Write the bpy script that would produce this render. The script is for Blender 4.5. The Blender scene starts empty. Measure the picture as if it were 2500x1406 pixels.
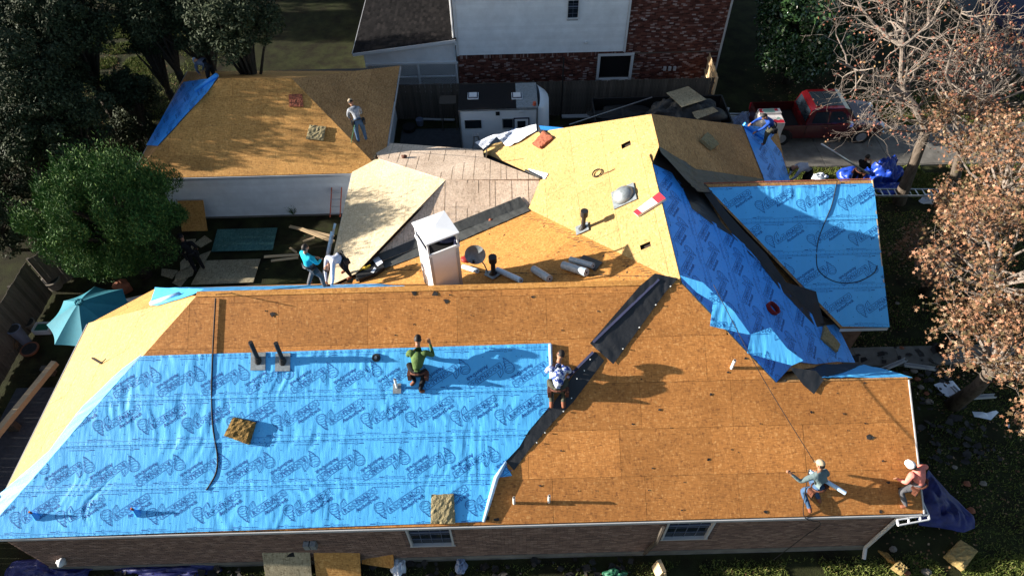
import bpy, math, random
import numpy as np
from mathutils import Vector, Matrix, Euler
random.seed(7); rng = np.random.default_rng(7)
R_ = math.radians
scn = bpy.context.scene
COL = scn.collection
# ------------------------------------------------------------------ camera, sky, sun, exposure
G = -2.8                                   # ground level; z = 0 is the eave of the main house
CAMP, FPX, PITCH, ROLL, YAW = np.array([0, 0, 17.149]), 1616.116, R_(49.797), R_(1.384), R_(.149)
_fw = np.array([math.sin(YAW)*math.cos(PITCH), math.cos(YAW)*math.cos(PITCH), -math.sin(PITCH)])
_rt = np.array([math.cos(YAW), -math.sin(YAW), 0]); _up = np.cross(_rt, _fw)
CR = math.cos(ROLL)*_rt - math.sin(ROLL)*_up; CU = math.sin(ROLL)*_rt + math.cos(ROLL)*_up
cam = bpy.data.cameras.new('camera'); camo = bpy.data.objects.new('camera', cam); COL.objects.link(camo)
camo.matrix_world = Matrix(((CR[0], CU[0], -_fw[0], CAMP[0]), (CR[1], CU[1], -_fw[1], CAMP[1]), (CR[2], CU[2], -_fw[2], CAMP[2]), (0, 0, 0, 1)))
cam.sensor_width = 36; cam.lens = FPX/2500*36; cam.clip_end = 2000; cam.clip_start = .1
scn.camera = camo
SUN_EL, SUN_AZ = R_(14.3), R_(2.0)             # the sun stands to the left (-x), a little behind (+y)
SD = Vector((-math.cos(SUN_EL)*math.cos(SUN_AZ), math.cos(SUN_EL)*math.sin(SUN_AZ), math.sin(SUN_EL)))
w = bpy.data.worlds.new('World'); scn.world = w; w.use_nodes = True
nt = w.node_tree; sky = nt.nodes.new('ShaderNodeTexSky'); sky.sky_type = 'NISHITA'; sky.sun_disc = False
sky.sun_elevation = SUN_EL; sky.sun_rotation = math.atan2(SD.x, SD.y)
bg = nt.nodes['Background']; bg.inputs[1].default_value = .062; nt.links.new(sky.outputs[0], bg.inputs[0])
sl = bpy.data.lights.new('sun', 'SUN'); sl.energy = 5; sl.angle = R_(.5); sl.color = (1, .93, .82)
so = bpy.data.objects.new('sun', sl); COL.objects.link(so); so.rotation_euler = SD.to_track_quat('Z', 'Y').to_euler()
so.location = (-30, 10, 30)
scn.view_settings.view_transform = 'Standard'; scn.view_settings.look = 'None'; scn.view_settings.gamma = 1
scn.view_settings.exposure = 1.66; scn.view_settings.use_curve_mapping = False
scn.cycles.max_bounces = 6

# ------------------------------------------------------------------ measuring helpers: a photo pixel onto a real surface
def hp(px, py, pl):                        # pl = (a,b,c): z = a x + b y + c
    d = _fw + CR*(px-1250)/FPX - CU*(py-703)/FPX; a, b, c = pl
    t = (a*CAMP[0]+b*CAMP[1]+c-CAMP[2])/(d[2]-a*d[0]-b*d[1]); return CAMP+d*t
def hz(px, py, z=G): return hp(px, py, (0, 0, z))
def hy(px, py, Y):
    d = _fw + CR*(px-1250)/FPX - CU*(py-703)/FPX; return CAMP+d*((Y-CAMP[1])/d[1])
def hx(px, py, X):
    d = _fw + CR*(px-1250)/FPX - CU*(py-703)/FPX; return CAMP+d*((X-CAMP[0])/d[0])
def plane3(a, b, c):
    n = np.cross(np.array(b)-a, np.array(c)-a); n = n/n[2]
    return (-n[0], -n[1], float(n@np.array(a)))

# ------------------------------------------------------------------ materials
def mat(name, col, rough=.8, spec=.3, metal=0, noise=0, nscale=8, bump=0, bscale=30, col2=None, stretch=(1, 1, 1), rnd=0, coat=0, dirt=0, trans=0, sheen=0):
    m = bpy.data.materials.new(name); m.use_nodes = True; t = m.node_tree; L = t.links.new
    b = t.nodes['Principled BSDF']; b.inputs['Roughness'].default_value = rough; b.inputs['Metallic'].default_value = metal
    b.inputs['Specular IOR Level'].default_value = spec; b.inputs['Coat Weight'].default_value = coat
    c1 = (*col, 1); b.inputs['Base Color'].default_value = c1
    tc = t.nodes.new('ShaderNodeTexCoord'); mp = t.nodes.new('ShaderNodeMapping'); L(tc.outputs['Object'], mp.inputs[0]); mp.inputs['Scale'].default_value = stretch
    out = None
    if noise or col2:
        n = t.nodes.new('ShaderNodeTexNoise'); n.inputs['Scale'].default_value = nscale; n.inputs['Detail'].default_value = 6; n.inputs['Roughness'].default_value = .65; L(mp.outputs[0], n.inputs[0])
        r = t.nodes.new('ShaderNodeValToRGB'); L(n.outputs[0], r.inputs[0]); r.color_ramp.elements[0].position = .32; r.color_ramp.elements[1].position = .68
        c2 = col2 or tuple(x*(1-noise) for x in col)
        r.color_ramp.elements[0].color = (*c2, 1); r.color_ramp.elements[1].color = tuple(min(1, x*(1+noise*.4)) for x in col)+(1,)
        out = r.outputs[0]
    if rnd:
        oi = t.nodes.new('ShaderNodeObjectInfo'); mr = t.nodes.new('ShaderNodeMapRange'); L(oi.outputs['Random'], mr.inputs[0]); mr.inputs[3].default_value = 1-rnd; mr.inputs[4].default_value = 1+rnd
        mx = t.nodes.new('ShaderNodeMix'); mx.data_type = 'RGBA'; mx.blend_type = 'MULTIPLY'; mx.inputs[0].default_value = 1
        if out: L(out, mx.inputs[6])
        else: mx.inputs[6].default_value = c1
        L(mr.outputs[0], mx.inputs[7]); out = mx.outputs[2]
    if dirt:
        n3 = t.nodes.new('ShaderNodeTexNoise'); n3.inputs['Scale'].default_value = 1.1; n3.inputs['Detail'].default_value = 8; n3.inputs['Roughness'].default_value = .7; L(tc.outputs['Object'], n3.inputs[0])
        r3 = t.nodes.new('ShaderNodeValToRGB'); L(n3.outputs[0], r3.inputs[0]); r3.color_ramp.elements[0].position = .35; r3.color_ramp.elements[1].position = .7
        r3.color_ramp.elements[0].color = (1-dirt,)*3+(1,); r3.color_ramp.elements[1].color = (1, 1, 1, 1)
        mx = t.nodes.new('ShaderNodeMix'); mx.data_type = 'RGBA'; mx.blend_type = 'MULTIPLY'; mx.inputs[0].default_value = 1
        if out: L(out, mx.inputs[6])
        else: mx.inputs[6].default_value = c1
        L(r3.outputs[0], mx.inputs[7]); out = mx.outputs[2]
    if out: L(out, b.inputs['Base Color'])
    if bump:
        n2 = t.nodes.new('ShaderNodeTexNoise'); n2.inputs['Scale'].default_value = bscale; n2.inputs['Detail'].default_value = 5; L(mp.outputs[0], n2.inputs[0])
        bp = t.nodes.new('ShaderNodeBump'); bp.inputs['Strength'].default_value = bump; bp.inputs['Distance'].default_value = .02; L(n2.outputs[0], bp.inputs['Height']); L(bp.outputs[0], b.inputs['Normal'])
    if trans: b.inputs['Transmission Weight'].default_value = trans
    return m
def osb(name, base, dark, light, ax='x', lines=.35, rnd=.12, stain=.25):
    # strand board: stretched flakes in two directions, fine dark strand lines, sheet to sheet tint, stains
    m = bpy.data.materials.new(name); m.use_nodes = True; t = m.node_tree; L = t.links.new; b = t.nodes['Principled BSDF']
    b.inputs['Roughness'].default_value = .8; b.inputs['Specular IOR Level'].default_value = .25
    tc = t.nodes.new('ShaderNodeTexCoord')
    def mp(s, rot=0):
        q = t.nodes.new('ShaderNodeMapping'); L(tc.outputs['Object'], q.inputs[0]); q.inputs['Scale'].default_value = s; q.inputs['Rotation'].default_value = (0, 0, rot); return q.outputs[0]
    sx = (1, 4.5, 4.5) if ax == 'x' else (4.5, 1, 1)
    def vor(co, sc):
        v = t.nodes.new('ShaderNodeTexVoronoi'); v.inputs['Scale'].default_value = sc; L(co, v.inputs[0]); s = t.nodes.new('ShaderNodeSeparateColor'); L(v.outputs['Color'], s.inputs[0]); return s.outputs[0]
    f1 = vor(mp((2.2, 5.5, 5.5), .5), 6); f2 = vor(mp((5.5, 2.2, 2.2), .35), 5.5)
    ad = t.nodes.new('ShaderNodeMath'); ad.operation = 'ADD'; L(f1, ad.inputs[0]); L(f2, ad.inputs[1])
    nz = t.nodes.new('ShaderNodeTexNoise'); nz.inputs['Scale'].default_value = 9; nz.inputs['Detail'].default_value = 5; nz.inputs['Roughness'].default_value = .75; L(mp(sx), nz.inputs[0])
    ad2 = t.nodes.new('ShaderNodeMath'); ad2.operation = 'MULTIPLY_ADD'; L(nz.outputs[0], ad2.inputs[0]); ad2.inputs[1].default_value = 1.6; L(ad.outputs[0], ad2.inputs[2])
    r = t.nodes.new('ShaderNodeValToRGB'); mr0 = t.nodes.new('ShaderNodeMapRange'); mr0.inputs[1].default_value = .7; mr0.inputs[2].default_value = 2.9; L(ad2.outputs[0], mr0.inputs[0]); L(mr0.outputs[0], r.inputs[0])
    e = r.color_ramp.elements; e[0].position = 0.08; e[0].color = (*dark, 1); e[1].position = 1; e[1].color = (*light, 1)
    k = e.new(.3); k.color = tuple(base[i]*.85 for i in range(3))+(1,); k = e.new(.68); k.color = (*base, 1)
    out = r.outputs[0]
    def mul(out, fac):
        mx = t.nodes.new('ShaderNodeMix'); mx.data_type = 'RGBA'; mx.blend_type = 'MULTIPLY'; mx.inputs[0].default_value = 1; L(out, mx.inputs[6]); L(fac, mx.inputs[7]); return mx.outputs[2]
    ln = t.nodes.new('ShaderNodeTexNoise'); ln.inputs['Scale'].default_value = 5; ln.inputs['Detail'].default_value = 4; L(mp((1, 12, 12) if ax == 'x' else (12, 1, 1)), ln.inputs[0])
    r2 = t.nodes.new('ShaderNodeValToRGB'); L(ln.outputs[0], r2.inputs[0]); r2.color_ramp.elements[0].position = .36; r2.color_ramp.elements[1].position = .5
    r2.color_ramp.elements[0].color = (1-lines,)*3+(1,); r2.color_ramp.elements[1].color = (1, 1, 1, 1); out = mul(out, r2.outputs[0])
    st = t.nodes.new('ShaderNodeTexNoise'); st.inputs['Scale'].default_value = .55; st.inputs['Detail'].default_value = 7; st.inputs['Roughness'].default_value = .68; L(tc.outputs['Object'], st.inputs[0])
    r3 = t.nodes.new('ShaderNodeValToRGB'); L(st.outputs[0], r3.inputs[0]); r3.color_ramp.elements[0].position = .35; r3.color_ramp.elements[1].position = .62
    r3.color_ramp.elements[0].color = (1-stain, 1-stain*1.1, 1-stain*1.2, 1); r3.color_ramp.elements[1].color = (1.04, 1.04, 1.04, 1); out = mul(out, r3.outputs[0])
    oi = t.nodes.new('ShaderNodeObjectInfo'); mr = t.nodes.new('ShaderNodeMapRange'); L(oi.outputs['Random'], mr.inputs[0]); mr.inputs[3].default_value = 1-rnd; mr.inputs[4].default_value = 1+rnd; out = mul(out, mr.outputs[0])
    L(out, b.inputs['Base Color'])
    bp = t.nodes.new('ShaderNodeBump'); bp.inputs['Strength'].default_value = .25; bp.inputs['Distance'].default_value = .004; L(mr0.outputs[0], bp.inputs['Height']); L(bp.outputs[0], b.inputs['Normal'])
    return m
def leafmat(name, c1, c2, c3=None, rough=.45, spec=.4):
    m = bpy.data.materials.new(name); m.use_nodes = True; t = m.node_tree; L = t.links.new; b = t.nodes['Principled BSDF']
    g = t.nodes.new('ShaderNodeNewGeometry'); r = t.nodes.new('ShaderNodeValToRGB'); L(g.outputs['Random Per Island'], r.inputs[0])
    e = r.color_ramp.elements; e[0].color = (*c1, 1); e[1].color = (*c2, 1)
    if c3: k = e.new(.80); k.color = (*c2, 1); e[-1].color = (*c3, 1)
    L(r.outputs[0], b.inputs['Base Color']); b.inputs['Roughness'].default_value = rough; b.inputs['Specular IOR Level'].default_value = spec
    return m
M = {}
M['osb_front'] = osb('weathered_strand_board', (.50, .205, .054), (.27, .105, .032), (.66, .34, .12), 'x', .30, .17, .18)
M['osb_orange'] = osb('orange_strand_board', (.54, .25, .062), (.3, .12, .035), (.68, .38, .14), 'x', .28, .12, .16)
M['osb_new'] = osb('fresh_strand_board', (.46, .30, .115), (.3, .17, .06), (.6, .43, .2), 'y', .15, .06, .1)
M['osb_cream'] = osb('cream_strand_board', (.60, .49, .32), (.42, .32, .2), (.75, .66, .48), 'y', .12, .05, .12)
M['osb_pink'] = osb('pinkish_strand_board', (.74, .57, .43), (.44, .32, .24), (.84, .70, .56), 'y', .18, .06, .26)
M['osb_brown'] = osb('brown_strand_board', (.50, .265, .10), (.25, .12, .045), (.62, .38, .18), 'y', .4, .1, .2)
M['osb_garage'] = osb('garage_strand_board', (.56, .285, .08), (.3, .14, .04), (.70, .42, .15), 'x', .3, .12, .16)
M['underdeck'] = mat('dark_attic', (.03, .02, .014))  # near-black colour put in for the attic's darkness behind gaps and holes
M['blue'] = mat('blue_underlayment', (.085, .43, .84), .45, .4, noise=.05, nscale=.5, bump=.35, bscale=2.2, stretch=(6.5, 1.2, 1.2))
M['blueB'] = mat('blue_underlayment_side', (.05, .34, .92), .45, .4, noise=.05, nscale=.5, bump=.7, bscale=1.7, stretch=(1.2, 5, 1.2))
M['print'] = mat('navy_print', (.014, .085, .30), .5)
M['liner'] = mat('black_ice_shield', (.022, .023, .026), .42, .5, noise=.3, nscale=3, bump=.5, bscale=9, dirt=.2)
M['linerg'] = mat('grey_worn_ice_shield', (.05, .052, .05), .5, .5, noise=.3, nscale=4, bump=.5, bscale=9)
M['white'] = mat('white_painted_wood', (.62, .63, .65), .5, .4, dirt=.12, bump=.1)
M['chimney_white'] = mat('bright_white_chimney_paint', (.82, .82, .84), .6, .2, dirt=.12)
M['trim'] = mat('grey_white_trim', (.46, .46, .47), .5, .4, dirt=.2)
M['alum'] = mat('aluminium', (.55, .56, .57), .35, .5, .8, noise=.2)
M['steel'] = mat('galvanised_flashing', (.26, .29, .31), .5, .5, .4, noise=.35, nscale=9)
M['blackpipe'] = mat('black_vent_pipe', (.02, .02, .022), .5, .4, noise=.3)
M['pvc'] = mat('white_plastic_pipe', (.78, .78, .75), .4)
M['foam'] = mat('tan_foam', (.36, .26, .11), .95, .1, noise=.35, nscale=14, bump=1, bscale=25, dirt=.25)
M['foamd'] = mat('brown_crumbling_foam', (.24, .15, .055), .98, .05, noise=.6, nscale=16, bump=1, bscale=30)
M['foamr'] = mat('dusty_red_foam', (.30, .10, .06), .95, .1, noise=.4, nscale=12, bump=1, bscale=25)
M['foamg'] = mat('grey_tan_foam', (.28, .23, .13), .95, .1, noise=.35, nscale=14, bump=1, bscale=25)
M['lumber'] = mat('pine_lumber', (.58, .42, .25), .75, .2, noise=.25, nscale=5, stretch=(1, 8, 8), rnd=.12)
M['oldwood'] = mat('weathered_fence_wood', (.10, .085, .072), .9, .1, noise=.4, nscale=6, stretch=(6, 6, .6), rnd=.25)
M['brick'] = mat('brown_brick', (.20, .115, .085), .9, .1, noise=.35, nscale=5, dirt=.2)
M['brick2'] = leafmat('dark_red_brick', (.05, .022, .018), (.16, .06, .045), (.36, .29, .28), .9, .1)
M['brick1'] = leafmat('brown_grey_brick', (.13, .085, .07), (.22, .14, .11), (.28, .19, .15), .9, .1)
M['mortar'] = mat('mortar', (.10, .085, .075), .95, .1, noise=.2)
M['siding'] = mat('white_lap_siding', (.76, .79, .83), .55, .3, dirt=.2, rnd=.04)
M['glass'] = mat('dark_window_glass', (.012, .018, .026), .12, .3)
M['black'] = mat('black_opening', (.006, .006, .007), .9)
M['shingle'] = leafmat('dark_asphalt_shingle', (.006, .0055, .006), (.014, .0125, .013), (.022, .019, .019), .9, .1)
M['concrete'] = mat('concrete', (.20, .185, .165), .9, .15, noise=.3, nscale=2.5, bump=.3, bscale=60, dirt=.3)
M['asphalt'] = mat('asphalt', (.055, .058, .066), .9, .2, noise=.25, nscale=6, bump=.4, bscale=80)
M['red'] = mat('red_truck_paint', (.055, .0015, .003), .28, .5, 0, coat=.8)
M['chrome'] = mat('chrome', (.7, .7, .7), .15, .5, 1)
M['tyre'] = mat('tyre_rubber', (.015, .015, .015), .8)
M['rubber'] = mat('black_plastic', (.014, .014, .015), .5)
M['tarp_blue'] = mat('blue_tarp', (.012, .05, .36), .35, .5, noise=.4, nscale=6, bump=.6, bscale=8)
M['tarp_purple'] = mat('violet_blue_tarp', (.016, .02, .125), .5, .4, noise=.4, nscale=5, bump=.6, bscale=8)
M['tarp_dark'] = mat('charcoal_tarp', (.04, .041, .042), .55, .4, noise=.5, nscale=5, bump=.6, bscale=8)
M['clear'] = mat('crumpled_plastic_wrap', (.30, .36, .52), .3, .5, noise=.4, nscale=9, bump=.8, bscale=14)
M['umb'] = mat('teal_canopy_fabric', (.022, .17, .23), .75, .2, noise=.08, bump=.15, bscale=80)
M['teal'] = osb('teal_coated_board', (.06, .17, .16), (.03, .1, .1), (.14, .28, .25), 'y', .3, .08, .3)
M['yardboard'] = osb('yard_strand_board', (.34, .29, .19), (.16, .13, .08), (.5, .44, .3), 'y', .25, .12, .3)
M['terra'] = mat('terracotta', (.24, .085, .045), .85, noise=.2)
M['pot'] = mat('stone_pot', (.20, .17, .14), .85, noise=.3)
M['plast'] = mat('grey_blue_bin', (.12, .14, .2), .5)
M['rope'] = mat('black_rope', (.02, .018, .018), .8)
M['redhose'] = mat('red_air_hose', (.22, .012, .01), .5)
M['green'] = mat('green_hose', (.03, .14, .08), .5)
M['bark'] = mat('grey_bark', (.12, .095, .075), .95, .1, noise=.5, nscale=9, bump=.9, bscale=20, stretch=(1, 1, .3))
M['palebark'] = mat('pale_branch_bark', (.21, .175, .15), .9, .1, noise=.5, nscale=7, bump=.6, bscale=20)
M['darkbark'] = mat('dark_bark', (.05, .042, .035), .95, .1, noise=.4, nscale=9, bump=.9, bscale=20)
M['lf_bush'] = leafmat('bright_yew_needles', (.018, .048, .012), (.048, .115, .024), (.15, .23, .055), .7, .15)
M['lf_oak'] = leafmat('grey_green_oak_leaves', (.014, .022, .009), (.032, .045, .02), (.075, .09, .05), .7, .15)
M['lf_mag'] = leafmat('glossy_magnolia_leaves', (.018, .045, .014), (.035, .075, .024), (.08, .11, .05), .25, .6)
M['lf_red'] = leafmat('autumn_red_leaves', (.14, .045, .03), (.24, .10, .065), (.36, .24, .11), .6, .2)
M['lf_olive'] = leafmat('olive_and_russet_leaves', (.07, .06, .028), (.23, .105, .06), (.34, .23, .15), .6, .2)
M['lf_dry'] = leafmat('dry_plant_stems', (.12, .07, .03), (.22, .13, .06))
M['grass'] = leafmat('lawn_grass_blades', (.07, .10, .02), (.15, .18, .045), (.26, .22, .09), .7, .1)
M['litter'] = leafmat('fallen_leaves', (.10, .05, .025), (.22, .13, .07), (.32, .22, .14), .8, .1)
M['ground'] = mat('lawn_soil', (.04, .046, .017), .95, .1, col2=(.018, .014, .009), nscale=1.3, bump=.8, bscale=25, dirt=.35)
M['debris'] = mat('torn_shingle', (.04, .037, .036), .95, .1, noise=.3, rnd=.3)
M['paper'] = mat('white_release_film', (.62, .65, .72), .4, .3, noise=.1)
M['greyroll'] = mat('grey_shield_roll', (.30, .37, .44), .35, .5, noise=.25, nscale=10)
M['wraproll'] = mat('blue_white_roll', (.45, .62, .80), .35, .4, noise=.2, nscale=12)
M['orange'] = mat('orange_ladder_rail', (.50, .10, .05), .5)
M['boxred'] = mat('red_box_print', (.45, .02, .035), .5)
M['boxgreen'] = mat('grey_green_box_print', (.18, .30, .25), .5)
M['boxwhite'] = mat('box_card', (.62, .58, .56), .6, noise=.1)
M['bagnavy'] = mat('navy_cloth', (.018, .022, .06), .8, noise=.3)
M['yellow'] = mat('yellow_plastic', (.5, .33, .03), .5)
M['leather'] = mat('brown_tool_leather', (.10, .035, .02), .7, noise=.3)
M['rvtop'] = mat('black_trailer_roof', (.010, .009, .010), .8, .15, noise=.25, nscale=2)
M['rvwhite'] = mat('trailer_white_metal', (.74, .78, .82), .3, .4, dirt=.1)

# ------------------------------------------------------------------ mesh building
class MB:
    def __init__(s): s.v = []; s.f = []; s.m = []
    def add(s, vs, fs, mi=0):
        o = len(s.v); s.v += [tuple(map(float, p)) for p in vs]; s.f += [tuple(i+o for i in f) for f in fs]; s.m += [mi]*len(fs); return s
    def box(s, c, sz, rot=None, mi=0):
        c = Vector(c); r = Euler(rot).to_matrix() if rot is not None and not isinstance(rot, Matrix) else rot
        vs = []
        for x in (-.5, .5):
            for y in (-.5, .5):
                for z in (-.5, .5):
                    p = Vector((x*sz[0], y*sz[1], z*sz[2]))
                    if r is not None: p = r @ p
                    vs.append(c+p)
        return s.add(vs, [(0, 1, 3, 2), (4, 6, 7, 5), (0, 4, 5, 1), (2, 3, 7, 6), (0, 2, 6, 4), (1, 5, 7, 3)], mi)
    def beam(s, a, b, w_, h, up=(0, 0, 1), mi=0):
        a = Vector(a); b = Vector(b); d = b-a; L = d.length; d.normalize(); up = Vector(up)
        x = d.cross(up)
        if x.length < 1e-3: x = d.cross(Vector((1, 0, 0)))
        x.normalize(); z = x.cross(d)
        return s.box((a+b)/2, (L, w_, h), Matrix((d, -x, z)).transposed(), mi)
    def tube(s, pts, rad, n=8, mi=0, cap=True):
        pts = [Vector(p) for p in pts]; K = len(pts)
        if not hasattr(rad, '__len__'): rad = [rad]*K
        o = len(s.v); ref = None
        for i, p in enumerate(pts):
            d = (pts[min(i+1, K-1)]-pts[max(i-1, 0)])
            if d.length < 1e-9: d = Vector((0, 0, 1))
            d.normalize()
            if ref is None: ref = d.orthogonal().normalized()
            ref = (ref-d*ref.dot(d))
            if ref.length < 1e-6: ref = d.orthogonal()
            ref.normalize(); q = d.cross(ref)
            for k in range(n):
                a = 2*math.pi*k/n; s.v.append(tuple(p+(ref*math.cos(a)+q*math.sin(a))*rad[i]))
        fs = []
        for i in range(K-1):
            for k in range(n): fs.append((o+i*n+k, o+i*n+(k+1) % n, o+(i+1)*n+(k+1) % n, o+(i+1)*n+k))
        if cap: fs += [tuple(o+k for k in range(n))[::-1], tuple(o+(K-1)*n+k for k in range(n))]
        s.f += fs; s.m += [mi]*len(fs); return s
    def prism(s, poly, n_, t, mi=0):        # polygon given at its top, thickness t downwards along n_
        n_ = np.array(n_, float); K = len(poly); top = [np.array(p) for p in poly]; bot = [p-n_*t for p in top]
        return s.add(top+bot, [tuple(range(K)), tuple(range(2*K-1, K-1, -1))]+[(i, i+K, (i+1) % K+K, (i+1) % K) for i in range(K)], mi)
    def ell(s, c, r, nu=12, nv=8, mi=0, rot=None, z0=-1, jitter=0):
        vs = []; fs = []; rr = Euler(rot).to_matrix() if rot else None
        for j in range(nv+1):
            ph = math.pi*(j/nv)-math.pi/2; sz = max(z0, math.sin(ph)); cr = math.sqrt(max(0, 1-sz*sz)) if math.sin(ph) >= z0 else 0.001+math.sqrt(1-z0*z0)*(j/max(1, nv))
            for i in range(nu):
                a = 2*math.pi*i/nu; k = 1+random.uniform(-jitter, jitter)
                p = Vector((cr*math.cos(a)*r[0]*k, cr*math.sin(a)*r[1]*k, sz*r[2]*k))
                if rr: p = rr @ p
                vs.append(Vector(c)+p)
        for j in range(nv):
            for i in range(nu): fs.append((j*nu+i, j*nu+(i+1) % nu, (j+1)*nu+(i+1) % nu, (j+1)*nu+i))
        return s.add(vs, fs, mi)
ROOT = {}
def finish(o, parent, name):
    COL.objects.link(o)
    if parent is not None: o.parent = parent; ROOT[o.name] = ROOT[parent.name]
    else: ROOT[o.name] = Vector((0, 0, 0))
    return o
def mesh(name, v, f, mats, mi=None, smooth=False, off=None):
    me = bpy.data.meshes.new(name)
    if off is not None and len(v): v = (np.array(v, float)-np.array(off)).tolist()
    me.from_pydata(v, [], f)
    for m in (mats if isinstance(mats, (list, tuple)) else [mats]): me.materials.append(M[m] if isinstance(m, str) else m)
    if mi is not None and len(me.materials) > 1: me.polygons.foreach_set('material_index', mi[:len(me.polygons)])
    if smooth: me.polygons.foreach_set('use_smooth', [True]*len(me.polygons))
    me.update(); return me
def part(name, mb, mats, parent, smooth=False, local=False, label=None, kind=None):   # world coordinates unless local
    off = None if local else ROOT[parent.name]
    o = bpy.data.objects.new(name, mesh(name, mb.v, mb.f, mats, mb.m, smooth, off)); finish(o, parent, name)
    if label: o['label'] = label
    if kind: o['kind'] = kind
    return o
def tag(o, label, cat, group=None):
    o['label'] = label; o['category'] = cat
    if group: o['group'] = group
    return o
def thing(name, label, cat, loc=(0, 0, 0), rotz=0, group=None):
    o = bpy.data.objects.new(name, None); COL.objects.link(o); o.location = Vector(loc); o.rotation_euler = (0, 0, rotz); o.empty_display_size = .2
    ROOT[o.name] = Vector(loc); return tag(o, label, cat, group)
def solo(name, mb, mats, label, cat, group=None, smooth=False, loc=None):
    v = np.array(mb.v); L = loc if loc is not None else (v[:, 0].mean(), v[:, 1].mean(), v[:, 2].min())
    o = bpy.data.objects.new(name, mesh(name, mb.v, mb.f, mats, mb.m, smooth, L)); COL.objects.link(o); o.location = Vector([float(x) for x in L]); ROOT[o.name] = Vector([float(x) for x in L])
    return tag(o, label, cat, group)
def struct(name, mb, mats, smooth=False, kind='structure'):
    o = bpy.data.objects.new(name, mesh(name, mb.v, mb.f, mats, mb.m, smooth)); COL.objects.link(o); o['kind'] = kind; ROOT[o.name] = Vector((0, 0, 0)); return o
def pnoise(x, y, seed=0):
    x = np.asarray(x, float); y = np.asarray(y, float); xi = np.floor(x).astype(int); yi = np.floor(y).astype(int); xf = x-xi; yf = y-yi
    def g(i, j):
        h = (i*374761393+j*668265263+seed*974634777) & 0x7fffffff; h = (h ^ (h >> 13))*1274126177 & 0x7fffffff; return ((h ^ (h >> 16)) & 0xffff)/65535.
    u = xf*xf*(3-2*xf); v = yf*yf*(3-2*yf)
    return (g(xi, yi)*(1-u)+g(xi+1, yi)*u)*(1-v)+(g(xi, yi+1)*(1-u)+g(xi+1, yi+1)*u)*v-.5

# ------------------------------------------------------------------ roof planes
S = .615; Y0, XL, XR, D = 6.445, -13.94, 10.598, 5.296; YRG = Y0+D; ZR = S*D; XW = 4.69
FR = (0, S, -S*Y0); LH = (S, 0, -S*XL); WP = (S, 0, ZR-S*XW); EP = (-S, 0, ZR+S*XW); EP1 = (-S, 0, 3.45+S*5.0)
PA = (.2775, 0, .2775*6.3); PB = (0, -.32, 1.11+.32*18.85); PC = (0, .32, 1.11-.32*18.85)
RD = (0, S, -S*12.47)                       # right blue wing, front slope
P_ = np.array([-2.3, 18.85, 1.11]); RR = np.array([XW, YRG, ZR]); TT = hp(1290, 510, WP); LC = hz(868, 668, 0)
OP = plane3(RR, TT, LC)
LR = hz(218, 790, 0); LR2 = hz(378, 705, 0); RE0 = np.array([XL+D, YRG, ZR])
CH = plane3(LR, LR2, RE0); RSL = (ZR-0)/(LR2[1]-YRG); RP = (0, -RSL, ZR+RSL*YRG)
GF = (0, S, -S*20.72); gr1 = hp(712, 192, GF); gr0 = hp(536, 192, GF); GRR = np.array([-5.0, 20.72, 0]); GRL = np.array([-15.1, 20.72, 0])
def frame(pl):
    n = Vector((-pl[0], -pl[1], 1)).normalized(); v = Vector((pl[0], pl[1], 0)); v = Vector((v.x, v.y, v.x*pl[0]+v.y*pl[1])).normalized(); u = v.cross(n).normalized()
    if abs(u.x) > abs(u.y):
        if u.x < 0: u = -u
    elif u.y > 0: u = -u
    o = Vector((0, 0, pl[2])); return o, u, v, n
def to2(pl, P):
    o, u, v, n = frame(pl); return [((Vector(p)-o).dot(u), (Vector(p)-o).dot(v)) for p in P]
def clip(poly, x0, x1, y0, y1):             # polygon against an axis window
    for ax, lim, sg in ((0, x0, 1), (0, x1, -1), (1, y0, 1), (1, y1, -1)):
        out = []; K = len(poly)
        for i in range(K):
            a = poly[i]; b = poly[(i+1) % K]; ia = (a[ax]-lim)*sg >= 0; ib = (b[ax]-lim)*sg >= 0
            if ia: out.append(a)
            if ia != ib:
                t = (lim-a[ax])/(b[ax]-a[ax]); out.append((a[0]+(b[0]-a[0])*t, a[1]+(b[1]-a[1])*t))
        poly = out
        if len(poly) < 3: return []
    return poly
def area(p): return abs(sum(p[i][0]*p[(i+1) % len(p)][1]-p[(i+1) % len(p)][0]*p[i][1] for i in range(len(p))))/2
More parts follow.
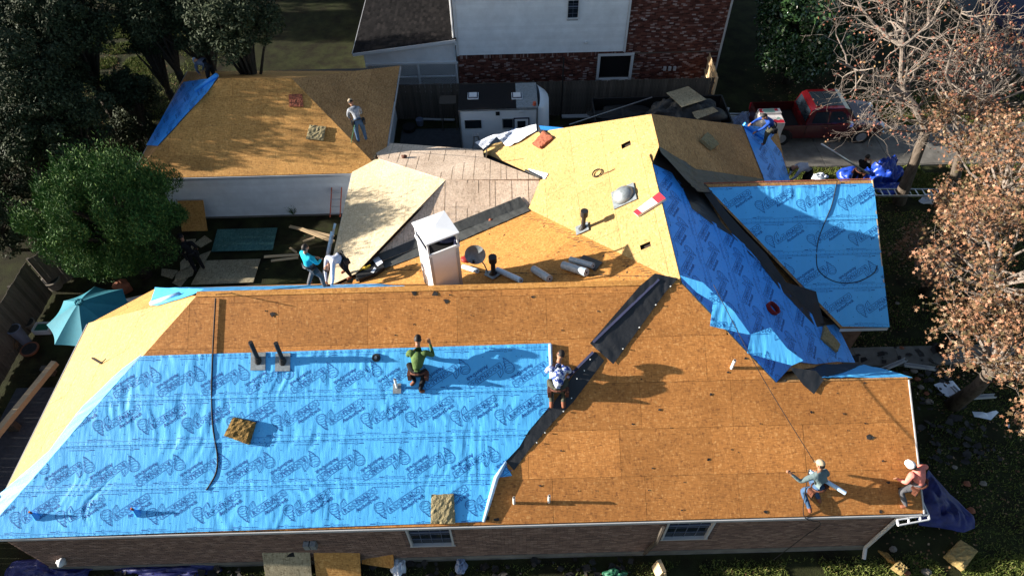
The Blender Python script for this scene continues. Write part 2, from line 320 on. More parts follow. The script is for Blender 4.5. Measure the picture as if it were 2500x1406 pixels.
def deck(house, name, pl, P3, m, u_off=0, v_off=0, sw=2.44, sh=1.22, holes=(), gap=.0035, label=None):
    """a roof slope: dark sheet put in as attic shade underneath (the part) and each strand board sheet a sub-part on it"""
    P3 = [np.array((p[0], p[1], pl[0]*p[0]+pl[1]*p[1]+pl[2])) for p in P3]
    o, u, v, n = frame(pl); p2 = to2(pl, P3)
    mb = MB(); nn = np.array(n); mb.prism([np.array(p)-nn*.10 for p in P3], nn, .03)
    base = part(name, mb, 'underdeck', house, label=label)
    us = [p[0] for p in p2]; vs = [p[1] for p in p2]; row = 0; vv = min(vs)+v_off-sh
    while vv < max(vs):
        uu = min(us)+u_off-sw*2+(row % 2)*sw/2+random.choice((0, 0, .61))
        while uu < max(us):
            rects = [(uu+gap, uu+sw-gap, vv+gap, vv+sh-gap)]
            for (h0, h1, k0, k1) in holes:
                new = []
                for (a, b, c, d) in rects:
                    if h1 <= a or h0 >= b or k1 <= c or k0 >= d: new.append((a, b, c, d)); continue
                    h0c, h1c, k0c, k1c = max(a, h0), min(b, h1), max(c, k0), min(d, k1)
                    new += [(a, h0c, c, d), (h1c, b, c, d), (h0c, h1c, c, k0c), (h0c, h1c, k1c, d)]
                rects = new
            pb = MB()
            for rc in rects:
                if rc[1]-rc[0] < .01 or rc[3]-rc[2] < .01: continue
                q = clip(p2, *rc)
                if len(q) >= 3 and area(q) > .004:
                    lift = random.uniform(0, .003)
                    pb.prism([np.array(o+u*a+v*b+n*lift) for a, b in q], nn, .02)
            if pb.v: part('osb_panel', pb, m, base)
            uu += sw
        vv += sh; row += 1
    return base
def inpoly(px, py, poly):
    c = np.zeros(np.shape(px), bool); K = len(poly); j = K-1
    for i in range(K):
        xi, yi = poly[i]; xj, yj = poly[j]
        if yi != yj: c ^= ((yi > py) != (yj > py)) & (px < (xj-xi)*(py-yi)/(yj-yi)+xi)
        j = i
    return c
def wr(u, v, amp, seed=0):
    wx = pnoise(u*1.1, v*1.1, seed+5)*1.6
    a = pnoise(u*7+wx*3, v*1.3+wx, seed); b = pnoise(u*3.1+wx*2, v*2.2, seed+1); c = pnoise(u*.9, v*.9, seed+2); d = pnoise((u+v*.7)*6, (v-u*.2)*2.5, seed+3)
    msk = np.clip(pnoise(u*.8, v*1.4, seed+9)*2.2+.75, .15, 1.4)
    return amp*(1.1*(1-abs(a)*3)*msk+.8*b+1.0*c+.8*(.3-abs(d))*msk)
def sheet(parent, name, pl, P3, m, cell=.05, amp=.006, lift=.012, seed=0, thick=0, label=None, hf=None):
    """wrinkled membrane lying on a plane inside the outline P3"""
    o, u, v, n = frame(pl); p2 = to2(pl, P3); us = [p[0] for p in p2]; vs = [p[1] for p in p2]
    nu = int((max(us)-min(us))/cell)+2; nv = int((max(vs)-min(vs))/cell)+2; u0, v0 = min(us)-.3*cell, min(vs)-.3*cell
    gu, gv = np.meshgrid(u0+np.arange(nu+1)*cell, v0+np.arange(nv+1)*cell, indexing='ij'); ins = inpoly(gu, gv, p2)
    idx = {}; V = []; F = []
    def vid(a, b):
        k = (round(a, 4), round(b, 4))
        if k not in idx: idx[k] = len(V); V.append((a, b))
        return idx[k]
    full = ins[:-1, :-1] & ins[1:, :-1] & ins[:-1, 1:] & ins[1:, 1:]
    anyi = ins[:-1, :-1] | ins[1:, :-1] | ins[:-1, 1:] | ins[1:, 1:]
    for (a, b) in p2: i = int((a-u0)/cell); j = int((b-v0)/cell); anyi[min(i, nu-1), min(j, nv-1)] = True
    for i, j in zip(*np.nonzero(anyi)):
        a0, b0 = u0+i*cell, v0+j*cell
        if full[i, j]: F.append((vid(a0, b0), vid(a0+cell, b0), vid(a0+cell, b0+cell), vid(a0, b0+cell)))
        else:
            q = clip(p2, a0, a0+cell, b0, b0+cell)
            if len(q) >= 3 and area(q) > 1e-5:
                if sum(q[i_][0]*q[(i_+1) % len(q)][1]-q[(i_+1) % len(q)][0]*q[i_][1] for i_ in range(len(q))) < 0: q = q[::-1]
                ids = []
                for a, b in q:
                    k = vid(a, b)
                    if k not in ids: ids.append(k)
                if len(ids) >= 3: F.append(tuple(ids))
    A = np.array(V); h = wr(A[:, 0], A[:, 1], amp, seed)+lift
    if hf: h = h+hf(A[:, 0], A[:, 1])
    h = np.maximum(h, .008)
    W3 = np.array(o)+A[:, :1]*np.array(u)+A[:, 1:]*np.array(v)+h[:, None]*np.array(n)
    mb = MB(); mb.v = W3.tolist(); mb.f = F; mb.m = [0]*len(F)
    return part(name, mb, m, parent, smooth=True, label=label)
# flat print, as outlines in metres
def text2d(txt, size, bold=0, shear=0, sx=1.):
    c = bpy.data.curves.new('t', 'FONT'); c.body = txt; c.size = size; c.offset = bold; c.shear = shear; c.resolution_u = 1; c.fill_mode = 'BACK' if hasattr(c, 'fill_mode') else c.fill_mode
    o = bpy.data.objects.new('t', c); COL.objects.link(o); dg = bpy.context.evaluated_depsgraph_get(); me = bpy.data.meshes.new_from_object(o.evaluated_get(dg))
    v = [(p.co.x*sx, p.co.y) for p in me.vertices]; f = [tuple(p.vertices) for p in me.polygons]; bpy.data.objects.remove(o); bpy.data.curves.remove(c); bpy.data.meshes.remove(me); return v, f
def stroke(pts, w_):
    v = []; f = []
    for i in range(len(pts)-1):
        (x0, y0), (x1, y1) = pts[i], pts[i+1]; d = math.hypot(x1-x0, y1-y0) or 1; nx, ny = -(y1-y0)/d*w_/2, (x1-x0)/d*w_/2; ex, ey = (x1-x0)/d*w_*.3, (y1-y0)/d*w_*.3
        k = len(v); v += [(x0+nx-ex, y0+ny-ey), (x0-nx-ex, y0-ny-ey), (x1-nx+ex, y1-ny+ey), (x1+nx+ex, y1+ny+ey)]; f.append((k, k+1, k+2, k+3))
    return v, f
def xf(vf, dx=0, dy=0, rot=0, s=1):
    c, q = math.cos(rot)*s, math.sin(rot)*s; return [(x*c-y*q+dx, x*q+y*c+dy) for x, y in vf[0]], vf[1]
def join2(lst):
    V = []; F = []
    for v, f in lst: o = len(V); V += v; F += [tuple(i+o for i in q) for q in f]
    return V, F
def make_logo():
    L = []
    t = text2d('ROOFNADO', .155, .001); wt = max(x for x, y in t[0])
    L.append(([(x*.86/wt+.02, y) for x, y in t[0]], t[1]))
    bx = [(-.01, -.022), (.90, -.022), (.915, .0), (.915, .11), (.90, .135), (-.01, .135), (-.025, .11), (-.025, 0), (-.01, -.022)]
    bb = []
    for i in range(len(bx)-1):
        for k in range(3): bb.append((bx[i][0]+(bx[i+1][0]-bx[i][0])*k/3, bx[i][1]+(bx[i+1][1]-bx[i][1])*k/3))
    bb.append(bx[-1]); L.append(stroke(bb, .011))
    a = text2d('AnchorDeck', .13, .003); wa = max(x for x, y in a[0]); L.append(([(x*.62/wa+.27, y-.145) for x, y in a[0]], a[1]))
    L.append(stroke([(0, .15), (.05, .25), (.17, .30), (.16, .16)], .013)); L.append(stroke([(.08, .17), (.12, .24)], .012))
    L = [xf(q, .0, .0, R_(32)) for q in L]
    # tornado: outline funnel and swirl lines, left of the box
    tx, ty = -.20, .02
    out = [(-.17, .10), (-.15, .17), (-.09, .21), (0, .22), (.06, .18), (.07, .12), (.05, .06), (.09, .03), (.06, -.02), (.10, -.05), (.08, -.09), (.11, -.16), (.07, -.14), (.03, -.11), (-.01, -.09), (-.05, -.04), (-.09, -.03), (-.14, .03), (-.17, .10)]
    L.append(xf(stroke(out, .013), tx, ty))
    for k in range(5):
        s_ = 1-k*.17; cx, cy = -.055+k*.030, .13-k*.062
        L.append(xf(stroke([(cx+.095*s_*math.cos(a), cy+.042*s_*math.sin(a)+.25*.095*s_*math.cos(a)) for a in np.linspace(-2.9, .6 if k else 3.2, 8)], .008), tx, ty))
    v, f = join2(L); return [((x+.05)*1.1, (y-.1)*1.1+.1) for x, y in v], f
LOGO = make_logo()
_cap = ([(0, 0), (.11, 0), (.12, .011), (.11, .022), (0, .022), (-.01, .011)], [(0, 1, 2, 3, 4, 5)])
_tn = stroke([(.15, .045), (.21, .05), (.20, .02), (.18, -.03), (.16, .01), (.15, .045)], .007)
_sm = text2d('ROOFNADO AnchorDeck', .036, .0008); SMALL = join2([_cap, _tn, xf(_sm, .24, 0)])
DOT = ([(.012*math.cos(a), .012*math.sin(a)) for a in np.linspace(0, 2*math.pi, 7)[:-1]], [(0, 1, 2, 3, 4, 5)])
def printed(sheetobj, pl, P3, items, amp, lift, seed, hf=None):
    """items: list of (shape, u, v, rot); follows the same wrinkles, 4 mm above the film"""
    o, u, v, n = frame(pl); p2 = to2(pl, P3); VA = []; F = []
    ca = CAMP-np.array(o); mir = False
    for shp, a, b, rt in items:
        vs, fs = xf(shp, a, b, rt); k = len(VA); VA += vs; F += [tuple(i+k for i in q) for q in fs]
    if not F: return
    A = np.array(VA); cen = np.array([A[list(q)].mean(0) for q in F]); ok = inpoly(cen[:, 0], cen[:, 1], p2); F = [q for q, k in zip(F, ok) if k]
    if not F: return
    h = wr(A[:, 0], A[:, 1], amp, seed)+lift
    if hf: h = h+hf(A[:, 0], A[:, 1])
    h = np.maximum(h, .008)+.006
    W3 = np.array(o)+A[:, :1]*np.array(u)+A[:, 1:]*np.array(v)+h[:, None]*np.array(n)
    mb = MB(); mb.v = W3.tolist(); mb.f = F; mb.m = [0]*len(F); part('printed_logos', mb, 'print', sheetobj, kind='stuff')
def strips(house, pl, P3, m, v_edges, flips, phases, du=1.19, amp=.006, seed=0, cell=.05, rowside=1):
    o, u, v, n = frame(pl); p2 = to2(pl, P3)
    for i in range(len(v_edges)-1):
        a, b = v_edges[i], v_edges[i+1]; us = [p[0] for p in p2]
        q = clip(p2, min(us)-1, max(us)+1, a, b+.07)
        if len(q) < 3: continue
        Q3 = [np.array(o+u*x+v*y) for x, y in q]; lift = .014+.006*(len(v_edges)-i)*0+.004*(i % 2)
        vv = np.array([b-.0])
        hf = (lambda uu, ww, a=a, b=b: .016*np.exp(-((ww-a)/.09)**2)*(1 if a > min(v_edges)+.1 else 0)-.006*np.exp(-((ww-b-.07)/.09)**2))
        s_ = sheet(house, 'blue_underlayment', pl, Q3, m, cell, amp, .03, seed, hf=hf)
        it = []; U0, U1 = min(x for x, y in q), max(x for x, y in q); mid = (a+b)/2; k = math.floor((U0-phases[i])/du)-1
        while phases[i]+k*du < U1+1:
            uc = phases[i]+k*du
            if flips[i]: it.append((LOGO, uc, mid+.13, math.pi))
            else: it.append((LOGO, uc, mid-.16, 0))
            it.append((SMALL, uc-.45, a+.13, 0)); it.append((SMALL, uc+.3, b-.10, math.pi))
            k += 1
        x = U0
        while x < U1:
            it.append((DOT, x, a+.05+.02*(int(x/.15) % 2), 0)); it.append((DOT, x+.08, b-.02, 0))
            if int(x/.15) % 3 == 0: it.append((DOT, x, mid-.3, 0)); it.append((DOT, x+.2, mid+.33, 0))
            x += .15
        ln = []
        for vv_ in (a+.10, b-.05): ln.append((stroke([(x, vv_) for x in np.arange(U0, U1, .08)], .006), 0, 0, 0))
        printed(s_, pl, Q3, it+ln, amp, .03, seed, hf)

# ================================================================== GROUND AND ROADS
g = MB(); N = 60
xs = np.concatenate([np.linspace(-400, -45, 8), np.linspace(-40, 50, 61), np.linspace(55, 400, 8)]); ys = np.concatenate([np.linspace(-300, -5, 6), np.linspace(0, 60, 41), np.linspace(65, 500, 8)])
gx, gy = np.meshgrid(xs, ys, indexing='ij'); gz = G-.01+.04*pnoise(gx*.5, gy*.5, 3)-.03
g.v = np.stack([gx, gy, gz], -1).reshape(-1, 3).tolist(); ny = len(ys)
g.f = [(i*ny+j, (i+1)*ny+j, (i+1)*ny+j+1, i*ny+j+1) for i in range(len(xs)-1) for j in range(ny-1)]; g.m = [0]*len(g.f)
struct('ground', g, 'ground', True)
def slab(name, pts, m, z=G+.03, t=.12, joints=None):
    mb = MB(); mb.prism([np.array((p[0], p[1], z)) for p in pts], (0, 0, 1), t); return struct(name, mb, m)
dy0, dy1 = hz(2250, 402)[1], hz(2200, 313)[1]
slab('road', [(27.5, -30), (36, -30), (36, 80), (27.5, 80)], 'asphalt', G+.02)
dw = slab('driveway', [(11.6, dy0), (27.3, dy0-.1), (27.3, dy1+.2), (11.6, dy1+.1)], 'concrete', G+.035)
# driveway slabs with joints between them
for i, x in enumerate(np.arange(11.6, 27, 3.05)):
    for j in range(1):
        mb = MB(); x1 = min(x+3.03, 27.3); mb.prism([np.array(p) for p in ((x+.01, dy0+.01, G+.06), (x1, dy0+.01, G+.06), (x1, dy1+.09, G+.06), (x+.01, dy1+.09, G+.06))], (0, 0, 1), .02); part('concrete_slab', mb, 'concrete', dw)
mb = MB(); mb.box((27.4, 20, G+.06), (.18, 100, .14)); struct('kerb', mb, 'concrete')
wk = hz(2160, 842), hz(2345, 822), hz(2350, 886), hz(2190, 893)
pw = slab('path', [(10.8, wk[0][1]-.1), (27.2, wk[0][1]-.1), (27.2, wk[3][1]), (10.8, wk[3][1])], 'concrete', G+.03)
for i, x in enumerate(np.arange(10.8, 26, 1.5)):
    mb = MB(); mb.prism([np.array(p) for p in ((x+.01, wk[3][1]+.02, G+.05), (x+1.49, wk[3][1]+.02, G+.05), (x+1.49, wk[0][1]-.12, G+.05), (x+.01, wk[0][1]-.12, G+.05))], (0, 0, 1), .015); part('concrete_slab', mb, 'concrete', pw)
slab('patio', [(-17.6, 8.2), (-14.4, 8.2), (-14.4, 12.8), (-17.6, 12.8)], 'asphalt', G+.025)
slab('gravel_yard', [(-5.2, 22.6), (2.8, 22.6), (2.8, 27.3), (-5.2, 27.3)], 'asphalt', G+.02)
def scatter(name, regions, n, size, m, up=True, z=G, kind='stuff'):
    V = []; F = []; tot = sum((r[1]-r[0])*(r[3]-r[2]) for r in regions)
    for r in regions:
        k = int(n*(r[1]-r[0])*(r[3]-r[2])/tot); x = rng.uniform(r[0], r[1], k); y = rng.uniform(r[2], r[3], k); a = rng.uniform(0, 6.28, k); s_ = size*rng.uniform(.5, 1.4, k)
        keep = pnoise(x*1.2, y*1.2, 8) > -.22 if up else pnoise(x*.9, y*.9, 4) > -.05
        x, y, a, s_ = x[keep], y[keep], a[keep], s_[keep]; k = len(x); zz = z+.04*pnoise(x*.5, y*.5, 3)-.03
        dx, dy = np.cos(a)*s_*.35, np.sin(a)*s_*.35
        if up:
            lx, ly = rng.normal(0, .5, k)*s_, rng.normal(0, .5, k)*s_
            P = np.stack([np.stack([x-dx*.5, y-dy*.5, zz], 1), np.stack([x+dx*.5, y+dy*.5, zz], 1), np.stack([x+lx, y+ly, zz+s_], 1)], 1)
            o = len(V); V += P.reshape(-1, 3).tolist(); F += (np.arange(k*3).reshape(k, 3)+o).tolist()
        else:
            t = rng.normal(0, .25, (k, 4))*s_[:, None]*.4
            P = np.stack([np.stack([x-dx, y-dy, zz+.035+abs(t[:, 0])], 1), np.stack([x+dy*.7, y-dx*.7, zz+.035+abs(t[:, 1])], 1), np.stack([x+dx, y+dy, zz+.035+abs(t[:, 2])], 1), np.stack([x-dy*.7, y+dx*.7, zz+.035+abs(t[:, 3])], 1)], 1)
            o = len(V); V += P.reshape(-1, 3).tolist(); F += (np.arange(k*4).reshape(k, 4)+o).tolist()
    mb = MB(); mb.v = V; mb.f = F; mb.m = [0]*len(F); o = struct(name, mb, m, kind=kind); o['label'] = 'short green and yellow lawn grass' if up else 'dry fallen leaves strewn over lawn'; o['category'] = 'grass' if up else 'leaves'; return o
scatter('grass', [(3.5, 16, 4.9, 6.3), (11.3, 24, 17, dy0-.05), (14.5, 27, dy1+.2, 29.5), (-13, 3.5, 5, 6.3), (11.2, 22, 5, 17), (-26, -16, 28, 40), (16, 26, 13.8, 17)], 150000, .07, 'grass')
scatter('grass', [(4, 16, 4.9, 6.15), (-25.5, -19.5, 32, 38.5), (12, 22, 21.3, dy0-.05), (14.5, 25, dy1+.2, 29.0)], 90000, .08, 'grass')
scatter('fallen_leaves', [(10.8, 24, 5, 23), (13, 27, dy1, 32), (-26, -15, 24, 36), (-8, 10, 4.9, 6)], 9000, .11, 'litter', up=False)

# ================================================================== MAIN HOUSE
house = thing('house', 'large brown brick house stripped to strand board, reroofed with blue underlayment', 'house', (-1.5, 6.7, G))
# --- walls
def wall_box(name, x0, x1, y0, y1, z0, z1, m, parent):
    mb = MB(); mb.box(((x0+x1)/2, (y0+y1)/2, (z0+z1)/2), (x1-x0, y1-y0, z1-z0)); return part(name, mb, m, parent)
YW = 6.52
wins = [(hy(990, 1288, YW)[0], hy(1098, 1288, YW)[0], -1.62, -.2), (hy(1636, 1268, YW)[0], hy(1748, 1268, YW)[0], -1.62, -.2)]
def bricks(name, parent, x0, x1, z0, z1, Y, holes, m, bw=.203, bh=.0676, mj=.010, seed=1, dep=.03, tol=.006):
    r = random.Random(seed); mb = MB(); row = 0; z = z0
    while z < z1-.02:
        x = x0-(row % 2)*bw/2
        while x < x1:
            a, b = max(x, x0), min(x+bw-mj, x1)
            if b-a > .02 and not any(a < h[1] and b > h[0] and z < h[3] and z+bh > h[2] for h in holes):
                y = Y-dep+r.uniform(-tol, tol); zz = min(z+bh-mj, z1)
                mb.add([(a, y, z), (b, y, z), (b, y, zz), (a, y, zz), (a, Y+.01, z), (b, Y+.01, z), (b, Y+.01, zz), (a, Y+.01, zz)], [(0, 1, 2, 3), (3, 2, 6, 7), (1, 5, 6, 2), (0, 3, 7, 4), (0, 4, 5, 1)])
            x += bw
        z += bh; row += 1
    return part(name, mb, m, parent, kind='stuff')
fw = MB(); cuts = [-13.55]+[c for wn in wins for c in (wn[0], wn[1])]+[10.2]
for i in range(0, len(cuts), 2): fw.box(((cuts[i]+cuts[i+1])/2, YW+.1, (G-.1)/2), (cuts[i+1]-cuts[i], .2, -(G-.1)))
for wn in wins:
    fw.box(((wn[0]+wn[1])/2, YW+.1, (wn[2]+G-.1)/2), (wn[1]-wn[0], .2, wn[2]-G+.1)); fw.box(((wn[0]+wn[1])/2, YW+.1, wn[3]/2), (wn[1]-wn[0], .2, -wn[3]))
wall = part('wall', fw, 'mortar', house)
bricks('brickwork', wall, -13.55, 10.2, G+.32, -.05, YW, [(a, b, c, d) for a, b, c, d in wins], 'brick1', tol=.004)
wall_box('foundation', -13.6, 10.25, YW-.04, YW-.001, G-.1, G+.3, 'concrete', house)
wall_box('side_wall', -13.56, -13.3, YW+.205, 13.2, G-.1, -.1, 'brick', house)
wall_box('side_wall', 9.95, 10.19, YW+.205, 12.6, G-.1, -.1, 'brick', house)
wall_box('rear_wall', -11.9, -5.0, 14.4, 14.6, G-.1, -.1, 'siding', house)
wall_box('wing_wall', 10.2, 10.4, 12.62, 22.4, G-.1, -.55, 'brick', house)
wall_box('wing_wall', 10.42, 11.7, 12.95, 13.15, G-.1, -.15, 'brick', house)
wall_box('wing_wall', 11.5, 11.7, 13.16, 18.2, G-.1, -.1, 'brick', house)
wall_box('connector_wall', -5.9, -5.75, 15.3, 21.5, G-.1, -.12, 'siding', house)
def window(parent, x0, x1, z0, z1, Y, nx, nz, m='white', d=.05, sash=True):
    w_ = part('window', MB().box(((x0+x1)/2, Y+.07, (z0+z1)/2), (x1-x0, .02, z1-z0)), 'glass', parent)
    f = MB(); b = .055
    for (cx, cz, sx, sz) in (((x0+x1)/2, z0-b/2+.02, x1-x0+2*b, b), ((x0+x1)/2, z1+b/2-.02, x1-x0+2*b, b), (x0, (z0+z1)/2, b, z1-z0-.04), (x1, (z0+z1)/2, b, z1-z0-.04)): f.box((cx, Y+.02, cz), (sx, d+.06, sz))
    part('window_frame', f, m, w_)
    g_ = MB()
    if sash: g_.box(((x0+x1)/2, Y+.04, z0+(z1-z0)*.62), (x1-x0-.06, .035, .05))
    for i in range(1, nx): g_.box((x0+(x1-x0)*i/nx, Y+.045, (z0+z1)/2), (.011, .018, z1-z0-.06))
    for i in range(1, nz): g_.box(((x0+x1)/2, Y+.048, z0+(z1-z0)*i/nz+.002), (x1-x0-.06, .015, .011))
    part('muntins', g_, 'plast', w_); return w_
for wn in wins: window(house, wn[0], wn[1], wn[2], wn[3], YW, 4, 4, 'trim')
# --- roof slopes
H2 = np.array([XW+(YRG-9.39), 9.39, S*(9.39-Y0)])
Pf = [np.array((XL-.05, Y0, 0)), np.array((XR, Y0, 0)), np.array((XR, 9.39, H2[2])), H2, RR, RE0]
deck(house, 'front_roof_slope', FR, Pf, 'osb_front', .3, 1.12, label='broad front slope in weathered orange strand board')
deck(house, 'left_roof_hip', LH, [np.array((XL, Y0, 0)), RE0, LR*np.array((1, 1, 0))], 'osb_new', 0, 1.0)
deck(house, 'corner_roof_hip', CH, [LR, RE0, LR2], 'osb_garage')
xo = hp(1034, 700, RP)[0]
deck(house, 'rear_roof_slope', RP, [LR2, RE0, RR, np.array((XW, 11.9, 0)), np.array((0, 13.75, 0)), np.array((LC[0], LC[1]-.05, 0))], 'osb_orange')
RX = 4.69; wpix = [(1592, 400), (1609, 358), (1590, 279), (1318, 322), (1200, 352), (1180, 372), (1320, 437), (1290, 510)]
Pw = [RR]+[hp(a, b, WP) for a, b in wpix]
def hole(pl, a, b, c, d):                    # a hole seen at four pixels -> rectangle in the slope's own axes
    q = to2(pl, [hp(*p, pl) for p in (a, b, c, d)]); xs_ = sorted(x for x, y in q); ys_ = sorted(y for x, y in q); return ((xs_[0]+xs_[1])/2, (xs_[2]+xs_[3])/2, (ys_[0]+ys_[1])/2, (ys_[2]+ys_[3])/2)
holes = [hole(WP, (1517, 352), (1539, 344), (1540, 353), (1518, 366)), hole(WP, (1563, 600), (1588, 588), (1588, 600), (1564, 613))]
deck(house, 'wing_west_slope', WP, Pw, 'osb_new', .4, .3, holes=holes, label='bright fresh strand board slope facing the sun')
deck(house, 'orange_valley_slope', OP, [RR, TT, LC, LC+np.array((0, -1.0, 0))], 'osb_orange', .2, .5)
e1 = [hp(1590, 279, EP1), hp(1812, 306, EP1), hp(1864, 440, EP1), hp(1925, 440, EP1), hp(1925, 520, EP1), hp(1720, 470, EP1), hp(1609, 358, EP1)]
E1e = [hp(*p, EP1) for p in ((1590, 279), (1609, 358), (1650, 392), (1700, 428), (1722, 452), (1930, 452), (1925, 436), (1898, 318), (1812, 306))]
deck(house, 'wing_east_slope', EP1, E1e, 'osb_brown', .2, .2, label='shaded brown strand board slope with blue strip at its eave')
ee = XW+(ZR+.1)/S
Pe = [RR, hp(1592, 400, EP), hp(1700, 470, EP), np.array((ee, 17.5, -.1)), np.array((ee, 11.2, -.1)), np.array((H2[0]+.45, 9.9, ZR-S*(H2[0]+.45-XW))), H2]
deck(house, 'lower_east_slope', EP, Pe, 'osb_brown', 0, 0)
RL = (0, -1.0, H2[2]+9.39)
deck(house, 'low_rear_slope', RL, [H2, np.array((XR, 9.39, H2[2])), hp(2228, 922, RL), hp(2150, 902, RL), hp(2108, 893, RL), hp(1990, 893, RL), hp(1930, 897, RL)], 'osb_brown')
DY = 12.47; dzr = hp(2125, 440, RD); dxl = hp(1715, 452, RD)
Pd = [hp(2052, 801, RD), np.array((12.0, DY, 0)), np.array((12.0, dzr[1], dzr[2])), np.array((dxl[0], dzr[1], dzr[2])), ]
deck(house, 'right_wing_slope', RD, Pd, 'osb_brown', 0, 0)
RDB = (0, -1.1, dzr[2]+1.1*dzr[1]); deck(house, 'right_wing_rear_slope', RDB, [np.array((dxl[0], dzr[1], dzr[2])), np.array((12, dzr[1], dzr[2])), np.array((12, dzr[1]+2.0, dzr[2]-2.2)), np.array((9.6, dzr[1]+2.0, dzr[2]-2.2))], 'osb_brown')
part('gable_wall', MB().add([(11.69, 13.1, -.12), (11.69, dzr[1], dzr[2]-.15), (11.69, dzr[1]+1.9, .2)], [(0, 1, 2)]), 'siding', house)
# connector roofs
PAp = [P_, hp(925, 388, PA), hp(864, 404, PA), hp(815, 615, PA), hp(799, 700, PA), hp(868, 668, PA)]
deck(house, 'connector_west_slope', PA, PAp, 'osb_cream', .7, .2, label='brightest cream strand board slope')
PBp = [P_, hp(925, 388, PB), hp(905, 346, PB), hp(1178, 366, PB), hp(1181, 384, PB), hp(1320, 437, PB)]
deck(house, 'connector_north_slope', PB, PBp, 'osb_pink', .1, .3)
PCp = [P_, hp(1320, 437, PC), hp(1290, 508, PC), hp(868, 668, PC)]
deck(house, 'connector_south_slope', PC, PCp, 'osb_pink', .5, .1, label='dirty pinkish strand board slope')
# chalked nail lines on the connector roofs (dark snapped lines and nail rows)
for pl, poly, step in ((PC, PCp, .41), (PB, PBp, .41)):
    o, u, v, n = frame(pl); p2 = to2(pl, poly); mb = MB(); us = [a for a, b in p2]; x = min(us)
    while x < max(us):
        q = clip(p2, x, x+.012, -99, 99)
        if len(q) >= 3:
            lo, hi = min(b for a, b in q), max(b for a, b in q); y = lo
            while y < hi-.1:
                ln = min(random.uniform(.5, 1.2), hi-y)
                if random.random() < .75: mb.prism([np.array(o+u*a+v*b+n*.006) for a, b in ((x, y), (x+.008, y), (x+.008, y+ln), (x, y+ln))], np.array(n), .003)
                y += ln+.02
        x += random.choice((.2, .41, .41, .61))
    part('nail_lines', mb, 'foamd', house, kind='stuff')
# open framing where the connector meets garage and wing
fr = MB()
def Pp(x, y, pl, dz=0): q = hp(x, y, pl); return q+np.array((0, 0, dz))
for a, b in (((868, 402), (905, 366)), ((868, 385), (915, 383)), ((872, 398), (918, 378)), ((895, 360), (920, 392)), ((868, 370), (903, 352)), ((885, 395), (910, 372))): fr.beam(Pp(*a, PA, -.08), Pp(*b, PA, -.08), .04, .10)
part('roof_framing', fr, 'lumber', house)
fr = MB()
for a, b in (((1157, 368), (1190, 372)), ((1158, 376), (1188, 380)), ((1176, 362), (1178, 384)), ((1188, 360), (1186, 385))): fr.beam(Pp(*a, PB, -.1), Pp(*b, PB, -.1), .04, .10)
part('roof_framing', fr, 'lumber', house)
# ridge boards, fascias, rakes
tr = MB(); nF = Vector((0, -S, 1)).normalized()
tr.beam((RE0[0], YRG+.05, ZR+.02), (XW-.05, YRG+.05, ZR+.02), .16, .025, (0, -.3, 1)); part('ridge_board', tr, 'osb_orange', house)
for nm, a, b, m in (('fascia', (XL-.05, Y0-.03, -.09), (XR-.02, Y0-.03, -.09), 'trim'), ('rake_board', (XR+.02, Y0, -.03), (XR+.02, 9.39, H2[2]-.03), 'trim'), ('fascia', (XL-.03, Y0+.02, -.08), (XL-.03, LR[1], -.08), 'trim'),
                    ('fascia', (Pd[0][0], DY-.03, -.09), (12.03, DY-.03, -.09), 'white'), ('rake_board', (12.03, DY, -.03), (12.03, dzr[1], dzr[2]-.02), 'lumber'), ('ridge_board', (dxl[0], dzr[1]+.03, dzr[2]+.02), (12.0, dzr[1]+.03, dzr[2]+.02), 'foamr'),
                    ('ridge_board', (H2[0]+.3, 9.42, H2[2]+.02), (XR, 9.42, H2[2]+.02), 'osb_brown'), ('fascia', tuple(PAp[2]+np.array((-.03, 0, -.08))), tuple(PAp[4]+np.array((-.03, 0, -.08))), 'trim')):
    t = MB(); t.beam(a, b, .03 if 'ridge' not in nm else .05, .11 if 'ridge' not in nm else .02, mi=0); part(nm, t, m, house)
# downspout and corner
t = MB(); t.tube([(10.15, Y0+.02, -.15), (10.05, YW-.1, -.35), (10.05, YW-.1, G+.35), (10.0, YW-.35, G+.12)], .055, 6); part('downspout', t, 'trim', house)
t = MB()                                     # open box frame of cut gutter return at the corner
ca, cb, cc, cd = hz(2190, 1269, -.12), hz(2266, 1256, -.12), hz(2268, 1268, -.12), hz(2193, 1282, -.12)
for a, b in ((ca, cb), (cb, cc), (cc, cd), (cd, ca), (hz(2217, 1264, -.12), hz(2219, 1276, -.12)), (hz(2245, 1260, -.12), hz(2247, 1271, -.12)), (hz(2243, 1205, -.05), cb), (hz(2232, 1208, -.05), hz(2246, 1256, -.12))): t.beam(a, b, .03, .07)
part('gutter_end', t, 'white', house)
# concrete steps / meters on the front wall
for x in (hy(740, 1316, YW-.1)[0], hy(757, 1316, YW-.1)[0]): part('meter_box', MB().box((x, YW-.12, -1.05), (.15, .14, .28)), 'steel', house)
t = MB(); t.ell(hy(150, 1372, YW-.15), (.1, .14, .1)); t.box(hy(150, 1372, YW-.08), (.2, .1, .18)); part('dryer_vent', t, 'white', house, smooth=True)
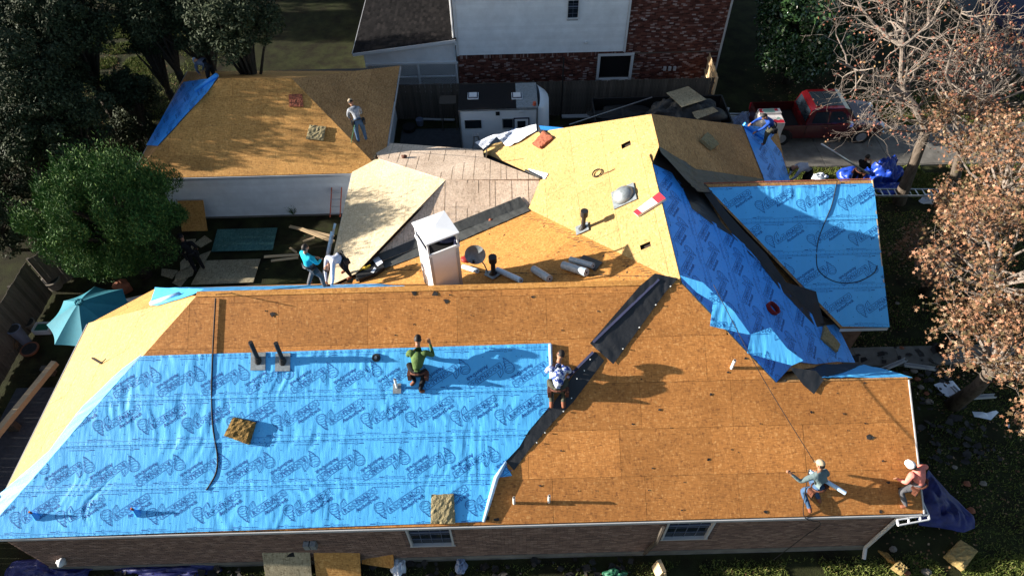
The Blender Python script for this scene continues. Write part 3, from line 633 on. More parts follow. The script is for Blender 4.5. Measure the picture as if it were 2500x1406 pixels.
# --- blue underlayment
o_, u_, v_, n_ = frame(FR)
def vf(px, py, pl): return to2(pl, [hp(px, py, pl)])[0]
ve = [vf(700, 1300, FR)[1], vf(700, 1183, FR)[1], vf(700, 1075, FR)[1], vf(700, 968, FR)[1], vf(700, 860, FR)[1]]
ve[0] = to2(FR, [(0, Y0-.03, -.02)])[0][1]
Pb = [hp(*p, FR) for p in ((346, 869), (1344, 838), (1347, 985), (1290, 1052), (1268, 1090), (1232, 1128), (1250, 1160), (1208, 1166), (1181, 1272))]+[np.array((XL-.06, Y0-.03, 0))]
ph = [vf(60, 1235, FR)[0], vf(200, 1130, FR)[0], vf(260, 1025, FR)[0], vf(362, 930, FR)[0]]
strips(house, FR, Pb, 'blue', ve, [0, 1, 0, 1], ph, amp=.010, seed=11)
# blue film folded over the left hip
wrapp = [hp(*p, LH) for p in ((346, 866), (300, 900), (205, 990), (135, 1082), (122, 1100), (25, 1185), (2, 1205))]+[np.array((XL, Y0+1.1, 0)), np.array((XL, Y0, 0))]
sheet(house, 'blue_underlayment', LH, wrapp, 'blue', .06, .01, .016, 31, label='blue film wrapped over the left hip')
# rear strip of blue film along the ridge, flap at its left end
Pr = [hp(*p, RP) for p in ((1030, 693), (985, 683), (940, 690), (868, 690), (378, 705), (395, 726), (484, 728))]
rs = [np.array((-3.1, YRG+.1, ZR-RSL*.1)), np.array((-3.2, YRG+1.3, ZR-RSL*1.3)), np.array((-4.6, LR2[1]-.6, RSL*.6)), np.array((LR2[0]+.2, LR2[1], 0)), np.array((RE0[0]-1.8, YRG+1.7, ZR-RSL*1.7)), np.array((RE0[0]-.3, YRG+.55, ZR-RSL*.55)), np.array((RE0[0]+1.2, YRG+.1, ZR-RSL*.1))]
sheet(house, 'blue_underlayment', RP, rs, 'blue', .06, .012, .02, 33, label='narrow blue strip behind the long ridge')
sheet(house, 'blue_underlayment', CH, [hp(*p, CH) for p in ((380, 704), (500, 708), (470, 722), (385, 748), (368, 748), (372, 730))], 'blue', .05, .012, .03, 35, label='pale blue flap folded over the corner hip')
t = MB(); t.tube([hp(372, 745, CH)+np.array((0, 0, .08)), hp(440, 722, CH)+np.array((0, 0, .08))], .07, 10); part('rolled_edge', t, 'wraproll', house, smooth=True)
hump = hp(985, 690, RP); 
# lower east slope: strips run along the eave
Pe2 = [hp(*p, EP) for p in ((1593, 402), (1640, 420), (1672, 470), (1690, 508), (1740, 545), (1790, 575), (1830, 612), (1860, 650), (1905, 700), (1950, 745), (2040, 790), (2086, 886), (2040, 884), (1990, 890), (1940, 884))]+[H2, RR]
vmin = min(b for a, b in to2(EP, Pe2)); vmax = max(b for a, b in to2(EP, Pe2)); ves = [vmin-.02+1.15*i for i in range(int((vmax-vmin)/1.15)+2)]
ves = [vmax+.01-1.15*i for i in range(int((vmax-vmin)/1.15)+2)][::-1]
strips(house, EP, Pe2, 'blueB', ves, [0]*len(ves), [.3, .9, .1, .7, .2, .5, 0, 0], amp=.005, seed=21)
# the film hanging over the front slope in two torn flaps
for pp, sd in (([(1657, 672), (1700, 714), (1740, 738), (1732, 796), (1785, 808), (1832, 818)], 41), ([(1832, 816), (1822, 862), (1880, 878), (1932, 892), (1960, 880), (1920, 850)], 43)):
    q = [hp(*p, FR) for p in pp]
    if sd == 41: q += [hp(1790, 760, FR), hp(1715, 690, FR)]
    else: q += [hp(1880, 800, FR)]
    s_ = sheet(house, 'blue_underlayment', FR, q, 'blue', .05, .012, .03, sd, label='torn blue flap lapping on to the front slope'); c2 = vf(1775, 792, FR) if sd == 41 else vf(1860, 868, FR)
    printed(s_, FR, q, [(LOGO, c2[0], c2[1], 2.6), (LOGO, c2[0]+.6, c2[1]+.7, 2.6)], .012, .03, sd)
# right wing
vd = [to2(RD, [(0, DY-.03, 0)])[0][1], vf(1950, 705, RD)[1], vf(1950, 622, RD)[1], vf(1950, 540, RD)[1], vf(1950, 450, RD)[1]]
Pdd = [hp(2055, 797, RD), np.array((12.05, DY-.03, 0)), np.array((12.05, dzr[1]-.1, dzr[2]-.06)), np.array((dxl[0]+.15, dzr[1]-.1, dzr[2]-.06))]
strips(house, RD, Pdd, 'blue', vd, [0, 1, 0, 0], [vf(2115, 748, RD)[0], vf(2015, 672, RD)[0], vf(1995, 590, RD)[0], vf(1868, 500, RD)[0]], du=1.36, amp=.011, seed=51)
# strip on the upper east slope
Pes = [hp(*p, EP1) for p in ((1812, 306), (1898, 318), (1880, 340), (1905, 372), (1927, 440), (1940, 500), (1885, 500), (1864, 440))]
vmin = min(b for a, b in to2(EP1, Pes)); vmax = max(b for a, b in to2(EP1, Pes))
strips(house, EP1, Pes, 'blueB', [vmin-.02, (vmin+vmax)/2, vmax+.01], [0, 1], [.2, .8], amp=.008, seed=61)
# rear film flap at the wing's left rear corner, standing off the deck
fl = [hp(*p, WP) for p in ((1163, 352), (1200, 336), (1312, 308), (1312, 322), (1270, 350), (1240, 362), (1215, 338), (1195, 360), (1183, 368))]
s_ = sheet(house, 'blue_underlayment', WP, fl, 'paper', .06, .03, .08, 71, label='sunlit pale film flap over the rear left corner'); c2 = vf(1250, 335, WP); printed(s_, WP, fl, [(LOGO, c2[0], c2[1], 2.0)], .03, .08, 71)
fl = [hp(*p, (0, -.01, 1.57)) for p in ((1316, 308), (1400, 316), (1372, 324), (1320, 318))]
sheet(house, 'blue_underlayment', (0, -.01, 1.57), fl, 'blueB', .06, .005, .02, 73)
sheet(house, 'blue_underlayment', RL, [hp(*p, RL) for p in ((2005, 926), (2030, 912), (2075, 905), (2108, 893), (2150, 902), (2200, 915), (2228, 924))], 'blue', .05, .015, .03, 75, label='thin blue strip behind the low right ridge')
# --- black ice shield
def shield(pl, pix, seed, m='liner', amp=.014, lift=.03, label=None):
    s_ = sheet(house, 'ice_shield_strip', pl, [hp(*p, pl) for p in pix], m, .06, amp, lift, seed, label=label); return s_
shield(FR, [(1598, 668), (1655, 680), (1625, 712), (1497, 889), (1478, 872), (1440, 838), (1560, 700)], 81, label='wide black strip up the front slope')
shield(FR, [(1452, 858), (1475, 880), (1400, 980), (1350, 1030), (1290, 1100), (1255, 1148), (1238, 1128), (1235, 1112), (1300, 1040), (1350, 985), (1400, 915)], 82, lift=.02)
for pl, px_ in ((FR, (1448, 838, 1608, 685)), (FR, (1370, 940, 1448, 862))):
    t = MB(); a = hp(px_[0], px_[1], pl)+np.array((0, 0, .05)); b = hp(px_[2], px_[3], pl)+np.array((0, 0, .05)); t.beam(a, b, .07, .03); part('metal_edge', t, 'bagnavy', house)
shield(PC, [(1270, 481), (1287, 504), (1120, 566), (865, 664), (878, 640), (1008, 587), (1110, 545)], 83, 'linerg')
shield(OP, [(1287, 504), (1293, 517), (1120, 592), (1016, 629), (934, 660), (872, 690), (862, 668), (1120, 566)], 84, 'linerg')
shield(EP, [(1592, 402), (1583, 381), (1606, 358), (1650, 398), (1700, 445), (1760, 545), (1830, 625), (1905, 690), (1960, 745), (2040, 792), (1990, 800), (1900, 705), (1860, 655), (1825, 615), (1785, 578), (1735, 548), (1688, 512), (1668, 470), (1638, 424)], 85, lift=.035)
shield(RD, [(1700, 448), (1722, 452), (1770, 515), (1812, 562), (1870, 622), (1918, 690), (1990, 712), (2010, 790), (1950, 790), (1880, 700), (1800, 590)], 86, lift=.045)
shield(EP1, [(1606, 358), (1700, 415), (1868, 440), (1868, 470), (1700, 470), (1612, 375)], 87, lift=.03)
shield(FR, [(1925, 896), (1990, 905), (2010, 926), (1986, 962), (1960, 940)], 88, lift=.03)
shield(RL, [(1935, 898), (2000, 893), (2085, 892), (2108, 893), (2060, 912), (2006, 928), (1950, 915)], 89, lift=.04)
shield(WP, [(1315, 322), (1316, 310), (1335, 322), (1325, 335)], 90, lift=.05)
# white nails along the shield edges
t = MB()
for pts_, pl in ((((1636, 700), (1600, 745), (1560, 800), (1520, 852), (1395, 972), (1375, 1004), (1330, 1056), (1310, 1080)), FR), (((1426, 905), (1440, 878), (1408, 925)), FR)):
    for p in pts_: t.tube([hp(*p, pl)+np.array((0, -.02, .04)), hp(*p, pl)+np.array((0, -.03, .06))], .018, 6)
part('nail_heads', t, 'pvc', house)
# --- pipes and vents
def vent(px, py, pl, h, r, m, flash=None, cap=False, cone=False, lean=(0, 0)):
    b = Vector(hp(px, py, pl)); n = frame(pl)[3]; t = MB(); t.tube([b-Vector((0, 0, .05)), b+Vector((lean[0]*h, lean[1]*h, h))], r, 12)
    v_ = part('vent_pipe', t, m, house, smooth=False)
    k = MB(); k.tube([b+Vector((lean[0]*h, lean[1]*h, h+.001)), b+Vector((lean[0]*h, lean[1]*h, h+.004))], r*.75, 12); part('pipe_bore', k, 'black', v_)
    if cone: k = MB(); k.tube([b, b+Vector((0, 0, .18))], [r*2.1, r*1.05], 12); part('boot', k, m, v_)
    if cap: k = MB(); k.tube([b+Vector((0, 0, h-.12)), b+Vector((0, 0, h+.10))], r*1.75, 12); part('pipe_cap', k, m, v_)
    if flash:
        o, u, v, n = frame(pl); c = Vector(b); k = MB(); s_ = flash; k.prism([np.array(c+u*a*s_+v*d*s_+n*.065) for a, d in ((-.5, -.6), (.5, -.6), (.5, .6), (-.5, .6))], np.array(n), .02); part('flashing', k, 'steel', v_)
    return v_
vent(632, 882, FR, .78, .06, 'blackpipe', .40, cone=True, lean=(0, .10)); vent(692, 884, FR, .78, .06, 'blackpipe', .40, cone=True, lean=(0, .10))
vent(970, 948, FR, .45, .035, 'pvc', .22); vent(1786, 898, FR, .36, .04, 'pvc'); vent(1255, 1228, FR, .36, .035, 'pvc'); vent(1340, 1225, FR, .40, .035, 'pvc')
vent(1423, 560, WP, .72, .07, 'blackpipe', .38, cap=True, cone=True); vent(1205, 672, OP, .75, .075, 'blackpipe', .40, cap=True, cone=True)
for px, py in ((92, 1262), (338, 1254)):
    b = Vector(hp(px, py, FR)); k = MB(); k.tube([b, b+Vector((-.04, .02, .22))], [.10, .03], 8); v_ = part('vent_pipe', k, 'blueB', house); k = MB(); k.tube([b+Vector((-.04, .02, .2)), b+Vector((-.07, .03, .30))], .028, 8); part('pipe_end', k, 'foamr', v_)
b = Vector(hp(919, 873, FR)); k = MB(); k.tube([b+Vector((0, 0, .0)), b+nF*.09], [.13, .10], 16); v_ = part('pipe_boot', k, 'blackpipe', house); k = MB(); k.tube([b+nF*.09, b+nF*.13], [.045, .04], 12); part('collar', k, 'steel', v_)
# dome exhaust vent on the bright slope
b = Vector(hp(1524, 480, WP)); o, u, v, n = frame(WP); k = MB(); k.ell((0, 0, 0), (.36, .36, .26), 20, 10, z0=0)
rot = Matrix((u, v, n)).transposed(); k.v = [tuple(b+rot @ Vector(p)+n*.05) for p in k.v]; v_ = part('dome_vent', k, 'steel', house, smooth=True)
k = MB(); k.prism([np.array(b+u*a+v*d+n*.05) for a, d in ((-.4, -.4), (.4, -.4), (.4, .4), (-.4, .4))], np.array(n), .04); part('flashing', k, 'steel', v_)
# torn scraps of felt left on the boards
sc = [(667, 768, .1), (1012, 715, .1), (1090, 735, .12), (1098, 720, .04), (1063, 718, .12), (235, 878, .0), (1300, 725, .07), (1372, 806, .03), (1820, 875, .05), (1778, 908, .05), (1735, 962, .06), (1918, 928, .05), (1980, 1006, .05), (2125, 1067, .12), (2112, 1033, .05), (2155, 1124, .04), (1730, 1122, .06), (2168, 1178, .07), (2196, 1192, .09), (1870, 1250, .08), (2150, 1248, .07), (1665, 1245, .04), (1610, 1000, .05), (1545, 1035, .04), (1370, 1100, .04), (1593, 1142, .04), (1318, 1185, .05), (1212, 1268, .1), (1190, 1265, .08), (1010, 792, .04), (1150, 770, .03), (1460, 760, .03), (2060, 1010, .04), (2110, 935, .04), (2240, 960, .04)]
t = MB()
for x, y, s_ in sc:
    if s_ <= 0: continue
    c = Vector(hp(x, y, FR)); o, u, v, n = frame(FR); K = 7; t.prism([np.array(c+(u*math.cos(a)+v*math.sin(a)*.8)*s_*random.uniform(.4, 1.1)+n*random.uniform(.008, .02)) for a in np.linspace(0, 6.28, K+1)[:-1]], np.array(n), .004)
for i in range(90):
    x, y = random.uniform(300, 2220), random.uniform(740, 1250)
    if x < 1370 and y > 840 and x > 300: continue
    if x < 640 or (x > 1640 and y < 930): continue
    c = Vector(hp(x, y, FR)); s_ = random.uniform(.008, .028); t.prism([np.array(c+(u*math.cos(a)+v*math.sin(a))*s_*random.uniform(.5, 1.1)+n*.012) for a in np.linspace(0, 6.28, 6)[:-1]], np.array(n), .004)
part('felt_scraps', t, 'debris', house, kind='stuff')
t = MB(); o, u, v, n = frame(OP)
for i in range(70):
    r1, r2 = sorted((random.random(), random.random())); q = Vector(RR)*r1+Vector(TT)*(r2-r1)+Vector(LC)*(1-r2); s_ = random.uniform(.01, .05); a0 = random.uniform(0, 3); d = Vector(u*math.cos(a0)+v*math.sin(a0)); t.prism([np.array(q+n*.01+p) for p in (d*s_*1.5, v*s_*.5, -d*s_*1.5, -v*s_*.6)], np.array(n), .004)
# saw cuts in rows along both edges of the orange slope
for i in range(62):
    f = i/62; q = Vector(RR)*(1-f)+Vector(LC)*f+Vector((0, .28, 0)); q.z = OP[0]*q.x+OP[1]*q.y+OP[2]
    d = (u*.6+v*.8).normalized(); L_ = random.uniform(.12, .3); a = d.cross(n)*.008
    t.prism([np.array(q+n*.008+p) for p in (a, d*L_+a, d*L_-a, -a)], np.array(n), .004)
for i in range(46):
    f = i/46; q = Vector(RR)*(1-f)+Vector(TT)*f; q = q+(Vector(LC)-q).normalized()*random.uniform(.25, .5); d = (Vector(RR)-Vector(TT)).normalized(); d = (d*.6+u*.5).normalized(); L_ = random.uniform(.1, .3); a = d.cross(n).normalized()*.01
    t.prism([np.array(q+n*.008+p) for p in (a, d*L_+a, d*L_-a, -a)], np.array(n), .004)
part('saw_cuts', t, 'debris', house, kind='stuff')
# bent drip edge and stick on the left hip
t = MB(); a, b, c = hp(226, 875, LH), hp(248, 888, LH), hp(262, 880, LH); up_ = np.array((0, 0, .03)); t.beam(a+up_, b+up_, .05, .03); t.beam(b+up_, c+up_*3, .02, .02)
solo('drip_edge_scrap', t, 'debris', 'bent dark metal scrap lying alone on the left yellow hip', 'scrap')

# --- chimney
CX0, CYc = hp(1031, 702, (0, 0, 1.9)), hp(1128, 700, (0, 0, 1.9))
cb_ = np.array([hp(1078, 704, (0, 0, 1.9))[0], hp(1078, 704, (0, 0, 1.9))[1]+.5, 1.4])
ch = thing('chimney', 'tall white boxed chimney with open gabled cap behind the long ridge', 'chimney', cb_)
ch.rotation_euler = (0, 0, R_(27)); hw = .45; top = 3.98-1.4-.55
t = MB(); t.box((0, 0, top/2), (2*hw*.98, 2*hw*.98, top)); part('shaft', t, 'chimney_white', ch, local=True)
for sx in (-1, 1):
    for sy in (-1, 1):
        k = MB(); k.box((sx*(hw-.03), sy*(hw-.03), top/2), (.09, .09, top)); part('corner_board', k, 'trim', ch, local=True)
k = MB()
for ax in (0, 1):
    for s_ in (-1, 1): k.box((s_*(hw+.02) if ax == 0 else 0, s_*(hw+.02) if ax == 1 else 0, top+.02), ((.05, 2*hw+.09, .10) if ax == 0 else (2*hw-.01, .05, .10)))
part('top_frame', k, 'chimney_white', ch, local=True)
part('flue_opening', MB().box((0, 0, top+.006), (2*hw*.9, 2*hw*.9, .01)), 'black', ch, local=True)
for sx in (-1, 1):
    for sy in (-1, 1): part('cap_post', MB().box((sx*hw, sy*hw, top+.27), (.05, .05, .50)), 'white', ch, local=True)
k = MB(); zz = top+.5; hw2 = hw+.06
k.add([(-hw2, -hw2, zz), (hw2, -hw2, zz), (hw2, hw2, zz), (-hw2, hw2, zz), (-.02, -hw2*.1, zz+.09), (.02, hw2*.1, zz+.09), (-hw2, -hw2, zz+.05), (hw2, -hw2, zz+.05), (hw2, hw2, zz+.05), (-hw2, hw2, zz+.05)],
      [(3, 2, 1, 0), (6, 7, 4), (7, 8, 5, 4), (8, 9, 5), (9, 6, 4, 5), (0, 1, 7, 6), (1, 2, 8, 7), (2, 3, 9, 8), (3, 0, 6, 9)]); part('cap_roof', k, 'chimney_white', ch, local=True)
t = MB(); rotc = Matrix.Rotation(R_(27), 3, 'Z')
def chl(x, y, z): return tuple(Vector(cb_)+rotc @ Vector((x, y, z)))
t.ell(chl(.18, -.1, top+.14), (.3, .2, .13), 12, 8, jitter=.25); t.ell(chl(.45, -.35, top+.05), (.1, .14, .16), 8, 6, jitter=.2); t.ell(chl(-.2, .1, top+.1), (.2, .18, .09), 10, 6, jitter=.25)
solo('bundled_jacket', t, 'bagnavy', 'bundled navy jacket stuffed under the white chimney cap', 'clothing', smooth=True)

# ================================================================== GARAGE
gar = thing('garage', 'garage with white lap siding and strand board hip roof, left rear', 'garage', (-10, 21.3, G))
Gf = [GRL, GRR, gr1, gr0]; deck(gar, 'front_roof_slope', GF, Gf, 'osb_garage', .3, .9)
GB = 28.5
GRt = plane3(GRR, gr1, np.array((-5.0, GB, 0))); deck(gar, 'right_roof_hip', GRt, [GRR, np.array((-5.0, GB, 0)), gr1], 'osb_brown')
GLt = plane3(GRL, gr0, np.array((-15.1, GB, 0))); Gl = [GRL, gr0, np.array((-15.1, GB, 0))]; deck(gar, 'left_roof_hip', GLt, Gl, 'osb_brown')
GBk = plane3(np.array((-15.1, GB, 0)), gr0, gr1); deck(gar, 'rear_roof_slope', GBk, [np.array((-15.1, GB, 0)), np.array((-5, GB, 0)), gr1, gr0], 'osb_garage')
gl2 = [hp(*p, GLt) for p in ((448, 202), (534, 190), (505, 230), (462, 275), (420, 322), (386, 358), (358, 356))]
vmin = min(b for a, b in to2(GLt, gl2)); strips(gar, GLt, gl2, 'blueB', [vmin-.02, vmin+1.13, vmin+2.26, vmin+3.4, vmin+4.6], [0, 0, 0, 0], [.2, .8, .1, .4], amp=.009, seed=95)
t = MB(); t.tube([hp(480, 226, GLt)+np.array((0, 0, .1)), hp(532, 190, GLt)+np.array((0, 0, .12))], .09, 12); solo('underlayment_roll', t, 'blueB', 'blue roll lying at the top of the garage left hip', 'roll', smooth=True)
gw = MB(); gw.box((-10, 25, G/2-.1), (8.9, 7.2, -G-.1)); gwall = part('wall', gw, 'mortar', gar)
z = G+.05; k = 0
while z < -.2:
    t = MB(); x0, x1, y = -14.47, -5.53, 21.38; t.add([(x0, y-.035, z), (x1, y-.035, z), (x1, y-.012, z+.172), (x0, y-.012, z+.172), (x0, y+.01, z), (x1, y+.01, z), (x1, y+.01, z+.172), (x0, y+.01, z+.172)], [(0, 1, 2, 3), (0, 4, 5, 1), (3, 2, 6, 7), (0, 3, 7, 4), (1, 5, 6, 2)]); part('siding_board', t, 'siding', gwall); z += .17
for a, b in (((-15.1, 20.69, -.09), (-5, 20.69, -.09)), ((-4.97, 20.72, -.09), (-4.97, GB, -.09)), ((-15.13, 20.72, -.09), (-15.13, GB, -.09))): part('fascia', MB().beam(a, b, .03, .14), 'trim', gar)
part('corner_board', MB().box((-5.5, 21.33, G/2-.1), (.1, .1, -G-.2)), 'trim', gar); part('foundation', MB().box((-10, 24.97, G+.0), (9.0, 7.3, .1)), 'concrete', gar)
part('side_wall', MB().box((-5.53, 25, G/2-.12), (.04, 7.1, -G-.2)), 'siding', gar)

# ================================================================== NEIGHBOUR HOUSE
YN = 30.5; nb = thing('neighbour_house', 'two storey neighbour house with white siding above dark red brick', 'house', (4.5, YN, G))
nx0 = hy(1113, 90, YN)[0]; nx1 = hy(1528, 90, YN)[0]; nx2 = hy(1758, 120, YN)[0]; zb = hy(1118, 135, YN)[2]; ztop = 3.6
dwx0, dwx1 = hy(1463, 150, YN)[0], hy(1541, 150, YN)[0]; dwz1 = hy(1500, 134, YN)[2]; dwz0 = dwz1-1.35
t = MB()
for a, b, c, d in ((nx0, nx2, G, dwz0), (nx0, dwx0, dwz0, dwz1), (dwx1, nx2, dwz0, dwz1), (nx0, nx2, dwz1, ztop)): t.box(((a+b)/2, YN+.15, (c+d)/2), (b-a, .3, d-c))
t.box((nx2-.15, YN+5.3, (G+ztop)/2), (.3, 10, ztop-G)); t.box((nx0+.15, YN+5.3, (G+ztop)/2), (.3, 10, ztop-G)); nwall = part('wall', t, 'mortar', nb)
bricks('brickwork', nwall, nx0, nx2, G+.1, zb-.02, YN, [(dwx0-.08, dwx1+.08, dwz0-.08, dwz1+.08), (nx1, nx2, zb-.12, 9)], 'brick2', seed=4, tol=.005)
bricks('brickwork', nwall, nx1+.02, nx2, zb-.10, ztop, YN, [], 'brick2', seed=5, tol=.005)
t = MB(); x = nx0
while x < nx1: t.box((x+.03, YN-.04, zb-.1), (.058, .06, .17)); x += .07
part('soldier_course', t, 'brick2', nwall, kind='stuff')
z = zb+.02; uw = (hy(1385, 20, YN)[0], hy(1413, 20, YN)[0], hy(1400, 44, YN)[2], hy(1400, -2, YN)[2])
while z < ztop:
    segs = [(nx0+.1, nx1-.06)] if not (z+.15 > uw[2] and z < uw[3]) else [(nx0+.1, uw[0]), (uw[1], nx1-.06)]
    t = MB()
    for x0, x1 in segs: y = YN-.03; t.add([(x0, y-.04, z), (x1, y-.04, z), (x1, y-.012, z+.187), (x0, y-.012, z+.187), (x0, y+.03, z), (x1, y+.03, z), (x1, y+.03, z+.187), (x0, y+.03, z+.187)], [(0, 1, 2, 3), (0, 4, 5, 1), (3, 2, 6, 7), (0, 3, 7, 4), (1, 5, 6, 2)])
    part('siding_board', t, 'siding', nwall); z += .185
window(nb, uw[0], uw[1], uw[2], uw[3], YN-.08, 2, 4)
part('corner_board', MB().box((nx0+.03, YN-.06, (zb+ztop)/2), (.14, .1, ztop-zb)), 'white', nb); part('corner_board', MB().box((nx1, YN-.06, (zb+ztop)/2), (.1, .1, ztop-zb)), 'white', nb); part('corner_board', MB().box((nx2, YN-.05, (G+ztop)/2), (.09, .08, ztop-G)), 'trim', nb)
t = MB(); t.tube([(nx0-.12, YN-.12, ztop), (nx0-.12, YN-.12, zb+.75), (nx0, YN-.15, zb+.62)], .05, 6); part('downspout', t, 'white', nb)
t = MB(); b = .13
for cx, cz, sx, sz in (((dwx0+dwx1)/2, dwz1+.04, dwx1-dwx0+.2, b), (dwx0-.03, (dwz0+dwz1)/2, b, dwz1-dwz0), (dwx1+.03, (dwz0+dwz1)/2, b, dwz1-dwz0), ((dwx0+dwx1)/2, dwz0-.04, dwx1-dwx0+.2, b)): t.box((cx, YN-.03, cz), (sx, .12, sz))
wd = part('window', MB().box(((dwx0+dwx1)/2, YN+.2, (dwz0+dwz1)/2), (dwx1-dwx0+.1, .05, dwz1-dwz0+.1)), 'black', nb); part('window_frame', t, 'white', wd)
for x in (1623, 1635, 1647): part('meter_box', MB().box(hy(x, 168, YN-.12), (.14, .1, .2)), 'trim', nb)
part('dryer_vent', MB().ell(hy(1431, 105, YN-.1), (.09, .08, .07)), 'white', nb)
t = MB(); t.add([(nx0-.4, YN-.4, ztop-.1), (nx2+.4, YN-.4, ztop-.1), (nx2+.4, YN+10.8, ztop-.1), (nx0-.4, YN+10.8, ztop-.1), (nx0+3, YN+5.2, ztop+2.6), (nx2-3, YN+5.2, ztop+2.6)], [(0, 1, 5, 4), (1, 2, 5), (2, 3, 4, 5), (3, 0, 4), (3, 2, 1, 0)]); part('roof', t, 'shingle', nb)
# lean-to with dark shingles and lattice
ra, rb = hy(1112, 97, YN-.3), hy(861, 131, YN-.3); sl_ = (ra[2]-rb[2])/(ra[0]-rb[0]); LT = (sl_, 0, ra[2]-sl_*ra[0])
o, u, v, n = frame(LT); mb = MB(); yb = YN+11; base = [np.array((rb[0], YN-.32, rb[2])), np.array((nx0, YN-.32, LT[0]*nx0+LT[2])), np.array((nx0, yb, LT[0]*nx0+LT[2])), np.array((rb[0], yb, rb[2]))]
mb.prism(base, np.array(n), .08); lt = part('lean_to_roof', mb, 'debris', nb)
p2 = to2(LT, base); mb = MB(); vv = min(b for a, b in p2); row = 0
while vv < max(b for a, b in p2):
    uu = min(a for a, b in p2)-(row % 2)*.16
    while uu < max(a for a, b in p2):
        w0 = .30; q = clip(p2, uu+.004, uu+w0, vv, vv+.14)
        if len(q) >= 3: lf = random.uniform(.008, .022); mb.add([np.array(o+u*a+v*b_+n*(lf if b_ < vv+.07 else .004)) for a, b_ in q], [tuple(range(len(q)))])
        uu += w0+.004
    vv += .14; row += 1
part('shingles', mb, 'shingle', lt, kind='stuff')
part('rake_board', MB().beam(tuple(rb+np.array((0, -.03, -.07))), tuple(ra+np.array((0, -.03, -.07))), .03, .15), 'white', nb)
part('fascia', MB().beam((rb[0]-.03, YN-.3, rb[2]-.07), (rb[0]-.03, yb, rb[2]-.07), .03, .14), 'trim', nb)
t = MB(); xl = rb[0]+.45; t.add([(xl, YN, zb-.35), (nx0-.08, YN, zb-.35), (nx0-.08, YN, ra[2]-.1), (xl, YN, rb[2]-.02)], [(0, 1, 2, 3)]); t.add([(xl, YN, G), (xl, YN+8, G), (xl, YN+8, rb[2]-.05), (xl, YN, rb[2]-.05)], [(0, 1, 2, 3)]); part('lean_to_wall', t, 'siding', nb)
t = MB(); zt = zb-.4
for x in (xl+.05, (xl+nx0)/2+.3, nx0-.1): t.box((x, YN-.02, (G+zt)/2), (.1, .1, zt-G))
t.box(((xl+nx0)/2, YN-.02, zt), (nx0-xl, .09, .1)); t.box(((xl+nx0)/2, YN-.022, G+.95), (nx0-xl-.1, .08, .07)); part('post', t, 'white', nb)
t = MB(); W_ = nx0-xl-.2
for s_ in (-1, 1):
    k = -3.
    while k < W_+3:
        # diagonal slat clipped to the panel
        a0, b0 = (k, 0), (k+s_*(zt-G), zt-G); x_lo, x_hi = 0, W_
        pts = []
        for tt in np.linspace(0, 1, 2): pts.append((a0[0]+(b0[0]-a0[0])*tt, a0[1]+(b0[1]-a0[1])*tt))
        (x0, z0), (x1, z1) = pts
        def cl(x0, z0, x1, z1):
            if x0 == x1: return None
            t0, t1 = 0, 1
            for e, sg in ((x_lo, 1), (x_hi, -1)):
                d0, d1 = (x0-e)*sg, (x1-e)*sg
                if d0 < 0 and d1 < 0: return None
                if d0 < 0: t0 = max(t0, d0/(d0-d1))
                if d1 < 0: t1 = min(t1, d0/(d0-d1))
            if t1-t0 < .02: return None
            return (x0+(x1-x0)*t0, z0+(z1-z0)*t0, x0+(x1-x0)*t1, z0+(z1-z0)*t1)
        c = cl(x0, z0, x1, z1)
        if c: t.beam((xl+.1+c[0], YN+.012*s_, G+c[1]), (xl+.1+c[2], YN+.012*s_, G+c[3]), .008, .036, (0, 1, 0) if False else (0, 0, 1))
        k += .145
part('lattice', t, 'white', nb, kind='stuff')
part('porch_floor', MB().box(((xl+nx0)/2, YN+4, G+.05), (nx0-xl, 7.8, .1)), 'concrete', nb)
part('porch_back_wall', MB().box(((xl+nx0)/2, YN+1.6, (G+zt)/2), (nx0-xl-.2, .1, zt-G-.2)), 'siding', nb)

# ================================================================== FENCES
def fence(name, label, a, b, h, pw=.14, m='oldwood', cap=False, posts=2.4):
    a = Vector((a[0], a[1], G)); b = Vector((b[0], b[1], G)); d = b-a; L = d.length; d.normalize(); ang = math.atan2(d.y, d.x)
    f = thing(name, label, 'fence', a, ang); n_ = int(L/pw); r = random.Random(3); me = None
    for i in range(n_):
        hh = h+r.uniform(-.03, .02)
        if me is None: mb = MB(); mb.box((0, 0, h/2), (pw-.003, .018, h)); me = mesh('picket', mb.v, mb.f, m)
        o = bpy.data.objects.new('picket', me); o.location = (pw*(i+.5), r.uniform(-.004, .004), r.uniform(-.02, .02)); o.rotation_euler = (0, r.uniform(-.006, .006), 0); finish(o, f, 'picket')
    for z in (.35, h*.5, h-.3): part('rail', MB().box((L/2, .045, z), (L, .05, .09)), m, f, local=True)
    x = 0
    while x <= L+.1: part('post', MB().box((x, .06, h/2), (.1, .1, h)), m, f, local=True); x += posts
    return f
fa = hz(975, 302); fy = 28.1
FH = 1.95
fa0, fa1 = hz(968, 208, G+FH), hz(1752, 190, G+FH)
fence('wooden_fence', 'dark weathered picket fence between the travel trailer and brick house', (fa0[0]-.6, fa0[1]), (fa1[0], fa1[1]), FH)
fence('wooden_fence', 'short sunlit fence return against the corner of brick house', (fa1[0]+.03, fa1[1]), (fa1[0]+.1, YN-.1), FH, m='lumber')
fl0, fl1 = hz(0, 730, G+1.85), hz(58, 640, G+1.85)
fence('wooden_fence', 'brown picket fence at the left beside the teal umbrella', (fl0[0], 4.0), (fl0[0]+.1, fl1[1]+.1), 1.85, .15)  # unseen front run lengthened to shade the front-left ground
fence('wooden_fence', 'dark picket fence behind the round evergreen tree', (fl0[0]+.15, fl1[1]+.15), (-15.2, fl1[1]+4.5), 1.85, .15)

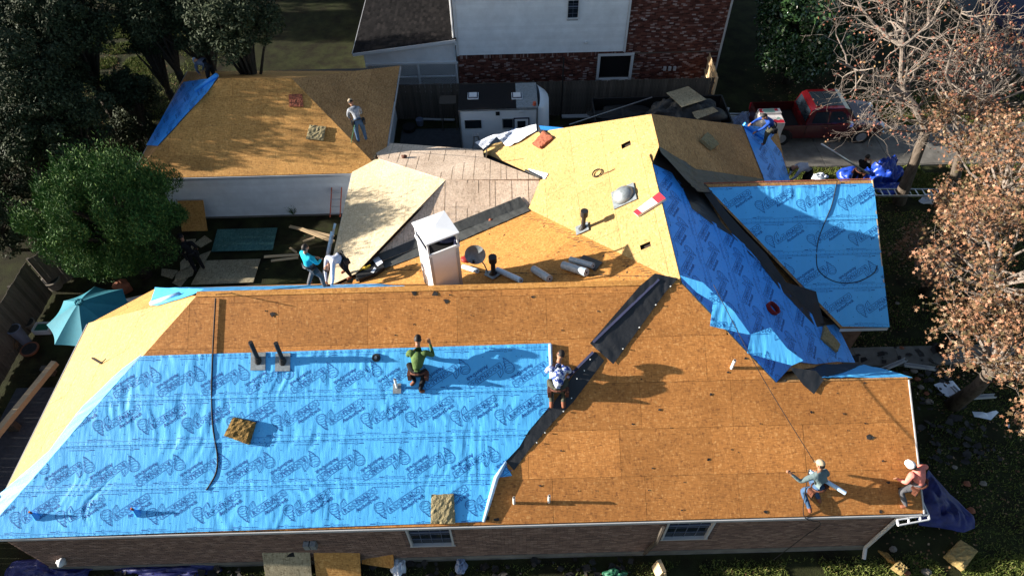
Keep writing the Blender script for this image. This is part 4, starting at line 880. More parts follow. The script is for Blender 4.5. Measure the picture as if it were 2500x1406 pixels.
# ================================================================== TRAVEL TRAILER
q0 = hz(1120, 268, G+2.75); q1 = hz(1312, 262, G+2.75); q2 = hz(1318, 204, G+2.75); rvx0, rvx1, rvy0, rvy1 = q0[0], q1[0], q0[1], q2[1]; rvh = 2.75
rv = thing('travel_trailer', 'white travel trailer with black roof parked before the fence', 'trailer', ((rvx0+rvx1)/2, (rvy0+rvy1)/2, G))
t = MB(); z0 = G+.35; zt = G+rvh
t.add([(rvx0, rvy0, z0), (rvx1, rvy0, z0), (rvx1, rvy1, z0), (rvx0, rvy1, z0), (rvx0, rvy0, zt), (rvx1, rvy0, zt), (rvx1, rvy1, zt), (rvx0, rvy1, zt)], [(0, 1, 5, 4), (1, 2, 6, 5), (2, 3, 7, 6), (3, 0, 4, 7), (3, 2, 1, 0), (4, 5, 6, 7)]); part('body', t, 'rvwhite', rv)
t = MB(); dome = []                         # bowed white nose cap at the right end
for j in range(9):
    a = math.pi*j/8; dome.append((rvx1+.62*math.sin(a), (rvy0+rvy1)/2-(rvy1-rvy0)/2*math.cos(a)*.98))
n_ = len(dome); t.add([(x, y, z0+.35) for x, y in dome]+[(rvx1+(x-rvx1)*.9, y, zt-.15) for x, y in dome]+[(rvx1+(x-rvx1)*.25, y, zt) for x, y in dome], [(i, i+1, n_+i+1, n_+i) for i in range(n_-1)]+[(n_+i, n_+i+1, 2*n_+i+1, 2*n_+i) for i in range(n_-1)]); part('nose_cap', t, 'rvwhite', rv, smooth=True)
xs_ = rvx1-.95
rf = part('roof_membrane', MB().box(((rvx0+xs_)/2, (rvy0+rvy1)/2, zt+.015), (xs_-rvx0+.06, rvy1-rvy0+.06, .03)), 'rvtop', rv); part('roof_metal', MB().box(((xs_+rvx1)/2+.02, (rvy0+rvy1)/2, zt+.02), (rvx1-xs_, rvy1-rvy0+.04, .03)), 'steel', rv)
for px in (1155, 1262):
    c = hz(px, 235, zt+.05); v_ = part('roof_vent', MB().box(c, (.48, .48, .05)), 'rvwhite', rv); part('vent_lid', MB().box(c+np.array((0, 0, .05)), (.34, .34, .06)), 'white', v_); k = MB()
    for a, b in ((-1, 0), (1, 0), (0, -1), (0, 1)): k.box(c+np.array((a*.19, b*.19, .03)), (.05 if a else .43, .05 if b else .33, .02))
    part('sealant', k, 'bagnavy', v_)
c = hz(1305, 256, zt+.05); part('vent_cap', MB().tube([c-np.array((0, 0, .03)), c+np.array((0, 0, .14))], [.08, .07], 10), 'orange', rv)
wc = hy(1155, 304, rvy0-.02); w_ = part('window', MB().box((wc[0], rvy0-.012, wc[2]), (.66, .02, .34)), 'glass', rv); k = MB(); 
for a, b, sx, sz in ((0, .19, .74, .04), (0, -.19, .74, .04), (-.35, 0, .04, .34), (.35, 0, .04, .34)): k.box((wc[0]+a, rvy0-.02, wc[2]+b), (sx, .03, sz))
part('window_frame', k, 'rubber', w_)
wc = hy(1240, 302, rvy0-.02); w_ = part('window', MB().box((wc[0], rvy0-.012, wc[2]), (.42, .02, .44)), 'glass', rv); k = MB()
for a, b, sx, sz in ((0, .24, .5, .04), (0, -.24, .5, .04), (-.23, 0, .04, .44), (.23, 0, .04, .44)): k.box((wc[0]+a, rvy0-.02, wc[2]+b), (sx, .03, sz))
part('window_frame', k, 'alum', w_)
wc = hy(1273, 305, rvy0-.02); dz = wc[2]-.55; d_ = part('door', MB().box((wc[0], rvy0-.02, dz), (.62, .03, 1.75)), 'rvwhite', rv); k = MB()
for a, b, sx, sz in ((0, .9, .7, .05), (-.33, 0, .05, 1.78), (.33, 0, .05, 1.78)): k.box((wc[0]+a, rvy0-.025, dz+b), (sx, .035, sz))
part('door_frame', k, 'bagnavy', d_); part('door_window', MB().box((wc[0], rvy0-.04, dz+.45), (.36, .02, .62)), 'glass', d_)
part('porch_light', MB().box(hy(1273, 274, rvy0-.03), (.18, .06, .06)), 'white', rv); part('vent_grille', MB().box(hy(1215, 278, rvy0-.02), (.18, .03, .18)), 'rubber', rv)
for a in (rvx0+.01, rvx1-.01): part('corner_trim', MB().box((a, rvy0-.015, (z0+zt)/2), (.07, .05, zt-z0-.01)), 'alum', rv)
part('drip_rail', MB().box(((rvx0+rvx1)/2, rvy0-.035, zt-.04), (rvx1-rvx0, .03, .05)), 'alum', rv)
part('end_panel', MB().box((rvx0-.03, (rvy0+rvy1)/2, (z0+zt)/2), (.05, rvy1-rvy0-.1, zt-z0-.3)), 'rubber', rv)
for y in (rvy0+.1, rvy1-.1): t = MB(); t.tube([(rvx0+1.3, y-.09, G+.33), (rvx0+1.3, y+.09, G+.33)], .33, 20); part('wheel', t, 'tyre', rv)
part('chassis', MB().box(((rvx0+rvx1)/2, (rvy0+rvy1)/2, G+.3), (rvx1-rvx0-.2, 1.4, .12)), 'rubber', rv)

# ================================================================== LADDERS
def ladder(label, a, b, width, side, m='alum', rung=.30, kind='ladder', rails=None, group=None, mr=None):
    a = Vector(a); b = Vector(b); d = (b-a); L = d.length; d.normalize(); s_ = Vector(side).normalized(); L0 = thing(kind, label, 'ladder', a, 0, group); nrm = d.cross(s_).normalized()
    for k in (-1, 1): part('rail', MB().beam(a+s_*width/2*k, b+s_*width/2*k, .03, .08, nrm), mr or m, L0)
    x = .15
    while x < L-.05: p = a+d*x; part('rung', MB().tube([p-s_*width/2, p+s_*width/2], .026, 6), m, L0); x += rung
    return L0
la, lb = hz(2128, 470, G+1.15), hz(2335, 472, G+.75)
la, lb = hz(2075, 470, G+.55), hz(2345, 471, G+.55)
ladder('long aluminium extension ladder lying level past the leaning tree trunk', la, lb, .42, (0, 1, 0), rung=.30)
# end supports so that it rests on something
ladder('orange railed step ladder leaning against the garage siding', hy(818, 530, 20.6), hy(822, 458, 21.3), .42, (1, 0, 0), mr='orange')
ladder('grey ladder leaning on the eave of cream roof', (hz(795, 660, G)[0], 15.6, G), tuple(hp(822, 560, PA)+np.array((-.1, 0, .1))), .42, (.15, 1, 0))
sa = hz(1138, 352, G); stp = hy(1160, 300, rvy0-.6)
sl0 = thing('step_ladder', 'aluminium step ladder standing open before the white trailer', 'ladder', (stp[0], stp[1], G))
for dy_ in (-.35, .35):
    for dx_ in (-1, 1): part('leg', MB().beam((stp[0]+dx_*.3, stp[1]+dy_, G), (stp[0]+dx_*.09, stp[1]+dy_*.08, G+1.75), .035, .07), 'alum', sl0)
for k in range(5): z = G+.3+k*.3; f = 1-(z-G)/1.9; part('step', MB().box((stp[0], stp[1]-.35*f, z), (.6*f+.14, .08, .03)), 'alum', sl0)
part('top_cap', MB().box((stp[0], stp[1], G+1.78), (.26, .16, .05)), 'alum', sl0)

# ================================================================== PICKUP TRUCK
tx0, tx1 = hz(1845, 362)[0], hz(2142, 350)[0]; tyc = hz(2000, 355)[1]+1.0; TL = tx1-tx0
tk = thing('pickup_truck', 'red crew cab pickup truck with open bed parked on the driveway', 'truck', (tx0, tyc, G))
def TB(name, prof, y0, y1, m, parent, smooth=False, taper=0, zt=None):     # side profile (x,z) extruded in y
    K = len(prof); mb = MB(); mx = max(z for x, z in prof)
    A = [(x, y0+(taper*(z/mx) if taper else 0), z) for x, z in prof]; B = [(x, y1-(taper*(z/mx) if taper else 0), z) for x, z in prof]
    mb.add(A+B, [tuple(range(K)), tuple(range(2*K-1, K-1, -1))]+[(i, i+K, (i+1) % K+K, (i+1) % K) for i in range(K)])
    return part(name, mb, m, parent, local=True, smooth=smooth)
s_ = TL/5.85
def X(v): return v*s_
lower = [(X(2.05), .42), (X(2.1), .95), (X(2.1), 1.14), (X(4.35), 1.14), (X(5.0), 1.12), (X(5.6), 1.04), (X(5.8), .85), (X(5.82), .5), (X(5.3), .42)]
b_ = TB('body', lower, -.98, .98, 'red', tk)
for sg in (-1, 1): TB('bed_side', [(X(.05), .55), (X(.05), 1.14), (X(2.08), 1.14), (X(2.08), .42), (X(.4), .45)], sg*.98-.05*(sg > 0)-.0, sg*.98+.05*(sg < 0), 'red', tk)
part('bed_floor', MB().box((X(1.05), 0, .68), (X(2), 1.8, .06)), 'rubber', tk, local=True); part('tailgate', MB().box((X(.05), 0, .85), (.07, 1.84, .56)), 'red', tk, local=True)
cabp = [(X(2.08), 1.14), (X(2.2), 1.80), (X(2.4), 1.90), (X(3.7), 1.90), (X(3.95), 1.82), (X(4.45), 1.16)]
K = len(cabp); mb = MB(); A = [(x, -.93+(.16 if z > 1.5 else 0), z) for x, z in cabp]; B = [(x, .93-(.16 if z > 1.5 else 0), z) for x, z in cabp]
mb.add(A+B, [tuple(range(K)), tuple(range(2*K-1, K-1, -1))]+[(i, i+K, (i+1) % K+K, (i+1) % K) for i in range(K)]); cab = part('cab', mb, 'red', tk, local=True)
for sg in (-1, 1):
    for (x0, x1, x2, x3) in ((2.32, 3.05, 3.02, 2.42), (3.12, 4.05, 3.72, 3.12)):
        yy = lambda z: sg*(.938-.16*(z-1.14)/.70); mb = MB(); pts = [(X(x0), 1.2), (X(x1), 1.2), (X(x2), 1.74), (X(x3), 1.74)]
        mb.add([(x, yy(z), z) for x, z in pts]+[(x, yy(z)-sg*.03, z) for x, z in pts], [(0, 1, 2, 3), (7, 6, 5, 4)]); part('side_window', mb, 'glass', cab, local=True)
    part('door_seam', MB().box((X(3.08), sg*.985, .82), (.012, .008, .62)), 'rubber', tk, local=True); part('door_seam', MB().box((X(2.14), sg*.985, .78), (.012, .008, .70)), 'rubber', tk, local=True)
    for hx_ in (2.9, 3.9): part('door_handle', MB().box((X(hx_), sg*.995, 1.02), (.18, .03, .035)), 'red', tk, local=True)
    mb = MB(); mb.box((X(4.05), sg*1.12, 1.26), (.13, .22, .20)); part('wing_mirror', mb, 'chrome', tk, local=True); mb = MB(); mb.box((X(4.05), sg*.99, 1.2), (.06, .12, .05)); part('mirror_arm', mb, 'rubber', tk, local=True)
    for wx in (1.1, 4.9):
        mb = MB(); mb.tube([(X(wx), sg*.72, .42), (X(wx), sg*1.0, .42)], .42, 24); wh = part('wheel', mb, 'tyre', tk, local=True); mb = MB(); mb.tube([(X(wx), sg*1.0, .42), (X(wx), sg*1.01, .42)], .24, 16); part('rim', mb, 'alum', wh, local=True)
        mb = MB(); 
        for k in range(9): a0 = math.pi*k/9; a1 = math.pi*(k+1)/9; mb.add([(X(wx)+math.cos(a)*r, yy_, .42+math.sin(a)*r) for a in (a0, a1) for r in (.44, .52) for yy_ in (sg*.99, sg*1.03)], [(0, 1, 3, 2), (4, 6, 7, 5), (1, 5, 7, 3), (2, 3, 7, 6)])
        part('wheel_arch', mb, 'rubber', tk, local=True)
    part('headlight', MB().box((X(5.74), sg*.78, .90), (.16, .34, .2)), 'rvwhite', tk, local=True); part('taillight', MB().box((X(.04), sg*.94, .95), (.1, .1, .34)), 'boxred', tk, local=True)
mb = MB(); mb.add([(X(4.42), -.86, 1.19), (X(4.42), .86, 1.19), (X(3.98), .74, 1.81), (X(3.98), -.74, 1.81)], [(0, 1, 2, 3)]); mb.v = [(x+.012, y, z+.012) for x, y, z in mb.v]; part('windscreen', mb, 'glass', cab, local=True)
mb = MB(); mb.add([(X(2.085)-.012, -.82, 1.22), (X(2.085)-.012, .82, 1.22), (X(2.19)-.012, .70, 1.74), (X(2.19)-.012, -.70, 1.74)], [(3, 2, 1, 0)]); part('rear_window', mb, 'glass', cab, local=True)
part('glass_roof_panel', MB().box((X(2.72), 0, 1.906), (X(.58), 1.15, .012)), 'glass', cab, local=True); part('glass_roof_panel', MB().box((X(3.36), 0, 1.906), (X(.62), 1.15, .012)), 'glass', cab, local=True)
part('bonnet_bulge', MB().box((X(5.0), 0, 1.13), (X(.95), 1.1, .06)), 'red', tk, local=True); part('grille', MB().box((X(5.82), 0, .80), (.05, 1.2, .34)), 'rubber', tk, local=True); part('bumper', MB().box((X(5.86), 0, .52), (.14, 1.9, .22)), 'chrome', tk, local=True); part('rear_bumper', MB().box((X(-.02), 0, .5), (.14, 1.8, .18)), 'chrome', tk, local=True)
# pallet of shingle bundles on the bed
bp = hz(1880, 285, G+1.7); bt = thing('bundle_stack', 'stack of wrapped shingle bundles with red and green print in truck bed', 'stack', (bp[0], bp[1]-.1, G+.72))
nl = 11
for k in range(nl):
    z = .05+k*.095
    for j in range(3): part('bundle', MB().box(((j-1)*.34+random.uniform(-.012, .012), random.uniform(-.01, .01), z), (.335, .98, .088)), 'boxwhite', bt, local=True)
z = .05+nl*.095; part('bundle', MB().box((0, .32, z), (1.0, .33, .09)), 'boxwhite', bt, local=True); zz = z+.048
part('red_print', MB().add([(-.48, .18, zz), (-.28, .18, zz), (-.36, .32, zz), (-.28, .47, zz), (-.48, .47, zz)], [(0, 1, 2, 3, 4)]), 'boxred', bt, local=True); part('green_print', MB().add([(-.26, .18, zz), (.22, .18, zz), (.22, .47, zz), (-.26, .47, zz), (-.33, .32, zz)], [(0, 1, 2, 3, 4)]), 'boxgreen', bt, local=True); part('red_print', MB().add([(.23, .30, zz), (.38, .30, zz), (.38, .47, zz), (.23, .47, zz)], [(0, 1, 2, 3)]), 'boxred', bt, local=True)
z = .05+(nl-1)*.095+.047
part('red_print', MB().add([(.0, -.48, z), (.49, -.48, z), (.49, -.25, z), (.38, -.22, z), (.25, -.28, z), (.12, -.2, z), (0, -.3, z)], [(0, 1, 2, 3, 4, 5, 6)]), 'boxred', bt, local=True); part('green_print', MB().add([(.18, -.2, z+.001), (.47, -.2, z+.001), (.3, -.02, z+.001)], [(0, 1, 2)]), 'boxgreen', bt, local=True)
part('pallet', MB().box((0, 0, -.01), (1.05, 1.0, .03)), 'oldwood', bt, local=True)

# ================================================================== DUMP TRAILER WITH HEAP
def crumple(c, rx, ry, rz, m, name, label, cat, seed=0, n=26, spike=.5, flat=False):
    r = np.random.default_rng(seed); V = []; F = []
    for j in range(n+1):
        ph = (j/n)*math.pi/2
        for i in range(n*2):
            a = math.pi*i/n; k = 1+.28*pnoise(math.cos(a)*2.2+seed, math.sin(a)*2.2+ph*2, seed)*2
            f = float(pnoise(math.cos(a)*math.cos(ph)*4+seed, math.sin(a)*math.cos(ph)*4, seed+3)); f2 = abs(float(pnoise(math.cos(a)*math.cos(ph)*9, math.sin(a)*math.cos(ph)*9+seed, seed+4)))
            V.append((c[0]+rx*k*math.cos(a)*math.cos(ph), c[1]+ry*k*math.sin(a)*math.cos(ph), c[2]+rz*(math.sin(ph)+spike*f*(math.sin(ph)+.2)-spike*f2*.9*(math.sin(ph)+.15))+.02))
    w_ = 2*n
    for j in range(n):
        for i in range(w_): F.append((j*w_+i, j*w_+(i+1) % w_, (j+1)*w_+(i+1) % w_, (j+1)*w_+i))
    mb = MB(); mb.v = V; mb.f = F; mb.m = [0]*len(F); return solo(name, mb, m, label, cat, smooth=True)
tz = G+1.5; t0 = hz(1385, 308, tz); t1 = hz(1760, 318, tz)
tr0, tr1 = np.array((3.6, 25.2)), np.array((10.6, 25.6)); tl = thing('dump_trailer', 'black high sided dump trailer behind the yellow roof', 'trailer', (7.2, 26.0, G))
for nm, c, sz in (('side_panel', (7.2, 25.0, G+1.0), (6.2, .06, 1.2)), ('side_panel', (7.2, 27.2, G+1.0), (6.2, .06, 1.2)), ('end_panel', (4.1, 26.1, G+1.0), (.06, 2.14, 1.2)), ('end_panel', (10.3, 26.1, G+1.0), (.06, 2.14, 1.2)), ('floor', (7.2, 26.1, G+.5), (6.1, 2.1, .1))): part(nm, MB().box(c, sz), 'rubber', tl)
for sg in (24.9, 27.3):
    for x in (6.4, 7.3): part('wheel', MB().tube([(x, sg-.1, G+.36), (x, sg+.1, G+.36)], .36, 18), 'tyre', tl)
part('tow_bar', MB().beam((3.9, 26.1, G+.5), (2.8, 26.1, G+.45), .1, .1), 'rubber', tl); part('tarp_arm', MB().beam(tuple(hz(1390, 305, G+1.7)), tuple(hz(1592, 238, G+1.9)), .04, .04), 'alum', tl)
crumple((8.2, 26.0, G+1.45), 1.9, .95, .75, 'tarp_dark', 'tarp_heap', 'crumpled charcoal tarp heaped over the black dump trailer', 'tarp', 5, spike=.75)
crumple((5.4, 26.1, G+1.3), 1.5, .85, .2, 'rubber', 'debris_heap', 'dark roofing debris filling the front of dump trailer', 'debris', 8)
crumple((9.9, 25.1, G+.1), .7, .5, 1.2, 'tarp_dark', 'tarp', 'charcoal tarp spilling over the trailer side', 'tarp', 9, spike=.8)
def board(pix, z, m, name, label, cat='board', t=.018, tilt=None, group=None):
    pl = (0, 0, z) if not tilt else (tilt[0], tilt[1], z); mb = MB(); mb.prism([hp(*p, pl) for p in pix], frame(pl)[3], t); return solo(name, mb, m, label, cat, group)
board([(1627, 227), (1680, 211), (1725, 243), (1665, 262)], G+2.35, 'yardboard', 'board', 'larger strand board scrap on top of the charcoal tarp heap')
board([(1690, 274), (1740, 261), (1754, 272), (1702, 291), (1695, 284)], G+2.1, 'yardboard', 'board', 'smaller sunlit strand board scrap on the tarp heap edge')
board([(1745, 312), (1775, 262), (1782, 264), (1755, 316)], G+.15, 'trim', 'plank', 'pale plank lying on the lawn between tarp heap and truck', 'plank', .04)
mb = MB(); mb.beam(hz(1765, 283, G+.3), hz(1850, 285, G+.3), .05, .05); mb.beam(hz(1755, 278, G+.3), hz(1850, 278, G+.3), .05, .05); solo('metal_poles', mb, 'alum', 'two metal poles lying beyond the brown roof slope', 'poles')
crumple(hz(1815, 312, G+.0), 0.75, .9, .55, 'clear', 'plastic_wrap', 'crumpled bluish plastic wrap heaped behind the kneeling blue shirt', 'plastic', 12, spike=.9)
board([(1478, 290), (1540, 290), (1540, 312), (1478, 312)], G+.05, 'teal', 'board', 'pale green board lying beside the travel trailer nose')
for i, (a, b) in enumerate((((1370, 283), (1460, 281)), ((1372, 287), (1470, 285)), ((1020, 291), (1110, 293)))):
    mb = MB(); mb.beam(hz(*a, G+.08+.001*i), hz(*b, G+.08+.001*i), .12, .05); solo('plank', mb, 'trim', ('upper pale board along the foot of dark fence right of trailer', 'lower pale board along the foot of dark fence right of trailer', 'pale board lying by the fence left of trailer')[i], 'plank')
fp = hz(1358, 190, G+.1); mb = MB(); mb.tube([(fp[0], fa1[1]-.3, G), (fp[0], fa1[1]-.3, G+3.4)], .035, 8); solo('metal_pole', mb, 'rubber', 'thin black pole standing at the dark fence', 'pole')
cr = hz(1000, 318); 
for i, (dx, dy_, m, lb) in enumerate(((0, 0, 'tyre', 'old tyre lying by the garage wall'), (.5, .4, 'plast', 'grey bucket standing near the garage corner'))):
    mb = MB(); mb.tube([(cr[0]+dx, cr[1]+dy_, G), (cr[0]+dx, cr[1]+dy_, G+.24+.1*i)], [.3, .33] if i == 0 else [.15, .19], 16); solo('old_tyre' if i == 0 else 'bucket', mb, m, lb, 'tyre' if i == 0 else 'bucket')
rk = thing('utility_rack', 'bare metal utility rack standing left of the travel trailer', 'rack', hz(1095, 315))
c = hz(1100, 310); 
for dx in (-.35, .35):
    for dy_ in (-.3, .3): part('leg', MB().box((c[0]+dx, c[1]+dy_, G+.8), (.04, .04, 1.6)), 'oldwood', rk)
part('shelf', MB().box((c[0], c[1], G+1.55), (.8, .7, .04)), 'oldwood', rk)

# ================================================================== FOAM PADS, ROLLS AND TOOLS ON THE ROOFS
def pad(pix, pl, t, m, label, seed=0, rough=.02):
    q = [hp(*p, pl) for p in pix]; n = np.array(frame(pl)[3]); n_ = 9; V = []; r = np.random.default_rng(seed)
    def P(a, b): return (q[0]*(1-a)+q[1]*a)*(1-b)+(q[3]*(1-a)+q[2]*a)*b
    for j in range(n_+1):
        for i in range(n_+1):
            e = r.normal(0, rough); edge = 1 if 0 < i < n_ and 0 < j < n_ else .8
            V.append(P(i/n_, j/n_)+n*(t*edge+e+.02))
    F = [(j*(n_+1)+i, j*(n_+1)+i+1, (j+1)*(n_+1)+i+1, (j+1)*(n_+1)+i) for j in range(n_) for i in range(n_)]
    ring = [i for i in range(n_+1)]+[k*(n_+1)+n_ for k in range(1, n_+1)]+[n_*(n_+1)+i for i in range(n_-1, -1, -1)]+[k*(n_+1) for k in range(n_-1, 0, -1)]
    o = len(V); cen = (q[0]+q[1]+q[2]+q[3])/4
    for k in ring: V.append(V[k]-n*(np.dot(V[k]-cen, n)-.02)+r.normal(0, .008, 3)*(1, 1, 0))
    L_ = len(ring); F += [(ring[k], o+k, o+(k+1) % L_, ring[(k+1) % L_]) for k in range(L_)]+[tuple(range(o, o+L_))]
    mb = MB(); mb.v = [tuple(v) for v in V]; mb.f = F; mb.m = [0]*len(F); return solo('foam_pad', mb, m, label, 'foam pad')
pad([(552, 1062), (612, 1084), (628, 1030), (574, 1018)], FR, .15, 'foamd', 'crumbling dark brown foam block on the big blue sheet', 1, .012)
pad([(1053, 1276), (1112, 1276), (1108, 1204), (1054, 1206)], FR, .1, 'foamg', 'tan foam pad with torn top at the front eave', 2, .008)
pad([(1303, 356), (1322, 366), (1352, 340), (1330, 324)], WP, .12, 'foamr', 'pinkish brown foam block on the rear of bright yellow slope', 3, .012)
pad([(1706, 346), (1734, 370), (1750, 358), (1722, 328)], EP1, .14, 'foamg', 'grey foam block on the shaded brown upper slope', 4, .012)
pad([(2000, 830), (2038, 862), (2045, 845), (2008, 798)], EP, .12, 'foamg', 'olive grey foam slab at the foot of side blue slope', 5, .012)
pad([(748, 341), (790, 345), (797, 311), (757, 307)], GF, .08, 'foamg', 'grey tan foam pad on the lower garage roof', 6, .01)
pad([(708, 262), (742, 262), (738, 231), (706, 233)], GF, .06, 'foamr', 'dusty red foam pad high on the garage roof', 7, .008)
pad([(2300, 1360), (2345, 1395), (2380, 1350), (2338, 1322)], (0, 0, G+.05), .22, 'foam', 'largest yellow foam block on lawn at lower right', 8, .012)
pad([(2172, 1388), (2198, 1406), (2212, 1392), (2190, 1372)], (0, 0, G+.05), .18, 'foam', 'small bright foam block on lawn left of the largest', 9, .015)
pad([(2142, 1345), (2168, 1372), (2186, 1378), (2165, 1352)], (0, 0, G+.03), .1, 'foamd', 'brown foam scrap by the foot of downspout', 10, .012)
def roll(a, b, r, m, label, core='paper', name='underlayment_roll', r2=None):
    a = Vector(a); b = Vector(b); d = (b-a).normalized(); R0 = thing(name, label, 'roll', a); K = 8
    part('rolled_sheet', MB().tube([a+(b-a)*i/K for i in range(K+1)], [r*random.uniform(.97, 1.02) for i in range(K+1)], 18), m, R0, smooth=False)
    for p, s_ in ((a, -1), (b, 1)):
        k = MB(); k.tube([p+d*s_*.002, p+d*s_*.006], [r*.45, r*.43], 14); part('core', k, core, R0)
        k = MB(); k.tube([p+d*s_*.007, p+d*s_*.010], r*.3, 14); part('core_bore', k, 'black', R0)
    return R0
def rp(x, y, pl, r): return Vector(hp(x, y, pl))+frame(pl)[3]*(r+.02)
roll(rp(1305, 664, OP, .09), rp(1344, 690, OP, .12), .12, 'greyroll', 'left of three grey shield rolls on the orange slope')
roll(rp(1377, 655, OP, .1), rp(1434, 675, OP, .125), .125, 'greyroll', 'fat grey shield roll nearest the ridge, white wrapped end')
roll(rp(1394, 640, OP, .08), rp(1450, 657, OP, .1), .095, 'greyroll', 'thin grey shield roll beside the black felt square')
roll(rp(1216, 664, OP, .07), rp(1274, 692, OP, .09), .09, 'wraproll', 'blue and white wrapped roll right of the capped vent pipe')
roll(rp(1132, 655, OP, .05), rp(1168, 668, OP, .08), .075, 'wraproll', 'short pale blue roll right beside the white chimney')
roll(rp(1286, 420, WP, .06), rp(1322, 438, WP, .06), .05, 'rubber', 'thin black roll with white film on the yellow slope edge')
mb = MB(); mb.prism([hp(*p, (WP[0], WP[1], WP[2]+.04)) for p in ((1290, 412), (1338, 424), (1330, 438), (1298, 426))], frame(WP)[3], .006); solo('release_film', mb, 'paper', 'white release film lying beside the thin black roll', 'film')
mb = MB(); mb.prism([hp(*p, (OP[0], OP[1], OP[2]+.04)) for p in ((1412, 634), (1425, 622), (1472, 640), (1452, 662))], frame(OP)[3], .01); solo('felt_square', mb, 'liner', 'black felt square beside the thin grey roll', 'felt')
# a long blue roll edge where the sheets stop, at (1343,838) down
t = MB(); t.tube([rp(1343, 840, FR, .03), rp(1345, 900, FR, .03), rp(1347, 985, FR, .03)], .05, 10); part('rolled_edge', t, 'wraproll', house, smooth=True)
t = MB(); t.tube([rp(1236, 1126, FR, .03), rp(1212, 1165, FR, .05), rp(1196, 1220, FR, .04), rp(1181, 1272, FR, .03)], [.03, .07, .06, .04], 10); part('rolled_edge', t, 'wraproll', house, smooth=True)
# roll at the upper east slope
roll(rp(1812, 308, EP1, .09), rp(1866, 345, EP1, .09), .085, 'blueB', 'blue underlayment roll being unrolled at the brown slope', 'white')
# box of shingles
q = Vector(hp(1588, 500, WP)); 
bx = thing('shingle_box', 'red and white printed shingle bundle on the yellow slope', 'bundle', q); o, u, v, n = frame(WP)
P4 = [Vector(hp(*p, WP)) for p in ((1549, 522), (1560, 531), (1628, 489), (1612, 474))]
part('carton', MB().prism([np.array(p+n*.10) for p in P4], np.array(n), .09), 'boxwhite', bx)
def lerp(a, b, f): return a+(b-a)*f
for f0, f1 in ((.0, .16), (.72, 1.0)): part('red_print', MB().prism([np.array(lerp(P4[0], P4[3], f0)+n*.103), np.array(lerp(P4[1], P4[2], f0)+n*.103), np.array(lerp(P4[1], P4[2], f1)+n*.103), np.array(lerp(P4[0], P4[3], f1)+n*.103)], np.array(n), .002), 'boxred', bx)
# coils
def coil(px, py, pl, r, n_, rr, m, name, label, tail=None, cat='hose'):
    c = Vector(hp(px, py, pl)); o, u, v, n = frame(pl); pts = []
    for i in range(n_*16): a = i/16*2*math.pi; k = r*(1+random.uniform(-.04, .04)); pts.append(c+(u*math.cos(a)+v*math.sin(a))*k+n*(.03+rr*1.6*(i/16) * .8))
    if tail: pts += [Vector(hp(*p, pl))+n*.03 for p in tail]
    return solo(name, MB().tube(pts, rr, 6), m, label, cat, smooth=True)
coil(1459, 425, WP, .17, 3, .012, 'rope', 'hose_coil', 'coiled black cable on the bright yellow slope', [(1490, 420), (1502, 414)])
coil(1881, 757, EP, .2, 5, .022, 'redhose', 'air_hose_coil', 'coiled red air hose on the shaded blue slope')
mb = MB(); o, u, v, n = frame(EP); mb.prism([hp(*p, (EP[0], EP[1], EP[2]+.03)) for p in ((1868, 772), (1905, 762), (1906, 786), (1890, 782))], n, .02); solo('tool_pouch', mb, 'rubber', 'dark triangular pouch under the red hose coil', 'pouch')
coil(745, 578, (0, 0, G+.03), .35, 3, .015, 'green', 'garden_hose', 'thin green garden hose coiled on the dark yard')
def rope(pts, r, m, label, name='rope', cat='rope', k=6):
    P = [Vector(p) for p in pts]; out = []
    for i in range(len(P)-1):
        for j in range(k):
            t_ = j/k; p0, p1, p2, p3 = P[max(i-1, 0)], P[i], P[i+1], P[min(i+2, len(P)-1)]
            out.append(.5*((2*p1)+(p2-p0)*t_+(2*p0-5*p1+4*p2-p3)*t_*t_+(3*p1-p0-3*p2+p3)*t_**3))
    out.append(P[-1]); return solo(name, MB().tube(out, r, 6), m, label, cat, smooth=True)
rope([rp(*p, FR, .0)+Vector((0, 0, .02)) for p in ((528, 729), (524, 800), (521, 860), (518, 950), (521, 1040), (532, 1110), (530, 1150), (516, 1180), (505, 1196))], .022, 'rope', 'dark strap running down the roof onto the large blue sheet')
rope([rp(*p, RP, .0)+Vector((0, 0, .05)) for p in ((528, 724), (640, 714), (760, 702), (820, 697))], .012, 'rope', 'thin cord lying along the narrow blue ridge strip')
rope([rp(1730, 730, FR, 0)+Vector((0, 0, .6)), rp(1840, 950, FR, 0)+Vector((0, 0, .7)), rp(1960, 1165, FR, 0)+Vector((0, 0, .9))], .010, 'rope', 'taut thin lifeline running down to the worker with grey hoodie')
rope([Vector(hp(1960, 1165, FR))+Vector((0, 0, .5)), rp(1960, 1255, FR, .02), (8.0, Y0-.08, -.3), (7.9, YW-.15, -1.2), (7.4, YW-.3, G+.1)], .012, 'rope', 'thin cord hanging over the front eave at the right')
rope([rp(*p, RD, 0)+Vector((0, 0, .03)) for p in ((2042, 445), (2030, 500), (2012, 545), (1996, 590), (1992, 640), (2002, 668), (2040, 690), (2090, 690), (2130, 670), (2140, 650))], .014, 'rope', 'dark cable looping over the right blue wing')
rope([hy(866, 306, 20.6), hz(858, 350, .6), rp(868, 380, PA, .05), rp(866, 404, PA, .05)], .014, 'green', 'green hose hanging from the man on the rear ridge')
